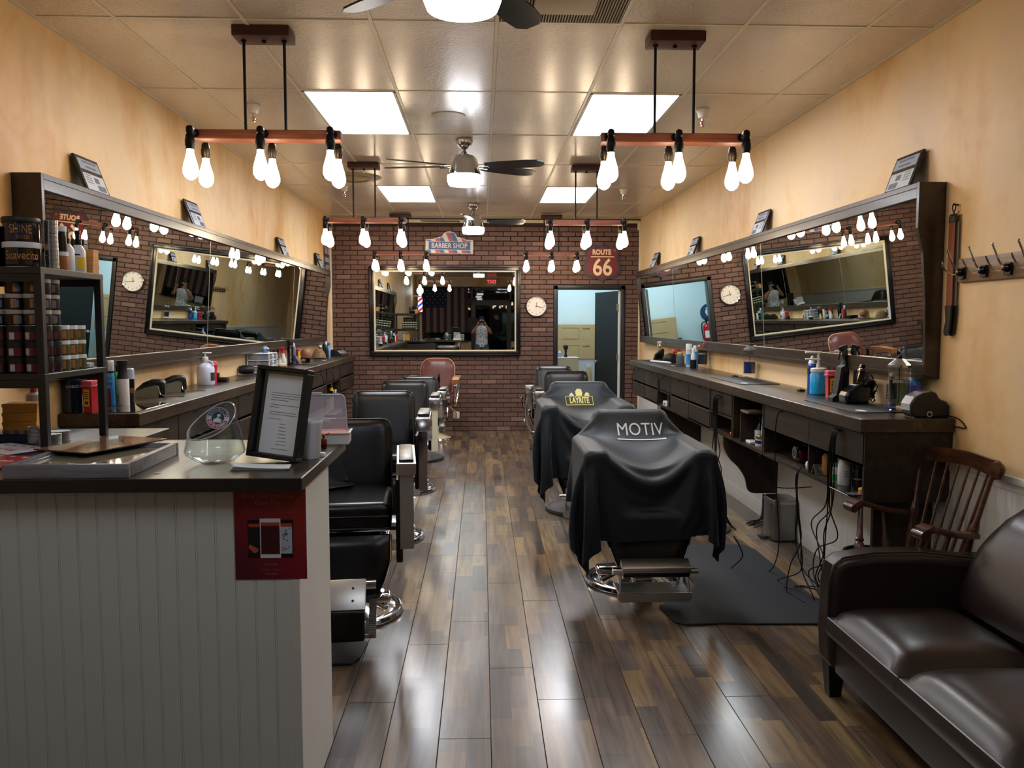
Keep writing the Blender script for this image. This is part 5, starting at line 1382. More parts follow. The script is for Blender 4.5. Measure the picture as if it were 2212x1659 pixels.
for x0, x1, y0, y1 in ((-.095, -.09, -.055, .065), (.09, .095, -.055, .065), (-.09, .09, -.055, -.05), (-.09, .09, .06, .065)): b.box(x0, x1, y0, y1, 0, .045, .002)
b.box(-.1, .1, -.06, -.054, .04, .046, .001).box(.094, .1, -.06, .07, .04, .046, .001).obj('tray_shell', PLWHT, t)
MB().box(-.088, .088, -.048, .058, .02, .04, .006).obj('orange_insert', mat('orange_plastic', 'e0542a', .4), t)
t = thing('bin_lid', 'frosted clear plastic lid standing up in the white tray', 'lid', (-.605, 3.19, DT+.041), .08)
m = MB(); m.prism(arc(0, 0, 0, 0, 1, 1)[0:0] or [(-.085, 0), (.083, 0), (.076, .115)]+[(.056+.02*math.cos(a), .12+.02*math.sin(a)) for a in [PI/2*k/6 for k in range(7)]]+[(-.085, .14)], -.002, .002, 'XZ'); m.obj('lid_panel', FROST, t)
pp = [(-.085, .14), (.056, .14)]+[(.056+.02*math.cos(a), .12+.02*math.sin(a)) for a in [PI/2-PI/2*k/6 for k in range(7)]]+[(.083, 0)]
MB().tube([(x, 0, z) for x, z in pp], .0035, 8).box(-.07, -.01, -.004, .004, .138, .15, .002).obj('lid_rim', mat('lid_rim_plastic', 'b9bac6', .3), t)
t = thing('gold_clipper', 'gold hair clipper standing behind the foam cup', 'clipper', (-.625, 3.06, DT))
MB().lathe([(0, 0), (.018, 0), (.021, .01), (.022, .05), (.02, .085), (.012, .1), (0, .104)], seg=20, M=Matrix.Diagonal((1, .8, 1, 1))).obj('case', mat('gold_metal', 'c49a55', .22, 1), t)
MB().box(-.004, .004, -.02, -.016, .01, .08, .002).obj('switch_strip', IRON, t)
t = thing('copper_oil_can', 'small copper pump oiler beside the foam cup', 'oiler', (-.578, 3.02, DT))
cop = mat('copper_metal', '7a4630', .25, 1)
MB().lathe([(0, 0), (.009, 0), (.0105, .004), (.0105, .03), (.008, .036), (.005, .038), (.005, .044), (0, .046)], seg=20).obj('can', cop, t)
MB().tube([(-.007, 0, .046), (.0, 0, .048), (.02, 0, .055)], .002, 8).obj('spout', cop, t)
t = thing('penny', 'small copper coin near the front edge of the desk top', 'coin', (-.99, 2.53, DT)); MB().lathe([(0, 0), (.0095, 0), (.0095, .0015), (0, .0015)], seg=24).obj('disc', mat('penny_copper', '9c6a50', .4, .8), t)
# ================================================================ generic containers
def bottle(name, lab, cat, loc, prof, m, cap=None, capm=None, label=None, labm=None, seg=24, rz=0, extra=None, group=None):
    t = thing(name, lab, cat, loc, rz, group)
    MB().lathe([(0, prof[0][1])]+prof+[(0, prof[-1][1])], seg=seg).obj('body', m, t)
    if cap: MB().lathe([(0, cap[0][1])]+cap+[(0, cap[-1][1])], seg=seg).obj('cap', capm, t)
    if label:
        r, z0, z1 = label[:3]; a0, a1 = (label[3], label[4]) if len(label) > 3 else (0, 360)
        MB().lathe([(r, z0), (r+.0006, z0), (r+.0006, z1), (r, z1)], seg=28, a0=math.radians(a0), a1=math.radians(a1)).obj('label', labm, t)
    if extra: extra(t)
    return t
def canp(r, h): return [(r*.94, 0), (r, .004), (r, h*.93), (r*.75, h*.975), (r*.7, h)]
def spray_head(t, z, r, m, s=1, name='trigger_head'):
    MB().lathe([(0, z-.012), (r*.62, z-.012), (r*.6, z+.01), (r*.35, z+.03), (0, z+.03)], seg=16).box(-r*1.5*s, r*.9*s, -.011, .011, z+.025, z+.045, .006).tube(catmull([(-r*.9*s, 0, z+.026), (-r*1.3*s, 0, z+.01), (-r*1.25*s, 0, z-.018)], 4), .004, 8).obj(name, m, t)
def pump_head(t, z, m, s=-1, L=.06):
    MB().cyl((0, 0, z), .006, .055, 10).box(-.008 if s > 0 else -L, L if s > 0 else .012, -.007, .007, z+.05, z+.061, .003).obj('pump', m, t)
def text_on(t, s_, size, m, r, z, ang, sx=.8, name='lettering', vertical=False):
    """lettering wrapped on a cylinder of radius r, centred at angle ang (deg)"""
    o = text(name, s_, size, m, t, (0, 0, 0), (0, 0, 0), .0, sx=sx)
    for v in o.data.vertices:
        a = math.radians(ang)+v.co.x/r; v.co = Vector(((r+.0004)*math.cos(a), (r+.0004)*math.sin(a), z+v.co.y)) if not vertical else Vector(((r+.0004)*math.cos(math.radians(ang)+v.co.y/r), (r+.0004)*math.sin(math.radians(ang)+v.co.y/r), z+v.co.x))
    return o
def sharps(loc, lab, h=.165, rz=0):
    t = thing('sharps_container', lab, 'container', loc, rz, 'red sharps containers')
    b = MB(); b.lathe([(0, 0), (.036, 0), (.037, .004), (.044, h-.03), (0, h-.03)], seg=4, M=Matrix.Rotation(PI/4, 4, 'Z')); 
    b.sm = [False]*len(b.sm); b.obj('body', RED, t)
    MB().box(-.038, .038, -.038, .038, h-.032, h-.02, .003).box(-.034, .034, -.034, .034, h-.02, h, .004).obj('lid', PINK, t)
    MB().box(-.018, .018, -.0335, -.0325, .035, h-.045, M=TR(0, 0, 0, -.0, 0, 0)).obj('label', YEL, t)
    q = MB()
    for k in range(4): q.box(-.012, .012, -.0345, -.0336, h-.062-.010*k, h-.058-.010*k)
    q.box(-.009, .009, -.0345, -.0336, .045, .06); q.obj('print', INK, t); return t
def disinfect(loc, lab, liquid, lvl, h=.27, r=.048, word=None):
    t = thing('disinfectant_jar', lab, 'jar', loc, 0, 'tall glass disinfectant jars')
    k = h/.27
    MB().lathe([(0, 0), (r*.98, 0), (r*1.05, .006), (r*1.05, .016), (r*.9, .024), (r*.95, .034), (r, .04), (r, .205*k), (r*1.04, .21*k), (r*1.04, .22*k), (r, .222*k), (r-.004, .22*k), (r-.004, .044), (r*.8, .03), (0, .03)], seg=32).obj('jar_wall', CLEAR, t)
    MB().lathe([(0, .042), (r-.005, .042), (r-.005, lvl), (0, lvl)], seg=32).obj('liquid', liquid, t)
    MB().lathe([(0, .22*k), (r*1.06, .222*k), (r*1.06, .232*k), (r*.98, .236*k), (r*.35, .262*k), (0, .262*k)], seg=32).obj('lid', ALU if False else mat('lid_steel', 'b5b9ba', .22, .9), t)
    MB().lathe([(0, .258*k), (.010, .26*k), (.013, .27*k), (.008, .28*k), (0, .281*k)], seg=14).tube([(0, 0, .05), (0, 0, .22*k)], .0022, 6).obj('lid_knob', IRON, t)
    if word: text_on(t, word, .022, mat('jar_print', 'c9d2d6', .5), r, .155*k, -105)
    return t
BARB = mat('deep_blue_liquid', '0b2350', .05, Alpha=.97); BARBD = mat('dark_teal_liquid', '081a28', .08, Alpha=.98); BARBC = glass('clear_liquid', '93a69a', .02, 1.3)
# ================================================================ right counter, far to near
CZ = 1.1055
t = thing('spray_bottle', 'clear spray bottle with white trigger at the far end of the right counter', 'bottle', (2.14, 9.86, CZ))
MB().lathe([(0, 0), (.024, 0), (.026, .004), (.026, .11), (.012, .145), (.011, .165), (0, .165)], seg=20).obj('body', glass('clear_bottle_plastic', 'dfe6e8', .05, 1.4), t); MB().lathe([(.0265, .04), (.0265, .095)], seg=20).obj('label', NAVY, t); spray_head(t, .18, .02, PLWHT)
t = thing('clipper_dock', 'angular black clipper dock near the far end of the right counter', 'dock', (2.06, 9.55, CZ), 0)
MB().prism([(-.06, 0), (.06, 0), (.06, .14), (.045, .15), (-.04, .085), (-.058, .03)], -.03, .03, 'XZ').obj('shell', PLBLKM, t); MB().prism([(-.045, .035), (.045, .035), (.045, .12), (-.03, .075)], -.034, -.03, 'XZ').obj('front_panel', PLBLK, t)
t = thing('storage_case', 'rounded black case beside a grey brush jar, right counter', 'case', (2.10, 9.12, CZ), .1)
MB().lathe([(0, 0), (.075, 0), (.085, .02), (.085, .06), (.06, .1), (.0, .115)], seg=28, M=Matrix.Diagonal((1, .8, 1, 1))).obj('shell', PLBLKM, t); MB().lathe([(.0862, .045), (.0862, .052)], seg=28, M=Matrix.Diagonal((1, .8, 1, 1))).obj('seam', IRON, t)
sharps((2.205, 9.3, CZ), 'red sharps container mostly hidden behind the black case', .15)
bottle('brush_jar', 'grey jar holding blond bristle brushes on the right counter', 'jar', (2.10, 8.66, CZ), [(.04, 0), (.043, .004), (.043, .10), (.04, .10)], mat('grey_blue_jar', '56656c', .4),
    extra=lambda t: [MB().lathe([(0, .08), (.012, .1), (.022, .125), (.014, .14), (0, .142)], (dx, dy, 0), 12).obj('bristles', mat('blond_bristle', 'b09a6c', .8, bump=.4, bs=300), t) for dx, dy in ((-.015, 0), (.015, .01), (0, -.016))])
bottle('spray_can', 'white and blue aerosol can left of the dark disinfectant jar', 'can', (2.12, 8.38, CZ), canp(.029, .17), mat('can_white', 'c9d2da', .3), [(.028, .165), (.032, .168), (.032, .225), (.026, .235)], PLWHT, (.0292, .02, .13), SKYB, extra=lambda t: (text_on(t, 'CLIPPER', .02, NAVY, .03, .1, -110, vertical=True), MB().lathe([(.0297, .05), (.0297, .075)], seg=24).obj('navy_band', NAVY, t)) and None)
bottle('spray_can', 'slim blue aerosol can behind the white and blue one', 'can', (2.185, 8.36, CZ), canp(.027, .16), SKYB, [(.026, .155), (.029, .158), (.029, .21), (.024, .218)], PLWHT)
bottle('lotion_bottle', 'small white capped bottle standing in a black cup', 'bottle', (2.10, 8.13, CZ+.004), [(.02, 0), (.022, .004), (.022, .13), (.015, .15), (.013, .155)], PLWHT, [(.016, .155), (.016, .19), (.012, .196)], PLWHT)
bottle('black_cup', 'black cup holding the small white capped bottle', 'cup', (2.10, 8.13, CZ), [(.028, 0), (.03, .003), (.033, .085), (.031, .085)], PLBLKM)
disinfect((2.185, 8.10, CZ), 'dark disinfectant jar with combs beside the white capped bottle', BARBD, .18, .255, .05, 'BARBICIDE')
t = thing('comb', 'amber comb standing up out of the dark disinfectant jar', 'comb', (2.16, 8.06, CZ+.19)); MB().box(-.016, .016, -.002, .002, 0, .055, .0015).obj('comb_blade', mat('amber_comb', 'b0622a', .25), t)
disinfect((2.185, 6.66, CZ), 'tall disinfectant jar half full of blue liquid, middle of the right counter', BARB, .135, .275, .05)
def cmat(lab, x0, x1, y0, y1, z=CZ, tagm=True, ty=None):
    t = thing('counter_mat', lab, 'mat', ((x0+x1)/2, (y0+y1)/2, z), 0, 'black counter mats')
    MB().box(-(x1-x0)/2, (x1-x0)/2, -(y1-y0)/2, (y1-y0)/2, 0, .004, .0015).obj('pad', mat('counter_mat_rubber', '111215', .5), t)
    MB().lathe([(0, .0042), (.035, .0042), (.035, .0046), (0, .0046)], (-(x1-x0)/2+.06, -(y1-y0)/2+.08, 0) if ty is None else ty, 24, M=Matrix.Diagonal((.7, 1.2, 1, 1))).obj('printed_tag', PAPER, t)
cmat('black counter mat under the blue disinfectant jar, right counter', 1.90, 2.20, 6.0, 6.8)
cmat('black counter mat nearest on the right counter, beside the clipper stand', 1.90, 2.18, 4.10, 4.78)
cmat('thin black counter mat by the angular dock, far right counter', 1.92, 2.2, 9.3, 9.85)
cmat('thin black counter mat before the brush jar, right counter', 1.92, 2.18, 8.4, 9.05)
t = thing('folded_cloth', 'rolled white cloth lying before the black case, right counter', 'cloth', (2.02, 9.05, CZ+.004)); MB().tube(catmull([(-.1, .25, .012), (-.05, .05, .012), (.02, -.2, .012)], 6), .012, 10).obj('roll', mat('white_cotton', 'c2c5c9', .8), t)
t = bottle('gel_jar', 'bright blue hair gel jar with a tall white pump', 'jar', (2.135, 5.16, CZ), [(.044, 0), (.049, .006), (.049, .125), (.042, .138), (.042, .145)], mat('blue_gel', '1598d6', .2), [(.045, .143), (.046, .145), (.046, .165), (.03, .17)], PLWHT)
pump_head(t, .17, PLWHT, -1, .085); MB().cyl((0, 0, .168), .012, .03, 14).cyl((0, 0, .19), .0065, .075, 12).box(-.085, .02, -.009, .009, .262, .275, .004).obj('pump', PLWHT, t); text_on(t, 'gel', .02, mat('gel_print', '4fb8e6', .4), .0492, .09, -105)
bottle('spray_can', 'blue and white can with a silver cap behind the blue gel jar', 'can', (2.17, 5.34, CZ), canp(.03, .19), mat('can_blue', '2a4fa8', .3), [(.026, .185), (.028, .19), (.014, .225), (.006, .24)], mat('can_cap', 'bfc4c8', .3, .4), (.0303, .12, .16), INK)
bottle('cream_jar', 'dark blue jar with white lid behind the red sharps container', 'jar', (2.20, 5.22, CZ), [(.03, 0), (.032, .004), (.032, .14)], NAVY, [(.033, .14), (.034, .143), (.034, .165), (.03, .168)], PLWHT)
sharps((2.125, 4.93, CZ), 'red sharps container with yellow label beside the blue gel jar', .165, -.1)
t = thing('clipper_stand', 'tall black angled clipper stand behind the glossy charging dock', 'stand', (2.065, 4.68, CZ), 0)
MB().prism([(-.055, 0), (.04, 0), (.04, .03), (.018, .04), (.03, .20), (.015, .215), (-.008, .2), (-.03, .045), (-.055, .025)], -.035, .035, 'XZ').obj('shell', PLBLKM, t); MB().box(-.012, .012, -.039, -.035, .09, .18, .003, M=TR(-.002, 0, 0, 0, .08, 0)).obj('comb_slot', IRON, t)
t = thing('charging_dock', 'glossy black round charging dock holding a chrome trimmer', 'dock', (2.10, 4.555, CZ), 0)
o = MB().prism([(-.075, 0), (.058, 0), (.064, .05), (.06, .105), (.02, .12), (.0, .118), (-.065, .07), (-.076, .05)], -.055, .055, 'XZ').obj('shell', PLBLK, t); bv = o.modifiers.new('b', 'BEVEL'); bv.width = .018; bv.segments = 4; bv.limit_method = 'ANGLE'
t = thing('hair_trimmer', 'chrome and black trimmer standing in the glossy charging dock', 'trimmer', (2.115, 4.555, CZ+.115), 0)
MB().box(-.016, .016, -.018, .018, 0, .09, .008, M=TR(0, 0, 0, 0, .22, 0)).obj('body', mat('trimmer_chrome', 'a8a29a', .12, 1), t); MB().box(-.014, .014, -.0205, -.0175, .01, .075, .004, M=TR(0, 0, 0, 0, .22, 0)).box(-.013, .013, -.012, .012, .09, .11, .003, M=TR(0, 0, 0, 0, .22, 0)).obj('blade_head', PLBLK, t)
for x, y, lab, s in ((2.17, 4.86, 'black trigger spray bottle left of the chrome trimmer', 1), (2.213, 4.765, 'black trigger spray bottle right of the chrome trimmer', -1)):
    t = bottle('spray_bottle', lab, 'bottle', (x, y, CZ), [(.027, 0), (.029, .004), (.029, .16), (.02, .22), (.014, .24), (.014, .27)], PLBLK)
    MB().lathe([(0, .26), (.017, .26), (.017, .285), (.012, .305), (0, .305)], seg=16).box(-.036 if s > 0 else -.018, .018 if s > 0 else .036, -.012, .012, 0, .024, .007, M=TR(0, 0, .300, 0, -.35*s, 0)).tube(catmull([(-s*.012, 0, .30), (-s*.03, 0, .275), (-s*.038, 0, .235)], 4), .006, 8).obj('trigger_head', PLBLKM, t)
t = thing('clipper_bundle', 'tangle of black clipper cables and adapter behind the charging dock', 'cables', (2.2, 4.60, CZ))
MB().box(-.02, .03, -.02, .02, .09, .13, .006).box(-.015, .02, -.03, .01, .03, .07, .006).obj('adapter', PLBLKM, t)
b = MB(); rr = random.Random(4)
for k in range(6):
    pts = [(rr.uniform(-.03, .03), rr.uniform(-.06, .06), rr.uniform(.01, .16)) for _ in range(7)]; b.tube(catmull(pts, 5), .0028, 6)
b.obj('cable_coil', CABLE, t)
t = bottle('tonic_bottle', 'square clear bottle with black and white label left of the large jar', 'bottle', (2.14, 4.225, CZ), [(.022, 0), (.025, .004), (.025, .13), (.012, .16), (.011, .178)], glass('clear_tonic', 'd5dde2', .04, 1.4), [(.013, .178), (.013, .196)], mat('cap_grey', 'b0aaa4', .4), (.0256, .06, .135), INK)
MB().lathe([(.0262, .085), (.0262, .09)], seg=24).lathe([(.0262, .068), (.0262, .073)], seg=24).obj('label_print', PAPER, t); MB().lathe([(0, .006), (.0235, .006), (.0235, .035), (0, .035)], seg=24).obj('blue_liquid', BLU, t)
disinfect((2.11, 4.09, CZ), 'large disinfectant jar of clear liquid near the end of the right counter', BARBC, .17, .285, .053, 'BARBICIDE')
t = bottle('detergent_bottle', 'sky blue canister with a bright blue twin cap behind the hot lather machine', 'bottle', (2.213, 4.13, CZ), [(.034, 0), (.038, .004), (.038, .15), (.028, .175)], mat('canister_blue', '3b8fd6', .3), [(.03, .173), (.03, .185), (.024, .19)], PLWHT, (.0384, .07, .14), mat('canister_print', '6f5fae', .35))
MB().lathe([(0, .185), (.018, .185), (.018, .225), (.01, .24), (0, .24)], (-.013, 0, 0), 16).lathe([(0, .185), (.018, .185), (.018, .235), (.012, .247), (0, .247)], (.014, 0, 0), 16).obj('twin_cap', BLU, t)
t = thing('lather_machine', 'black hot lather machine with chrome nose at the end of the right counter', 'machine', (2.155, 3.93, CZ), 0)
b = MB(); pr = [(-.09, .02), (-.092, .065), (-.07, .10), (-.03, .12), (.015, .128), (.035, .12), (.048, .095), (.065, .085), (.088, .078), (.099, .055), (.1, .02), (.09, .002), (-.07, .002)]
b.prism(pr, -.05, .05, 'XZ', smooth=False); o = b.obj('shell', PLBLKM, t); bv = o.modifiers.new('b', 'BEVEL'); bv.width = .014; bv.segments = 4; bv.limit_method = 'ANGLE'
MB().prism([(-.094, .035), (-.0945, .066), (-.072, .1025), (-.03, .1225), (-.0, .128), (-.0, .122), (-.035, .114), (-.07, .09), (-.08, .06), (-.08, .035)], -.0415, .0415, 'XZ').obj('chrome_nose', mat('silver_plastic', 'b4b4b8', .2, .7), t)
MB().lathe([(.010, -.0), (.014, -.0), (.014, -.004), (.010, -.004)], (.0, -.05, .018), 24, 'Y').obj('dial_ring', ALU, t)
MB().box(-.07, .095, -.04, .045, -.0005, .003).obj('base_plate', PLBLK, t)
t = thing('loose_cord', 'black power cord looping off the end of the right counter', 'cord', (0, 0, 0)); MB().tube(catmull([(2.245, 3.97, CZ+.008), (2.25, 3.90, CZ+.010), (2.252, 3.80, CZ+.004), (2.252, 3.74, CZ-.03), (2.25, 3.79, CZ-.034), (2.24, 3.824, CZ-.034)], 6), .003, 8).obj('cable', CABLE, t)
t = thing('key_fob', 'small black fob left of the blue gel jar', 'fob', (2.13, 5.42, CZ)); MB().box(-.02, .02, -.03, .03, 0, .012, .005).obj('case', PLBLKM, t); MB().cyl((0, 0, .011), .008, .003, 14).obj('button', IRON, t)
t = thing('key_fob', 'small black fob left of the blue disinfectant jar', 'fob', (2.12, 6.83, CZ)); MB().box(-.02, .02, -.03, .03, 0, .012, .005).obj('case', PLBLKM, t); MB().cyl((0, 0, .011), .008, .003, 14).obj('button', IRON, t)
# ================================================================ cubbies under the right counter
SZ = .7205
t = thing('hair_clipper', 'maroon and black clipper machine in the nearer left cubby of the right counter', 'clipper', (1.94, 4.86, SZ), 0)
b = MB().box(-.05, .07, -.05, .045, .012, .085, .018); b.obj('body', mat('maroon_gloss', '4a0f24', .15), t); MB().box(-.055, .075, -.045, .04, .08, .1, .008).obj('top_cover', IRON, t)
MB().lathe([(.018, 0), (.036, 0), (.038, -.008), (.018, -.01)], (-.052, 0, .06), 24, 'X').lathe([(0, -.001), (.012, -.001), (.012, -.009), (0, -.009)], (-.052, 0, .06), 16, 'X').obj('dial', ALU, t)
MB().tube([(.0, .0, .1), (.0, .0, .125)], .003, 8).tube([(.03, .0, .1), (.03, .0, .118)], .004, 8).obj('posts', CHROME, t)
t = thing('air_canister', 'white ball canister with blue lid on the cubby floor beside the maroon clipper', 'canister', (1.875, 4.60, SZ)); MB().lathe([(0, 0), (.02, .002), (.029, .018), (.030, .032), (.024, .05), (0, .058)], seg=24).obj('body', PLWHT, t); MB().lathe([(0, -.0305), (.015, -.029), (.019, -.024), (.018, -.02)], (0, 0, .033), 20, 'Y').obj('lid', BLU, t)
t = thing('name_card', 'small grey tent card in the nearest cubby of the right counter', 'card', (1.875, 4.455, SZ), .2); MB().box(-.03, .03, -.002, .002, 0, .06, M=TR(0, 0, 0, -.5)).box(-.03, .03, -.002, .002, 0, .06, M=TR(0, .05, 0, .4)).obj('card_fold', mat('grey_card', '5c5c5c', .4), t); MB().box(-.018, .018, -.0035, -.002, .015, .045, M=TR(0, 0, 0, -.5)).obj('card_print', ALU, t)
t = bottle('talc_bottle', 'clear bottle with green cap and green label in the nearest cubby', 'bottle', (1.875, 4.27, SZ), [(.021, 0), (.022, .004), (.022, .07), (.012, .08)], mat('pale_bottle', 'b4bfc6', .3), [(.013, .08), (.013, .10)], GRN, (.0225, .008, .042), GRN)
t = bottle('bleach_bottle', 'tall white bottle with a handle in the nearest cubby', 'bottle', (1.885, 4.185, SZ), [(.03, 0), (.033, .004), (.033, .105), (.02, .14), (.012, .15), (.012, .165)], PLWHT, [(.014, .163), (.014, .178)], PLWHT); MB().tube(catmull([(.028, 0, .12), (.05, 0, .11), (.05, 0, .05), (.032, 0, .03)], 5), .005, 8).obj('handle', PLWHT, t)
for k in range(3): MB().box(-.014, .014, -.0345, -.0335, .05+.012*k, .053+.012*k).obj('print_line', GREYINK, t)
bottle('bottle', 'white and grey bottle behind the tall white handled bottle', 'bottle', (1.955, 4.36, SZ), [(.026, 0), (.028, .004), (.028, .12), (.02, .14)], mat('bottle_lightgrey', 'a8a8ac', .35), [(.022, .14), (.022, .165), (.018, .17)], mat('bottle_cap_grey', '8c8c90', .35))
bottle('amber_bottle', 'amber bottle at the back of the nearest cubby', 'bottle', (1.915, 4.47, SZ), [(.026, 0), (.028, .004), (.028, .1), (.012, .13), (.012, .16)], mat('amber_plastic', 'a87d48', .25), [(.014, .158), (.014, .178)], mat('beige_cap', 'b49f78', .4))
t = bottle('black_jar', 'black glossy jar with gold print right of the tall white bottle', 'jar', (1.91, 4.08, SZ), [(.03, 0), (.033, .004), (.03, .08), (.026, .1)], PLBLK, [(.029, .1), (.029, .125)], PLBLK); MB().lathe([(.0325, .05), (.0322, .058)], seg=24, a0=3.6, a1=4.9).obj('gold_print', mat('gold_print', '9c8450', .3, .6), t)
t = thing('magazine', 'flat dark card and brochures sticking out of the nearest cubby', 'brochure', (1.87, 4.0, SZ)); MB().box(-.09, .09, -.09, .12, 0, .004, .001).obj('cover', PLBLK, t); MB().box(-.075, .02, -.085, -.02, .004, .0048, M=TR(0, 0, 0, 0, 0, .1)).obj('print', ALU, t)
bottle('pomade_tin', 'yellow topped tin in the nearest cubby at the end panel', 'tin', (1.885, 3.955, SZ+.005), [(.028, 0), (.029, .002), (.029, .018)], mat('orange_tin', 'b5602c', .35), [(.0285, .018), (.0285, .022), (.026, .023)], YEL)
t = bottle('dropper_bottle', 'black bottle with white drip print on the open middle shelf', 'bottle', (1.96, 5.72, SZ), [(.03, 0), (.033, .005), (.033, .09), (.014, .125), (.012, .14)], mat('dark_amber', '1a100c', .15), [(.014, .14), (.014, .165), (.008, .19)], PLBLK, (.0336, .02, .085), PLWHT)
t = bottle('pomade_jar', 'white and blue pomade jar with gold lid on the open middle shelf', 'jar', (1.90, 5.52, SZ), [(.034, 0), (.036, .004), (.036, .05)], PLWHT, [(.037, .05), (.037, .072), (.034, .075)], mat('gold_lid', '9c8a5a', .3, .7), (.0366, .02, .042), NAVY)
bottle('tall_can', 'tall blue can standing at the edge of the open middle shelf', 'can', (1.875, 5.35, SZ), canp(.027, .23), SKYB, [(.02, .225), (.022, .23), (.022, .255)], BLU, (.0275, .1, .16), PLWHT)
t = thing('wipe_pack', 'white plastic packet lying on the open middle shelf', 'packet', (1.885, 5.66, SZ)); MB().box(-.03, .03, -.05, .05, 0, .02, .008).obj('wrapper', PLWHT, t); MB().box(-.02, .02, -.03, .03, .02, .0215).obj('label', mat('pack_label', '9aa2ac', .4), t)
t = thing('extension_plug', 'orange extension cord connector lying on the open shelf edge', 'plug', (1.87, 6.02, SZ), .3); MB().lathe([(0, -.035), (.012, -.035), (.015, -.02), (.015, .02), (.012, .035), (0, .035)], (0, 0, .016), 14, 'Y').obj('connector', mat('orange_rubber', 'd8581c', .4), t); MB().cyl((0, -.045, .016), .006, .02, 10, 'Y').obj('sleeve', PLBLKM, t)
for (y, lab) in ((8.2, 'white power strip in the cubby before the far drawers, right counter'), (9.78, 'white power adapter at the far end of the right counter')):
    t = thing('power_adapter', lab, 'adapter', (1.86, y, SZ)); MB().box(-.03, .06, -.06, .06, 0, .05, .008).obj('case', PLWHT, t); MB().box(-.032, -.03, -.03, .0, .015, .035).obj('socket_face', IRON, t)
t = thing('product_box', 'red and white packet on top of a black box in the far cubby, right counter', 'box', (1.90, 8.12, SZ+.0)); MB().box(-.05, .06, -.04, .04, .0, .13, .003).obj('box_body', PLBLKM, t); MB().box(-.05, .06, -.05, .04, .13, .155, .004).obj('red_packet', mat('red_packet', 'a8404c', .4), t)
# hanging cords
def cord(lab, paths, r=.0034, parts=None):
    t = thing('hanging_cord', lab, 'cord', (0, 0, 0))
    for p in paths: MB().tube(catmull(p, 7), r, 7).obj('cable', CABLE, t)
    return t
F = 1.805
cord('single black cord hanging from the nearer left drawer slot, right counter', [[(F+.03, 4.93, 1.02), (F, 4.94, 1.01), (F-.008, 4.96, .9), (F-.005, 4.96, .7), (F, 4.92, .45), (F+.01, 4.9, .25), (F-.0, 4.92, .1), (F-.03, 5.0, .006), (F-.16, 5.12, .006), (F-.16, 4.9, .006), (F+.02, 4.75, .006), (F+.2, 4.7, .006)]])
rr = random.Random(11)
paths = []
for k in range(5):
    y0 = 4.1+.012*k; p = [(F+.03, y0, 1.015), (F-.006, y0, 1.0), (F-.012-.003*k, y0+.0, .85), (F-.008, y0+.02+rr.uniform(-.02, .03), .62)]
    yy = y0+.1
    for z in (.45, .3, .15): p.append((F+rr.uniform(-.02, .06), y0+.1+rr.uniform(-.14, .14)+(.62-z)*.35, z))
    for q in range(3): p.append((F+rr.uniform(-.05, .2), y0+.15+rr.uniform(-.25, .4), .006+.006*(k % 3)))
    paths.append(p)
cord('bundle of black clipper cords from the nearest drawer slot to the floor', paths)
paths = []
for k in range(4):
    p = [(1.9, 4.62, SZ+.02+.004*k), (1.82, 4.60, SZ+.015), (F-.005, 4.60+.008*k, .66), (F, 4.6+rr.uniform(-.02, .02), .5), (F+.01, 4.6+rr.uniform(-.05, .05), .32), (F+rr.uniform(-.02, .05), 4.6+rr.uniform(-.08, .08), .15)]
    for q in range(3): p.append((F+rr.uniform(-.1, .15), 4.5+rr.uniform(-.25, .3), .006+.005*(k % 3)))
    paths.append(p)
cord('second bundle of cords dropping from the cubby beside the white canister', paths)
paths = []
for k in range(7):
    y0 = 6.2+.02*k; paths.append([(F+.03, y0, 1.0), (F-.004, y0, .98), (F-.008, y0+.01, .85), (F-.01, y0-.02*k*.3, .72), (F-.014+rr.uniform(-.01, .02), y0+rr.uniform(-.06, .04), .58), (F+rr.uniform(-.01, .03), y0+rr.uniform(-.08, .06), .42), (F+.01, y0+rr.uniform(-.1, .1), .25), (F+.1, y0+rr.uniform(-.2, .1), .007), (F+.3, y0+rr.uniform(-.1, .1), .007), (XR-.03, y0+.1, .03), (XR-.022, y0+.1, .2)])
cord('thick bunch of black cords hanging left of the curved bracket', paths, .0036)
paths = []
for k in range(3):
    y0 = 8.25+.04*k; paths.append([(F+.03, y0, 1.0), (F-.004, y0, .98), (F-.008, y0+.01, .85), (F-.01, y0, .7), (F+.0, y0+rr.uniform(-.1, .1), .5), (F+.04, y0+rr.uniform(-.1, .1), .25), (F+.12, y0, .01)])
paths.append([(F+.03, 9.75, 1.0), (F-.004, 9.76, .98), (F-.006, 9.78, .8), (F-.002, 9.82, .55), (F+.02, 9.8, .3), (F+.1, 9.8, .01)])
cord('thin cords hanging before the far cubbies of the right counter', paths, .003)
cord('looped cord wrapped round the curved bracket beside the steel bin', [[(F+.08, 4.95, .735), (F+.0, 5.1, .74), (F-.01, 5.25, .69), (F+.05, 5.27, .6), (F+.1, 5.268, .5), (F+.2, 5.27, .48), (F+.35, 5.26, .49)]], .0034)
cord('low cord loop peeking out behind the lettered cape', [[(1.55, 4.95, .25), (1.60, 4.98, .17), (1.62, 5.0, .10), (1.55, 5.0, .03)]], .004)
t = thing('wall_plug', 'black plug with cord low on the wall beside the rocking chair', 'plug', (XR-.022, 4.42, .40)); MB().box(-.04, 0, -.025, .025, -.04, .04, .008).obj('plug_body', PLBLKM, t); MB().tube(catmull([(-.03, 0, -.04), (-.035, .0, -.1), (-.06, .05, -.2), (-.08, .05, -.33)], 6), .004, 8).obj('cable', CABLE, t)
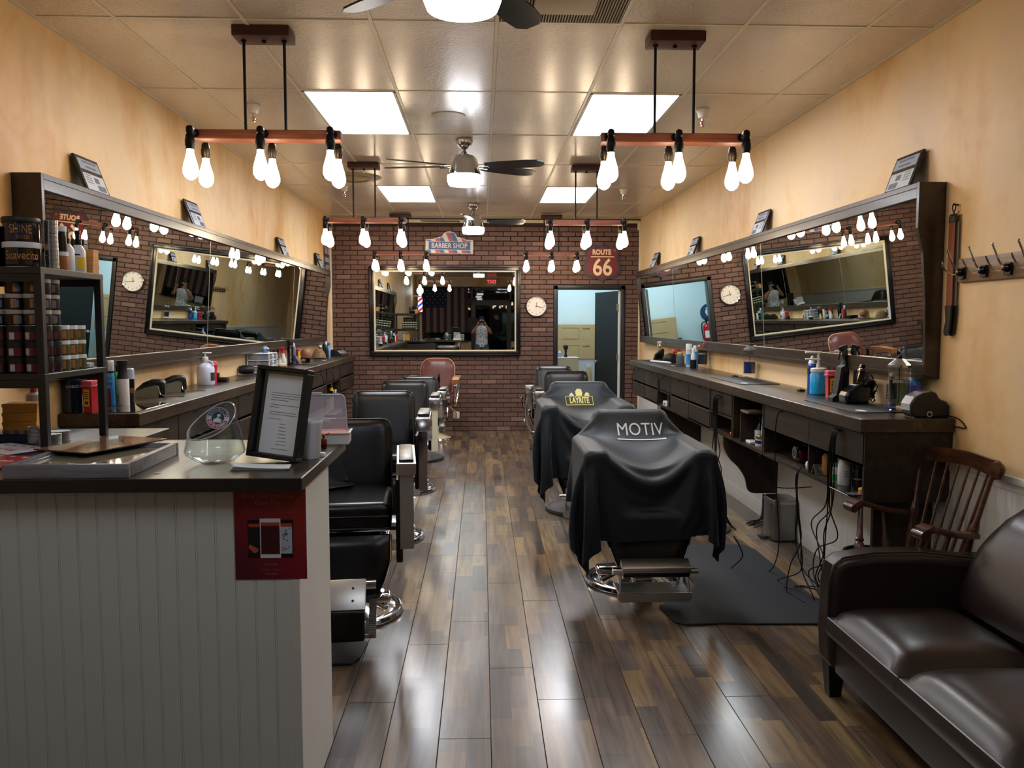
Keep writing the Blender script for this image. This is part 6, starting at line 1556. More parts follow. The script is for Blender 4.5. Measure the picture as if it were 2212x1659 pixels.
# ================================================================ left counter
bottle('alcohol_bottle', 'white bottle with red nozzle behind the mustard carton stack', 'bottle', (-1.885, 3.53, DT), [(.028, 0), (.03, .004), (.03, .155), (.02, .165)], mat('milky_bottle', 'a9b4bb', .35), [(.013, .165), (.013, .183), (.006, .185), (.004, .21)], mat('red_nozzle', 'a01c24', .35))
t = bottle('disinfectant_tub', 'wide dark blue disinfectant tub lettered in white behind the rack', 'tub', (-2.082, 4.275, CZ), [(.046, 0), (.048, .006), (.048, .15), (.05, .155), (.05, .17)], mat('tub_deep_blue', '0b2236', .12), [(.0505, .168), (.0505, .185), (.046, .187)], mat('tub_blue_lid', '0d3a60', .2)); text_on(t, 'BARBICIDE', .02, mat('jar_print2', 'b9c4cc', .5), .0485, .135, -62)
sharps((-1.986, 4.262, CZ), 'red sharps container with yellow label behind the rack', .165, -.35)
t = bottle('beard_oil', 'small black bottle with grey print beside the left sharps container', 'bottle', (-2.045, 4.38, CZ), [(.017, 0), (.018, .003), (.018, .085), (.01, .1)], PLBLK, [(.01, .1), (.01, .12)], PLBLK, (.0184, .015, .075), mat('grey_print', '5f6468', .4))
def carton(lab, loc, w_, d_, h_, m, rz=0, pm=None, cat='box', name='carton'):
    t = thing(name, lab, cat, loc, rz); MB().box(-w_/2, w_/2, -d_/2, d_/2, 0, h_, .0015).obj('box_body', m, t)
    if pm: MB().box(-w_*.38, w_*.38, -d_/2-.0012, -d_/2, h_*.2, h_*.35).box(-w_*.38, w_*.38, -d_/2-.0012, -d_/2, h_*.5, h_*.56).box(-w_*.38, w_*.38, -d_/2-.0012, -d_/2, h_*.7, h_*.82).obj('print', pm, t)
    return t
carton('navy carton with white bars beside the small black bottle', (-2.055, 4.47, CZ), .05, .05, .125, NAVY, -.1, PLWHT)
carton('dark maroon carton with pink outline print behind the rack post', (-2.06, 4.565, CZ), .055, .04, .10, mat('maroon_card', '33141c', .4), -.1, mat('maroon_print', '8a5a62', .4))
t = thing('acrylic_stand', 'clear acrylic display stand behind the cartons', 'stand', (-2.122, 4.56, CZ), PI/2); MB().box(-.04, .04, -.002, .002, 0, .17, .001).box(-.04, .04, -.006, .010, 0, .004, .001).obj('acrylic_sheet', glass('acrylic', 'c9ced2', .04, 1.5), t)
t = bottle('spray_can', 'sky blue aerosol can with white cap beside the rack post, lettered COOL', 'can', (-2.07, 4.645, CZ), [(.030, 0), (.031, .004), (.031, .17), (.029, .178), (.029, .19)], mat('aero_blue', '4f96cc', .3), [(.0305, .19), (.031, .192), (.031, .245), (.028, .248)], PLWHT, (.0314, .0, .08), SKYB)
MB().lathe([(.0297, .18), (.0297, .19)], seg=24).obj('dark_ring', IRON, t); text_on(t, 'COOL', .026, NAVY, .0316, .148, -68, .7); text_on(t, 'CARE', .026, NAVY, .0316, .12, -68, .7)
bottle('green_bottle', 'green bottle between the blue can and the white spray bottle', 'bottle', (-2.06, 4.71, CZ), [(.02, 0), (.022, .004), (.022, .15), (.012, .18)], GRN, [(.008, .18), (.006, .2)], mat('gold_tip', 'b09a4c', .3, .6))
t = bottle('mist_bottle', 'white mist spray bottle with black sprayer top, left counter', 'bottle', (-1.985, 4.63, CZ), [(.03, 0), (.032, .004), (.032, .14), (.0315, .148)], PLWHT)
MB().lathe([(0, .148), (.031, .148), (.026, .17), (.024, .20), (.03, .235), (.031, .25), (0, .252)], seg=24).box(-.036, -.02, -.007, .007, .185, .225, .004).obj('sprayer', PLBLKM, t)
for k in range(4): MB().lathe([(.0325, .028+.01*k), (.0325, .033+.01*k)], seg=12, a0=math.radians(200), a1=math.radians(250)).obj('bar_print', INK, t)
t = bottle('powder_tin', 'black tin with clear cap and gold print right of the mist bottle', 'tin', (-1.99, 4.73, CZ), [(.024, 0), (.025, .003), (.025, .14)], PLBLK, [(.026, .14), (.026, .195), (.022, .2)], mat('cloudy_cap', 'a9b6c4', .25), (.0254, .06, .09), mat('gold_ink', '7c5a30', .3, .5))
t = thing('acrylic_sheet', 'glossy acrylic sheet on the near corner of the left counter', 'mat', (-1.87, 4.50, CZ)); MB().box(-.09, .10, -.24, .24, .0, .003, .001).obj('sheet', mat('glossy_sheet', '2a241e', .05, Coat_Weight=1.0), t)
def clipcase(loc, rz, lab):
    t = thing('clipper_caddy', lab, 'clipper', loc, rz, 'black and steel clipper cases')
    b = MB(); pts = [(-.09, 0), (-.095, .02), (-.08, .055), (-.04, .09), (.01, .11), (.06, .112), (.085, .10), (.09, .03), (.085, 0)]
    b.prism(pts, -.045, .045, 'XZ'); o = b.obj('hood', mat('black_hood', '0b0b0c', .3), t); bv = o.modifiers.new('b', 'BEVEL'); bv.width = .02; bv.segments = 4; bv.limit_method = 'ANGLE'; bv.angle_limit = math.radians(60)
    for p in o.data.polygons: p.use_smooth = True
    MB().prism([(-.095, 0), (-.09, .035), (-.03, .06), (.035, .075), (.05, .07), (.05, .0)], -.052, -.044, 'XZ').obj('side_plate', mat('case_steel', '7c786e', .5, .4), t)
    MB().tube([(.05, -.049, .07), (.06, -.049, .02), (.08, -.05, .008), (.2, -.06, .006)], .004, 8).obj('arm_wire', CHROME, t); return t
clipcase((-2.035, 5.14, CZ), math.radians(12), 'nearer black and steel clipper case on the left counter'); clipcase((-2.04, 5.50, CZ), math.radians(25), 'farther black and steel clipper case, left of the white jug')
t = bottle('sanitizer_jug', 'translucent white jug with white pump on the left counter', 'jug', (-2.03, 6.14, CZ), [(.058, 0), (.062, .008), (.062, .12), (.05, .145), (.022, .16), (.02, .185)], mat('milky_plastic', 'c4c8d8', .3, Subsurface_Weight=.3, Subsurface_Radius=(.02, .02, .02)), [(.022, .183), (.022, .2), (.014, .205)], PLWHT)
MB().cyl((0, 0, .2), .006, .03, 10).box(-.02, .045, -.008, .008, .228, .238, .003, M=TR(0, 0, 0, 0, 0, 0)).obj('pump', PLWHT, t); MB().lathe([(.0625, .03), (.0625, .09)], seg=14, a0=math.radians(-40), a1=math.radians(25)).obj('label', INK, t)
MB().tube(catmull([(.02, -.01, .175), (.05, -.01, .165), (.056, -.01, .135)], 5), .007, 8).obj('handle', mat('milky_plastic', 'c4c8d8', .3), t)
sharps((-2.04, 6.30, CZ), 'red sharps container behind the white jug on the left counter', .165, -.2)
t = thing('clipper_charger', 'small black clipper charger right of the white jug', 'charger', (-2.0, 6.42, CZ), 0); MB().box(-.05, .05, -.035, .035, 0, .035, .01).box(-.05, -.02, -.02, .02, .03, .07, .008).obj('shell', PLBLKM, t); MB().box(-.01, .04, -.036, -.034, .01, .02).obj('panel', PLBLK, t)
t = thing('loose_cord', 'thin black cord lying on the left counter before the drawer caddy', 'cord', (0, 0, 0)); MB().tube(catmull([(-1.92, 6.5, CZ+.004), (-1.9, 6.8, CZ+.004), (-1.95, 7.2, CZ+.004), (-2.03, 7.35, CZ+.004)], 6), .0025, 6).obj('cable', CABLE, t)
t = thing('clipper_machine', 'black clipper machine with wire before the plastic drawer caddy', 'machine', (-2.06, 7.30, CZ), .2); MB().lathe([(0, -.07), (.03, -.065), (.04, -.03), (.04, .02), (.03, .06), (0, .07)], (0, 0, .042), 20, 'X').obj('body', PLBLKM, t); MB().box(.04, .055, -.02, .02, .03, .07, .006).obj('nose', PLBLK, t)
t = thing('drawer_caddy', 'white plastic caddy with three smoky drawers on the left counter', 'organizer', (-2.02, 7.68, CZ), 0)
WC, DC, HC = .1, .15, .175
b = MB(); b.box(-WC, WC, -DC, DC, 0, .006).box(-WC, WC, -DC, DC, HC-.008, HC, .003)
for x in (-WC, WC-.006): 
    for y in (-DC, DC-.014): b.box(x, x+.006, y, y+.014, 0, HC)
for z in (.056, .112): b.box(-WC, WC, -DC, DC, z-.003, z+.003)
b.box(WC-.012, WC, -.008, .008, 0, HC).obj('cabinet_frame', PLWHT, t)
SMOKE = glass('smoky_drawer', '9a9cae', .15, 1.4, .45)
for k in range(3):
    dr = MB().box(-WC+.008, WC-.008, -DC+.01, DC-.01, .006+.056*k, .05+.056*k, .002).obj('drawer', SMOKE, t)
    MB().box(WC-.008, WC+.004, -.03, .03, .03+.056*k, .04+.056*k, .002).obj('pull', PLWHT, dr)
disinfect((-2.07, 7.95, CZ+.0), 'disinfectant jar of pale liquid behind the drawer caddy', BARBC, .15, .24, .045)
t = bottle('cologne_bottle', 'small blue bottle on top of the white drawer caddy', 'bottle', (-2.0, 7.7, CZ+HC+.0005), [(.02, 0), (.022, .003), (.022, .035)], mat('blue_tonic', '2f6fc0', .15), [(.012, .035), (.012, .05)], PLWHT)
bottle('lotion_pump', 'white pump bottle behind the drawer caddy, left counter', 'bottle', (-2.085, 8.1, CZ), [(.022, 0), (.024, .003), (.024, .18), (.01, .2)], PLWHT, [(.007, .2), (.007, .24), (.02, .243), (.02, .25)], PLWHT)
bottle('pomade_tub', 'white lidded jar with black and amber label before the drawer caddy', 'jar', (-1.90, 7.92, CZ), [(.036, 0), (.038, .003), (.038, .045)], mat('tub_black', '1c1512', .3), [(.04, .045), (.04, .062), (.037, .064)], PLWHT, (.0384, .008, .04, 250, 320), mat('amber_label', 'a86a2c', .4))
t = bottle('spray_bottle', 'red trigger spray bottle with a white base on the left counter', 'bottle', (-2.03, 8.52, CZ), [(.03, 0), (.032, .004), (.032, .07), (.014, .12), (.013, .14)], PLWHT); spray_head(t, .152, .022, RED, 1); 
bottle('black_bottle', 'black bottle with white label left of the red trigger spray', 'bottle', (-2.04, 8.34, CZ), [(.022, 0), (.024, .003), (.024, .1), (.01, .12), (.01, .16)], PLBLK, [(.011, .16), (.011, .18)], PLBLK, (.0245, .03, .08), mat('bluish_label', '8fa0b4', .4))
bottle('yellow_bottle', 'pale yellow bottle between the caddy and the black labelled bottle', 'bottle', (-1.98, 8.17, CZ), [(.018, 0), (.02, .003), (.02, .07), (.01, .085)], mat('pale_yellow', 'c9c080', .4), [(.011, .085), (.011, .1)], PLWHT)
bottle('blue_can', 'blue capped bottle behind the red trigger spray, left counter', 'bottle', (-2.095, 8.42, CZ), [(.02, 0), (.022, .003), (.022, .14)], NAVY, [(.016, .14), (.014, .2)], mat('mid_blue_cap', '2a5fb0', .4))
t = bottle('spray_can', 'tall black aerosol can with vertical white lettering, left counter', 'can', (-2.04, 8.88, CZ), [(.032, 0), (.033, .004), (.033, .2), (.03, .21)], PLBLK, [(.031, .21), (.033, .213), (.033, .275), (.03, .28)], PLBLKM); text_on(t, 'BLADE CARE', .024, PLWHT, .0332, .1, -72, 1, vertical=True)
bottle('spray_can', 'grey blue aerosol can with white nozzle right of the tall black can', 'can', (-2.05, 9.08, CZ), canp(.026, .19), mat('steel_blue_can', '4c6484', .3), [(.016, .19), (.018, .2), (.01, .23)], PLWHT, (.0264, .03, .09), NAVY)
bottle('tube_bottle', 'red and yellow striped container beside the grey blue can', 'container', (-2.01, 9.12, CZ), [(.022, 0), (.024, .003), (.024, .15)], RED, [(.025, .15), (.025, .165)], PINK, (.0245, .02, .14, 280, 340), YEL)
t = thing('comb', 'pale blue comb leaning at the counter edge below the striped container', 'comb', (-1.96, 9.02, CZ+.004)); MB().box(-.012, .012, -.002, .002, 0, .1, .001, M=TR(0, 0, 0, .3, -.5, 0)).obj('comb_blade', mat('pale_blue_comb', '9fb4cc', .3), t)
t = carton('long black box with gold flame print on the left counter', (-2.0, 9.42, CZ+.0045), .15, .2, .052, PLBLK, 0, None); MB().prism([(-.02, .01), (.02, .01), (.03, .03), (.01, .045), (-.015, .04), (-.03, .025)], -.102, -.1, 'XZ').obj('flame_print', mat('flame_gold', 'b07a3c', .4), t)
def mannequin(loc, lab, k, s=1.0):
    t = thing('training_head', lab, 'mannequin', loc, .4*k)
    SK = mat('mannequin_skin', 'a9765a' if k else '8f6248', .5)
    MB().lathe([(0, 0), (.045*s, 0), (.04*s, .02), (.052*s, .045), (.062*s, .08), (.056*s, .115), (.035*s, .138), (0, .145)], seg=24, M=Matrix.Diagonal((1, 1.15, 1, 1))).obj('head_form', SK, t)
    return t
t = mannequin((-2.06, 9.75, CZ+.0), 'brown leather barber cap behind the flame print box', 0); 
t2 = thing('tool_roll', 'rolled tan camouflage cap on the left counter before the bottles', 'cap', (-2.04, 10.42, CZ), .3)
b = MB(); b.grid(lambda u, v: ((.085+.006*math.sin(u*40))*math.cos(u*2*PI)*math.sin(v*PI/2+.0), (.1)*math.sin(u*2*PI)*math.sin(v*PI/2), .125*math.cos(v*PI/2)), 30, 10); b.obj('crown', mat('tan_camo', '7a6242', .8, var=.45, vs=30, bump=.3), t2)
MB().grid(lambda u, v: (.08*math.cos(-1.2+2.4*u-PI/2*1)*(1+.45*v), .1*math.sin(-1.2+2.4*u-PI/2)*(1+.45*v), .012-.01*v+.012*math.sin(u*PI)), 16, 4).obj('brim', mat('tan_camo_dark', '5c4630', .8), t2)
for k, (x, y, r, h, m_, cm, lab) in enumerate([(-2.06, 10.62, .022, .16, PLBLK, PLWHT, 'black bottle with white cap, far end of the left counter'), (-2.0, 10.72, .026, .13, PLBLKM, NAVY, 'black tumbler before the green bottle, far left counter'),
        (-2.03, 10.85, .02, .19, GRN, PLWHT, 'green bottle with white cap, far end of the left counter'), (-1.985, 10.80, .022, .18, mat('light_blue_bottle', '6f9fd8', .3), BLU, 'light blue bottle beside the green one, far left counter'),
        (-2.075, 11.0, .03, .20, NAVY, PLWHT, 'navy bottle with wide white cap by the brick wall'), (-2.03, 10.94, .02, .17, mat('olive_bottle', '5a5a2a', .3), PLBLK, 'olive bottle at the far end of the left counter')]):
    bottle('bottle', lab, 'bottle', (x, y, CZ), [(r*.95, 0), (r, .003), (r, h*.75), (r*.6, h*.85)], m_, [(r*.8, h*.85), (r*.8, h), (r*.7, h*1.02)], cm)
t = bottle('spray_bottle', 'red trigger bottle nearest the brick wall, left counter', 'bottle', (-2.08, 11.2, CZ), [(.024, 0), (.026, .003), (.026, .08), (.012, .12)], mat('dark_red_bottle', '4c1418', .3)); spray_head(t, .135, .02, RED, -1)
t = thing('clipper_rack', 'angled black rack holding three silver clippers at the far left counter', 'rack', (-1.93, 11.2, CZ), -.1)
MB().prism([(-.06, 0), (.11, 0), (.11, .02), (.10, .03), (-.01, .095), (-.04, .085)], -.22, .1, 'XZ').obj('rack_body', PLBLKM, t)
for k in range(3): MB().box(.0, .07, -.19+.1*k, -.12+.1*k, .06, .085, .006, M=TR(.0, 0, .01, 0, .55, 0)).obj('silver_clipper', ALU, t)
bottle('yellow_spray', 'black and yellow bottle in the open cubby of the left counter', 'bottle', (-1.80, 9.9, .7005), [(.02, 0), (.022, .003), (.022, .09), (.012, .12)], PLBLK, [(.013, .12), (.013, .15), (.008, .16)], YEL, (.0225, .04, .08), YEL)
t = thing('power_adapter', 'small white adapter beside the black and yellow bottle', 'adapter', (-1.79, 10.08, .7005)); MB().box(-.02, .02, -.03, .03, 0, .04, .005).obj('case', PLWHT, t); MB().box(.02, .022, -.01, .01, .01, .03).obj('socket_face', IRON, t)
cord('black cords hanging from the far drawers of the left counter', [[(-1.735+.0, y, 1.0), (-1.715, y+.02, .98), (-1.71, y+.1, .85), (-1.71, y+.12, .6), (-1.72, y+.1, .35)] for y in (8.9, 9.5)], .0035)
# small round tags on mats etc.
cmat('black counter mat before the tall black can, left counter', -2.05, -1.80, 8.9, 10.2, ty=(.06, .3, 0))
# ================================================================ black display rack standing on the desk's left wing
RB_ = mat('rack_black', '131215', .4); RSH = wood('rack_shelf_dark', [(.3, '1b1816'), (.55, '2b2622'), (.75, '3c352f')], .35, grain=4)
t = thing('display_rack', 'black open display rack full of pomade jars at the left edge', 'shelf', (-1.83, 3.195, DT))
def Rk(x, y, z): return (x+1.83, y-3.195, z-DT)
MB().box(-2.125+1.83, -1.36+1.83, 3.245-3.195, 3.62-3.195, -.041, -.0005, .002).obj('desk_wing', DWTOP, bpy.data.objects['reception_desk'], (-1.83+.56, 3.195-2.5, DT))
for x in (-2.10, -1.55):
    for y in (2.97, 3.42):
        MB().box(*Rk(x-.0135, 0, 0)[:1], Rk(x+.0135, 0, 0)[0], y-.0135-3.195, y+.0135-3.195, .0003, 1.74-DT, .002).obj('post', RB_, t)
for z, th in ((1.76, .024), (1.385, .022)):
    MB().box(-2.114+1.83, -1.536+1.83, 2.955-3.195, 3.435-3.195, z-DT-th, z-DT, .002).obj('shelf', RSH, t)
    for y_ in (2.956, 3.424): MB().box(-2.10+1.83, -1.55+1.83, y_-3.195, y_+.01-3.195, z-DT-.05, z-DT-th).obj('rail', RB_, t)
AMB = mat('amber_label', '96602c', .4); BLAB = mat('black_label', '15100e', .35); GLAB = mat('olive_label', '3f4a24', .4)
def jar(r, h, body, lid, lidh=.014, lab=None, a0=200, a1=300, plate=None):
    t = thing('pomade_jar', '', 'jar')
    MB().lathe([(0, 0), (r*.94, 0), (r*.96, .002), (r*.96, h-lidh), (0, h-lidh)], seg=22).obj('body', body, t)
    MB().lathe([(0, h-lidh-.001), (r, h-lidh-.001), (r, h-.002), (r*.96, h-.0008), (0, h-.0008)], seg=22).obj('lid', lid, t)
    if lab:
        MB().lathe([(r*.965, .006), (r*.965, h-lidh-.005)], seg=10, a0=math.radians(a0), a1=math.radians(a1)).obj('label', lab, t)
    if plate:
        MB().lathe([(r*.968, .008), (r*.968, h-lidh-.008)], seg=5, a0=math.radians(a0+18), a1=math.radians(a0+52)).obj('barcode', plate, t)
    return t
GL = 'small pomade jars on the middle rack shelf'
j1 = jar(.0305, .056, BLAB, PLBLKM, .016, mat('red_band_label', '5a141c', .4), 225, 330, mat('white_figure', 'a9aab0', .4)); j2 = jar(.0305, .056, BLAB, mat('dusty_white_lid', 'a39c94', .4), .014, AMB, 275, 312, mat('barcode_white', '6a6a6a', .4)); j3 = jar(.0305, .056, GLAB, PLWHT, .014, AMB, 250, 325)
first = {0: True, 1: True, 2: True}
def place(src, k, x, y, z, rz, lab, grp=GL):
    if first[k]: o = src; o.location = (x, y, z); o.rotation_euler = (0, 0, rz); o['label'] = lab; o['group'] = grp; first[k] = False
    else: o = dup(src, (x, y, z), rz, lab, grp)
    return o
rr = random.Random(3)
for yi, y in enumerate((3.0, 3.063, 3.126, 3.189, 3.252, 3.315)):
    for xi, x in enumerate((-1.588, -1.651, -1.714, -1.777, -1.84, -1.903)):
        if yi not in (0, 5) and xi != 0: continue
        if yi <= 2: levels = [(j1, 0)]*3+[(j2, 1)]*3
        else: levels = [(j3, 2)]*3
        if yi <= 2 and xi >= 2: levels = levels[:5]
        for l, (sj, k) in enumerate(levels):
            LV = ('bottom', 'second', 'third', 'fourth', 'fifth', 'sixth')[l]; CN = ('rightmost', 'second from right', 'third from right', 'fourth from right', 'fifth from right', 'leftmost')[xi]; DP = ('front', 'second from front', 'third from front', 'fourth from front', 'fifth from front', 'back')[yi]
            lab = ('black-lidded jar', 'amber-label jar', 'olive white-lidded jar')[k]+' on rack, %s row up, %s column, %s stack' % (LV, CN, DP)
            # keep jars clear of the corner posts
            if xi == 0 and yi == 0: x_, y_ = x-.006, y+.006
            else: x_, y_ = x-.006, y+.006
            place(sj, k, x_+rr.uniform(-.001, .001), y_+rr.uniform(-.0008, .0008), 1.3855+.0565*l, rr.uniform(-.3, .3), lab)
b = thing('hair_product', 'small crumpled black and white packets at the back right of the rack shelf', 'packet', (-1.60, 3.385, 1.3855)); MB().box(-.03, .0, -.02, .02, 0, .03, .006).obj('black_packet', PLBLKM, b); MB().box(.0, .03, -.02, .02, 0, .018, .005).obj('white_packet', PLWHT, b)
# top shelf
TZ = 1.7605
t = thing('pomade_tub', 'large pomade tub with white lid and gold script, lower tub on the rack', 'tub', (-1.652, 3.06, TZ))
MB().lathe([(0, 0), (.056, 0), (.058, .003), (.058, .072), (0, .072)], seg=40).obj('body', mat('tub_dark', '17100e', .12), t); MB().lathe([(0, .07), (.062, .07), (.063, .073), (.063, .088), (.061, .0905), (0, .0905)], seg=40).obj('lid', PLWHT, t)
MB().lathe([(.0575, .0), (.0588, .0), (.0588, .004), (.0575, .004)], seg=40).obj('base_rim', PLWHT, t); MB().lathe([(.0586, .010), (.0588, .010), (.0588, .066), (.0586, .066)], seg=30, a0=math.radians(232), a1=math.radians(330)).obj('label', mat('tub_brown', '1f1512', .25), t)
text_on(t, 'Suavecito', .042, mat('script_gold', 'c0854a', .35, .3), .0592, .042, -62, .72)
t = thing('pomade_tub', 'large pomade tub with black lid lettered SHINE GOLD, top of the pair', 'tub', (-1.652, 3.06, TZ+.0908))
MB().lathe([(0, 0), (.056, 0), (.057, .003), (.057, .07), (0, .07)], seg=40).obj('body', mat('tub_dark', '17100e', .12), t); MB().lathe([(0, .068), (.061, .068), (.0625, .071), (.0625, .084), (.060, .088), (0, .088)], seg=40).obj('lid', PLBLKM, t)
MB().lathe([(.0576, .006), (.0579, .006), (.0579, .065), (.0576, .065)], seg=30, a0=math.radians(205), a1=math.radians(335)).obj('label', mat('tub_navy', '141228', .25), t)
GLD = mat('shine_gold', 'b98a48', .25, .8); text_on(t, 'SHINE', .044, GLD, .0584, .043, -64, .62); text_on(t, 'GOLD', .018, GLD, .0584, .016, -57, .8)
MB().lathe([(.0582, .012), (.0582, .055)], seg=3, a0=math.radians(215), a1=math.radians(222)).obj('strop_print', ALU, t)
TIN = mat('tin_steel', '9da1a6', .25, .9)
def tins(x, y, z, n, r, h, lab, grp, jit=.001):
    src = thing('pomade_tin', lab, 'tin', (x, y, z), 0, grp)
    MB().lathe([(0, 0), (r*.96, 0), (r*.97, h*.45), (0, h*.45)], seg=26).obj('body', TIN, src); MB().lathe([(0, h*.4), (r, h*.4), (r, h*.93), (r*.97, h*.97), (r*.93, h*.97), (r*.92, h*.93), (0, h*.93)], seg=26).obj('lid', TIN, src)
    rr = random.Random(int(x*1000)); NM = ['lowest', 'second', 'third', 'fourth', 'fifth', 'sixth', 'seventh', 'eighth', 'ninth', 'tenth', 'eleventh']
    src['label'] = lab+', lowest one'
    for k in range(1, n): dup(src, (x+rr.uniform(-jit, jit), y+rr.uniform(-jit, jit), z+h*k), rr.random()*3, lab+(', topmost one' if k == n-1 else ', %s from below' % NM[k]), grp)
tins(-1.578, 3.12, TZ, 11, .0235, .0162, 'slim silver tin in the tall stack beside the two large tubs', 'tall stack of slim silver tins')
t = bottle('hair_wax_jar', 'orange and black jar behind the tall tin stack, lower one', 'jar', (-1.585, 3.20, TZ), [(.024, 0), (.025, .003), (.025, .055)], mat('orange_brown_jar', '9c5a30', .3), [(.026, .055), (.026, .07)], PLWHT)
t = bottle('hair_wax_jar', 'black jar with white cap behind the tall tin stack, upper one', 'jar', (-1.585, 3.20, TZ+.0705), [(.02, 0), (.021, .003), (.021, .075)], mat('dark_jar', '1a1414', .2), [(.0225, .075), (.0225, .095)], PLWHT)
for x, y, lab in ((-1.60, 3.275, 'white bottle with black sprayer and yellow label facing front, top of the rack'), (-1.585, 3.335, 'white bottle with black sprayer and yellow label turned right, top of the rack')):
    t = bottle('spray_bottle', lab, 'bottle', (x, y, TZ), [(.026, 0), (.028, .003), (.028, .085), (.016, .105), (.012, .11)], PLWHT, [(.014, .108), (.014, .128), (.009, .13), (.009, .15), (.011, .152), (.011, .165)], PLBLK, (.0284, .012, .06, 235 if x < -1.59 else 285, 310 if x < -1.59 else 350), YEL)
    MB().lathe([(.0286, .066), (.0286, .072)], seg=8, a0=math.radians(235), a1=math.radians(310)).obj('print', INK, t)
KRAFT = mat('kraft_card', 'cf9450', .7, var=.06)
for k in range(3):
    t = carton('kraft carton on the rack top, %s of three' % ('lowest', 'middle', 'topmost')[k], (-1.580, 3.405, TZ+.0315*k), .062, .05, .031, KRAFT, .05*(k-1))
    MB().box(-.032, .032, -.026, .026, .022, .0312, .001).obj('lid_flap', KRAFT, t)
for k in range(2): carton('small black box with silver arc print on the kraft cartons, %s one' % ('lower', 'upper')[k], (-1.61, 3.40, TZ+.0955+.021*k), .05, .04, .02, BLACKP, .1*k, mat('silver_print', '5c6064', .3, .6))
t = thing('black_tin', 'tall black rounded canister at the left end of the rack top', 'canister', (-1.745, 3.04, TZ)); MB().box(-.035, .035, -.03, .03, 0, .15, .012).obj('body', PLBLK, t); MB().lathe([(0, -.0308), (.006, -.0308)], (.01, 0, .09), 10, 'Y').obj('dot_print', mat('green_dot', '5c7a30', .5), t)
# things standing on the desk wing
for k in range(4):
    t = carton('mustard kraft carton in the stack behind the rack post, %s' % ('lowest', 'second from below', 'third from below', 'topmost')[k], (-1.815, 3.33, DT+.0352*k+.0004), .125, .10, .0345, mat('mustard_kraft', 'dc9a3e', .6, var=.06), .04*(k-1.5)+.1)
    MB().box(-.064, .064, -.052, .052, .022, .0348, .001).obj('lid_flap', mat('mustard_kraft', 'dc9a3e', .6), t)
tins(-1.675, 3.16, DT+.0004, 4, .038, .0165, 'wide silver tin in the left stack beside the rack post', 'wide silver tins on the desk wing')
tins(-1.59, 3.08, DT+.0004, 3, .038, .0165, 'wide silver tin in the front stack of the desk wing', 'wide silver tins on the desk wing')
tins(-1.60, 3.17, DT+.0004, 3, .036, .0165, 'wide silver tin in the right rear stack of the desk wing', 'wide silver tins on the desk wing')
t = thing('card_holder', 'navy card holder with three tabs before the kraft carton stack', 'holder', (-1.79, 3.22, DT))
MB().box(-.09, .06, -.01, .01, 0, .03, .002).obj('holder_base', NAVY, t)
for k in range(4): MB().box(-.085+.038*k, -.062+.038*k, -.003, .003, .03, .045, .001).obj('tab', mat('tab_grey', '4a5470', .4), t)
# ================================================================ back room things
t = thing('cardboard_box', 'large cardboard carton with two printed panels seen through the doorway', 'box', (1.62, 13.7, 0))
CB = mat('cardboard', 'a68f66', .7, var=.05)
MB().box(-.45, .45, -.15, .15, .95, 1.52, .003).obj('carton_body', CB, t); b = MB()
for zz in (1.17, 1.46):
    b.box(-.30, -.02, -.152, -.15, zz-.18, zz-.176).box(-.30, -.02, -.152, -.15, zz+.0, zz+.004).box(-.024, -.02, -.152, -.15, zz-.18, zz)
b.obj('printed_lines', INK, t)
for zz in (1.16, 1.45):
    text('lettering', 'KLONE', .035, INK, t, (.1, -.152, zz), (PI/2, 0, 0)); text('small_print', 'SPORTS', .025, GREYINK, t, (.3, -.152, zz), (PI/2, 0, 0))
MB().box(-.42, .42, -.14, .14, .0, .948).obj('lower_carton', mat('pale_panel', 'a9adb0', .6), t)
t = thing('side_cabinet', 'cream cabinet in the back room with a shaving brush on it', 'cabinet', (1.33, 12.95, 0)); MB().box(-.17, .17, -.2, .2, 0, .99, .004).obj('carcass', mat('cream_cabinet', 'b5aa8c', .5), t); MB().box(-.165, .165, -.205, -.2, .02, .97, .002).obj('door', mat('cream_cabinet', 'b5aa8c', .5), t); MB().box(-.18, .18, -.21, .21, .99, 1.01, .003).obj('top', mat('pale_top', 'b8b8b0', .4), t)
t = thing('shaving_brush', 'black shaving brush standing on the cream cabinet beyond the door', 'brush', (1.31, 12.85, 1.0105)); MB().lathe([(0, 0), (.028, 0), (.024, .03), (.014, .06), (.02, .09), (.018, .1), (0, .1)], seg=20).obj('handle', PLBLK, t); MB().lathe([(.016, .1), (.035, .14), (.042, .17), (.03, .19), (0, .195)], seg=20).obj('bristles', mat('black_bristles', '0c0a0a', .8), t)
bottle('soap_bottle', 'pale soap bottle beside the shaving brush in the back room', 'bottle', (1.22, 12.9, 1.0105), [(.028, 0), (.03, .004), (.03, .07), (.014, .09)], mat('pale_soap', '9fb0c0', .3), [(.012, .09), (.012, .11)], PLWHT)
bottle('floor_bottle', 'tan bottle standing by the door edge in the back room', 'bottle', (1.68, 12.9, 0), [(.05, 0), (.055, .01), (.055, .75), (.03, .85)], mat('mop_tan', 'a89e80', .5), [(.032, .85), (.032, .9)], PLWHT)
t = thing('restroom_sign', 'round blue restroom sign in the back room, seen in the right mirror', 'sign', (.52, RY1-.003, 1.52)); MB().lathe([(0, 0), (.15, 0), (.15, -.004), (0, -.004)], seg=40, axis='Y').obj('disc', mat('restroom_blue', '123a5c', .4), t)
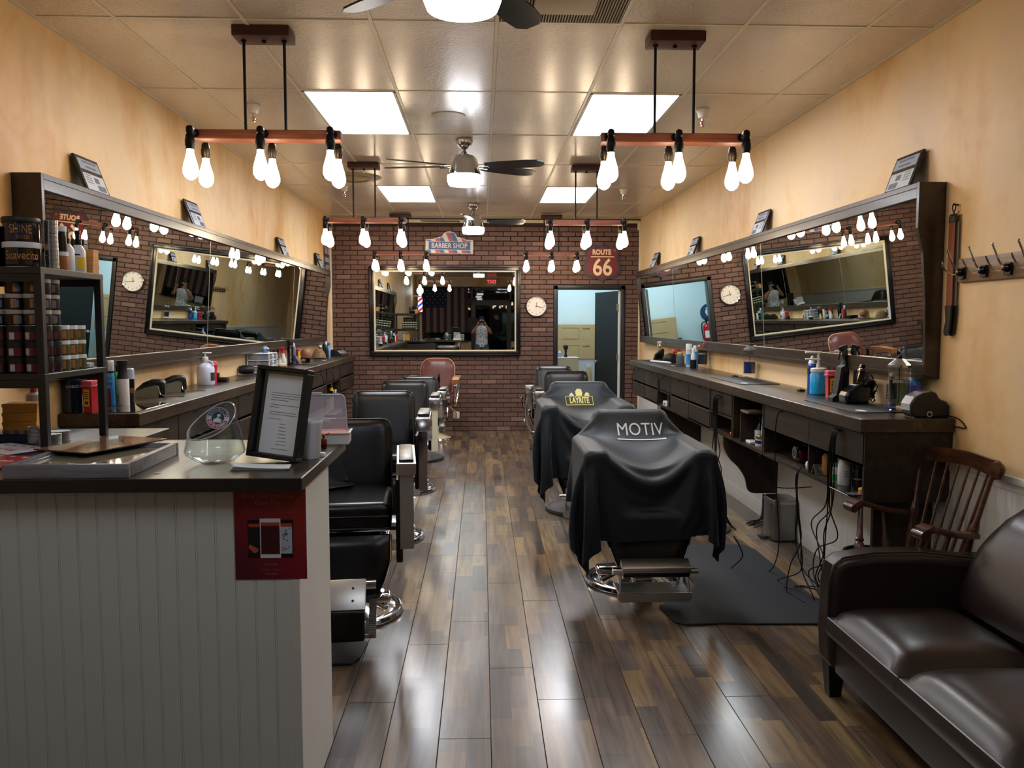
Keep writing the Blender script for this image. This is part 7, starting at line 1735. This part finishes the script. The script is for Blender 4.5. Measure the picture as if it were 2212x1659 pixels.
for s in (-1, 1): MB().lathe([(0, -.006), (.016, -.006), (.016, -.004)], (s*.035, 0, .07), 14, 'Y').prism([(s*.035-.022, .045), (s*.035+.022, .045), (s*.035+(.014 if s < 0 else .03), -.01), (s*.035+.012, -.01), (s*.035+.012, -.05), (s*.035-.012, -.05), (s*.035-.012, -.01), (s*.035-(.014 if s < 0 else .03), -.01)], -.006, -.004, 'XZ').obj('figure', PLWHT, t)
t = thing('fire_extinguisher', 'red fire extinguisher on the back room wall, seen in the right mirror', 'extinguisher', (.60, RY1-.08, .98)); MB().lathe([(0, 0), (.06, 0), (.065, .01), (.065, .3), (.05, .34), (.02, .36), (0, .36)], seg=28).obj('cylinder', mat('extinguisher_red', 'a5141a', .25), t)
MB().cyl((0, 0, .36), .015, .04, 12).box(-.05, .02, -.012, .012, .4, .42, .003).box(-.06, .02, -.01, .01, .43, .445, .003).obj('valve', IRON, t); MB().tube(catmull([(.015, 0, .39), (.08, 0, .36), (.085, 0, .2), (.075, -.02, .1)], 5), .01, 8).obj('hose', RUBBER, t); MB().lathe([(.0655, .12), (.0655, .24)], seg=12, a0=math.radians(220), a1=math.radians(320)).obj('label', PAPER, t)
# ================================================================ front of the shop (seen only in the mirrors)
t = thing('flag', 'large shade-darkened flag with stars hung over the front window, seen in the back mirror', 'flag', (-1.2, YF+.04, 2.0))
FW_ = mat('shaded_flag_white', '6c6a66', .8); FR_ = mat('shaded_flag_red', '4a1c20', .8); FB_ = mat('shaded_flag_blue', '101830', .8)  # flag colours darkened to hold the shade at the tinted window
wv = lambda x: .012*math.sin(x*11)
def cloth(x0, x1, z0, z1, y=0): 
    m = MB(); m.grid(lambda u, v: (x0+(x1-x0)*u, y+wv(x0+(x1-x0)*u), z0+(z1-z0)*v), 6, 4); return m
for k in range(13):
    x0 = -.75+k*.115; cloth(x0, x0+.115, -.8, .68).obj('stripe', FR_ if k % 2 == 0 else FW_, t)
cloth(-.75, .055, .02, .68, .004).obj('canton', FB_, t)
st_ = MB()
for i in range(6):
    for j in range(9):
        if (i+j) % 2 == 0: st_.prism([(-.68+.085*j+.012*math.cos(a), .08+.1*i+.012*math.sin(a)) for a in [PI/2+2*PI*q/5 for q in range(5)]], .018, .02, 'XZ')
st_.obj('stars', PLWHT, t)['kind'] = 'stuff'
t = thing('barber_pole_lamp', 'lit barber pole lamp with a white globe on the left wall near the entrance', 'lamp', (-1.885, -2.0, 0))
MB().lathe([(0, 2.395), (.04, 2.4), (.09, 2.44), (.105, 2.5), (.09, 2.565), (.04, 2.6), (0, 2.605)], seg=28).obj('globe', emis('globe_light', 'eef4ff', 7), t)
NTb = NT('barber_stripes'); s_ = NTb.n('ShaderNodeSeparateXYZ'); NTb.l(NTb.objc(), s_.inputs[0]); an = NTb.math('DIVIDE', NTb.math('ARCTAN2', s_.outputs[1], s_.outputs[0]), 2*PI)
fr = NTb.math('FRACT', NTb.math('ADD', NTb.math('MULTIPLY', s_.outputs[2], 3.2), an)); cc = NTb.ramp(fr, [(0, 'e8e8ea'), (.25, 'c0182c'), (.5, 'e8e8ea'), (.75, '1c4ad0')], 'CONSTANT'); NTb.col(cc); NTb.l(cc, NTb.b.inputs['Emission Color']); NTb.b.inputs['Emission Strength'].default_value = 1.0
MB().lathe([(.068, 1.86), (.068, 2.32)], seg=28).obj('striped_tube', NTb.m, t); MB().lathe([(0, 1.77), (.05, 1.78), (.075, 1.82), (.075, 1.86), (0, 1.86)], seg=28).lathe([(0, 2.32), (.078, 2.32), (.078, 2.36), (.04, 2.4), (0, 2.4)], seg=28).box(-.25, -.03, -.02, .02, 1.8, 1.84).box(-.25, -.03, -.02, .02, 2.33, 2.36).obj('caps', CHROME, t)
t = thing('exit_sign', 'red and white EXIT sign high on the front wall, seen in the back mirror', 'sign', (.33, YF+.03, 2.87)); MB().box(-.16, .16, -.025, .02, -.1, .1, .005).obj('box', PLWHT, t); text('lettering', 'EXIT', .15, emis('exit_red', 'ff3040', 1.5), t, (0, .021, 0), (PI/2, 0, PI), .001)
t = thing('round_sign', 'black round sign beside the front door, seen in the back mirror', 'sign', (-.32, YF+.03, 1.46)); MB().lathe([(0, 0), (.26, 0), (.26, .02), (0, .02)], seg=40, axis='Y').obj('disc', PLBLKM, t); MB().lathe([(.22, .021), (.23, .021)], seg=40, axis='Y').obj('ring', IRON, t)
t = thing('window_shelf', 'narrow dark ledge under the front window with two pale plaques', 'shelf', (-1.2, YF+.1, .93)); MB().box(-.78, .8, -.1, .1, -.02, 0).obj('ledge_board', DW, t)
t = thing('oval_plaque', 'pale oval plaque on the front window ledge', 'plaque', (-1.05, YF+.1, .9305)); MB().lathe([(0, -.004), (.15, -.004), (.15, .004), (0, .004)], (0, 0, .11), 32, 'Y', M=Matrix.Diagonal((1, 1, .7, 1))).obj('panel', mat('pale_plaque', '9fb0ae', .4), t); MB().lathe([(.15, .005), (.16, .005), (.16, -.004)], (0, 0, .11), 32, 'Y', M=Matrix.Diagonal((1, 1, .7, 1))).obj('rim', PAPER, t)
t = thing('framed_photo', 'pale framed photo on the front window ledge', 'picture frame', (-.72, YF+.1, .9305)); MB().box(-.14, .14, -.008, .008, 0, .22, .003).obj('frame', ALU, t); MB().box(-.12, .12, .008, .01, .02, .2).obj('print', PAPER, t)
t = thing('wall_poster', 'old haircut style poster on the left wall before the mirror, seen in the right mirror', 'poster', (XL+.004, 3.3, 2.05)); MB().box(0, .003, -.18, .18, -.3, .3).obj('sheet', mat('old_poster', 'b8ad90', .6), t)
b = MB()
for i in range(3):
    for j in range(4): b.box(.003, .0036, -.13+.1*i, -.06+.1*i, -.25+.14*j, -.16+.14*j)
b.obj('portrait_prints', mat('poster_grey', '5c564a', .6), t)
# ================================================================ the photographer (seen only in the mirrors)
pt = thing('person', 'person in a white patterned sleeveless shirt and blue shorts taking the photo', 'person', (0, -.36, 0))
SKINM = mat('skin', 'a8745a', .5); me = bpy.data.meshes.new('body'); V, E_, Rr = [], [], []
def av(p, r, par=None):
    V.append(p); Rr.append(r); 
    if par is not None: E_.append((par, len(V)-1))
    return len(V)-1
pel = av((0, 0, .92), (.15, .10)); ch = av((0, 0, 1.12), (.14, .10), pel); ch2 = av((0, 0, 1.32), (.16, .10), ch); nk = av((0, .0, 1.44), (.06, .06), ch2); hd = av((0, .01, 1.52), (.055, .06), nk)
h2 = av((0, .015, 1.60), (.075, .09), hd); h3 = av((0, .01, 1.67), (.055, .065), h2)
for s in (-1, 1):
    sh = av((s*.18, 0, 1.38), (.055, .055), ch2); el = av((s*.27, .10, 1.22), (.04, .04), sh); wr = av((s*.12, .27, 1.47), (.026, .026), el); pm = av((s*.085, .29, 1.53), (.028, .018), wr)
    for q, (dx, dz) in enumerate(((.012, .045), (.004, .05), (-.006, .048), (-.014, .038))):
        a = av((s*(.085+dx), .30, 1.53+dz*.6), (.009, .009), pm); av((s*(.085+dx-.022), .315, 1.53+dz*.8), (.008, .008), a)
    th_ = av((s*.07, .30, 1.52), (.010, .010), pm); av((s*.05, .318, 1.535), (.009, .009), th_)
    hp = av((s*.09, 0, .86), (.09, .09), pel); kn = av((s*.11, .02, .48), (.055, .055), hp); ak = av((s*.12, -.02, .09), (.036, .036), kn); ft = av((s*.125, .10, .035), (.038, .03), ak)
me.from_pydata(V, E_, []); body = bpy.data.objects.new('body', me); COL.objects.link(body); body.parent = pt; me.materials.append(SKINM)
sk = body.modifiers.new('skin', 'SKIN')
for i, r in enumerate(Rr): me.skin_vertices[0].data[i].radius = r
me.skin_vertices[0].data[0].use_root = True; sk.use_smooth_shade = True
ss = body.modifiers.new('sub', 'SUBSURF'); ss.levels = 1; ss.render_levels = 2
SHM = NT('patterned_shirt'); SHM.col(SHM.ramp(SHM.noise(SHM.objc(), 38, 2), [(.40, '5c5c60'), (.46, 'd2d4d6')], 'LINEAR')); SHM.set(Roughness=.8)
def shell(name, prof, m): 
    b = MB(); b.lathe(prof, seg=28, M=Matrix.Diagonal((1, .68, 1, 1))); return b.obj(name, m, pt)
shell('shirt', [(.178, .84), (.175, .95), (.168, 1.1), (.18, 1.25), (.195, 1.36), (.15, 1.42), (.08, 1.45), (.075, 1.45)], SHM.m)
for s in (-1, 1): MB().tube([(s*.08, 0, .90), (s*.10, .0, .75), (s*.115, .01, .56)], [.115, .11, .10], 18, caps=False).obj('shorts_leg', mat('shorts_blue', '46506a', .8), pt)
shell('shorts', [(.17, .80), (.175, .9), (.168, .98)], mat('shorts_blue', '46506a', .8))
hb = MB(); hb.lathe([(.094, 1.62), (.098, 1.66), (.085, 1.70), (.05, 1.722), (0, 1.727)], (0, -.002, 0), 22, M=Matrix.Diagonal((.9, 1.12, 1, 1))); hb.obj('hair', mat('dark_hair', '120e0c', .6), pt)
for s in (-1, 1): MB().lathe([(0, 0), (.011, .0), (.0, .012)], (s*.03, .105, 1.615), 10, 'Y').obj('eye', PLWHT, pt)
MB().box(-.010, .010, .1, .125, 1.575, 1.605, .006).obj('nose', SKINM, pt); MB().box(-.022, .022, .1, .108, 1.548, 1.556, .003).obj('mouth', mat('lip', '7c4440', .5), pt)
for s in (-1, 1): MB().box(s*.125-.045, s*.125+.045, -.07, .17, 0, .07, .02).obj('shoe', PLBLKM, pt)
t = thing('mobile_phone', 'black mobile phone held up by the photographer', 'phone', (0, -.03, 1.57)); MB().box(-.075, .075, -.006, .004, -.037, .037, .004).obj('case', PLBLK, t); MB().lathe([(0, .004), (.006, .004), (.006, .0055), (0, .0055)], (.05, 0, .02), 12, 'Y').obj('lens', IRON, t)
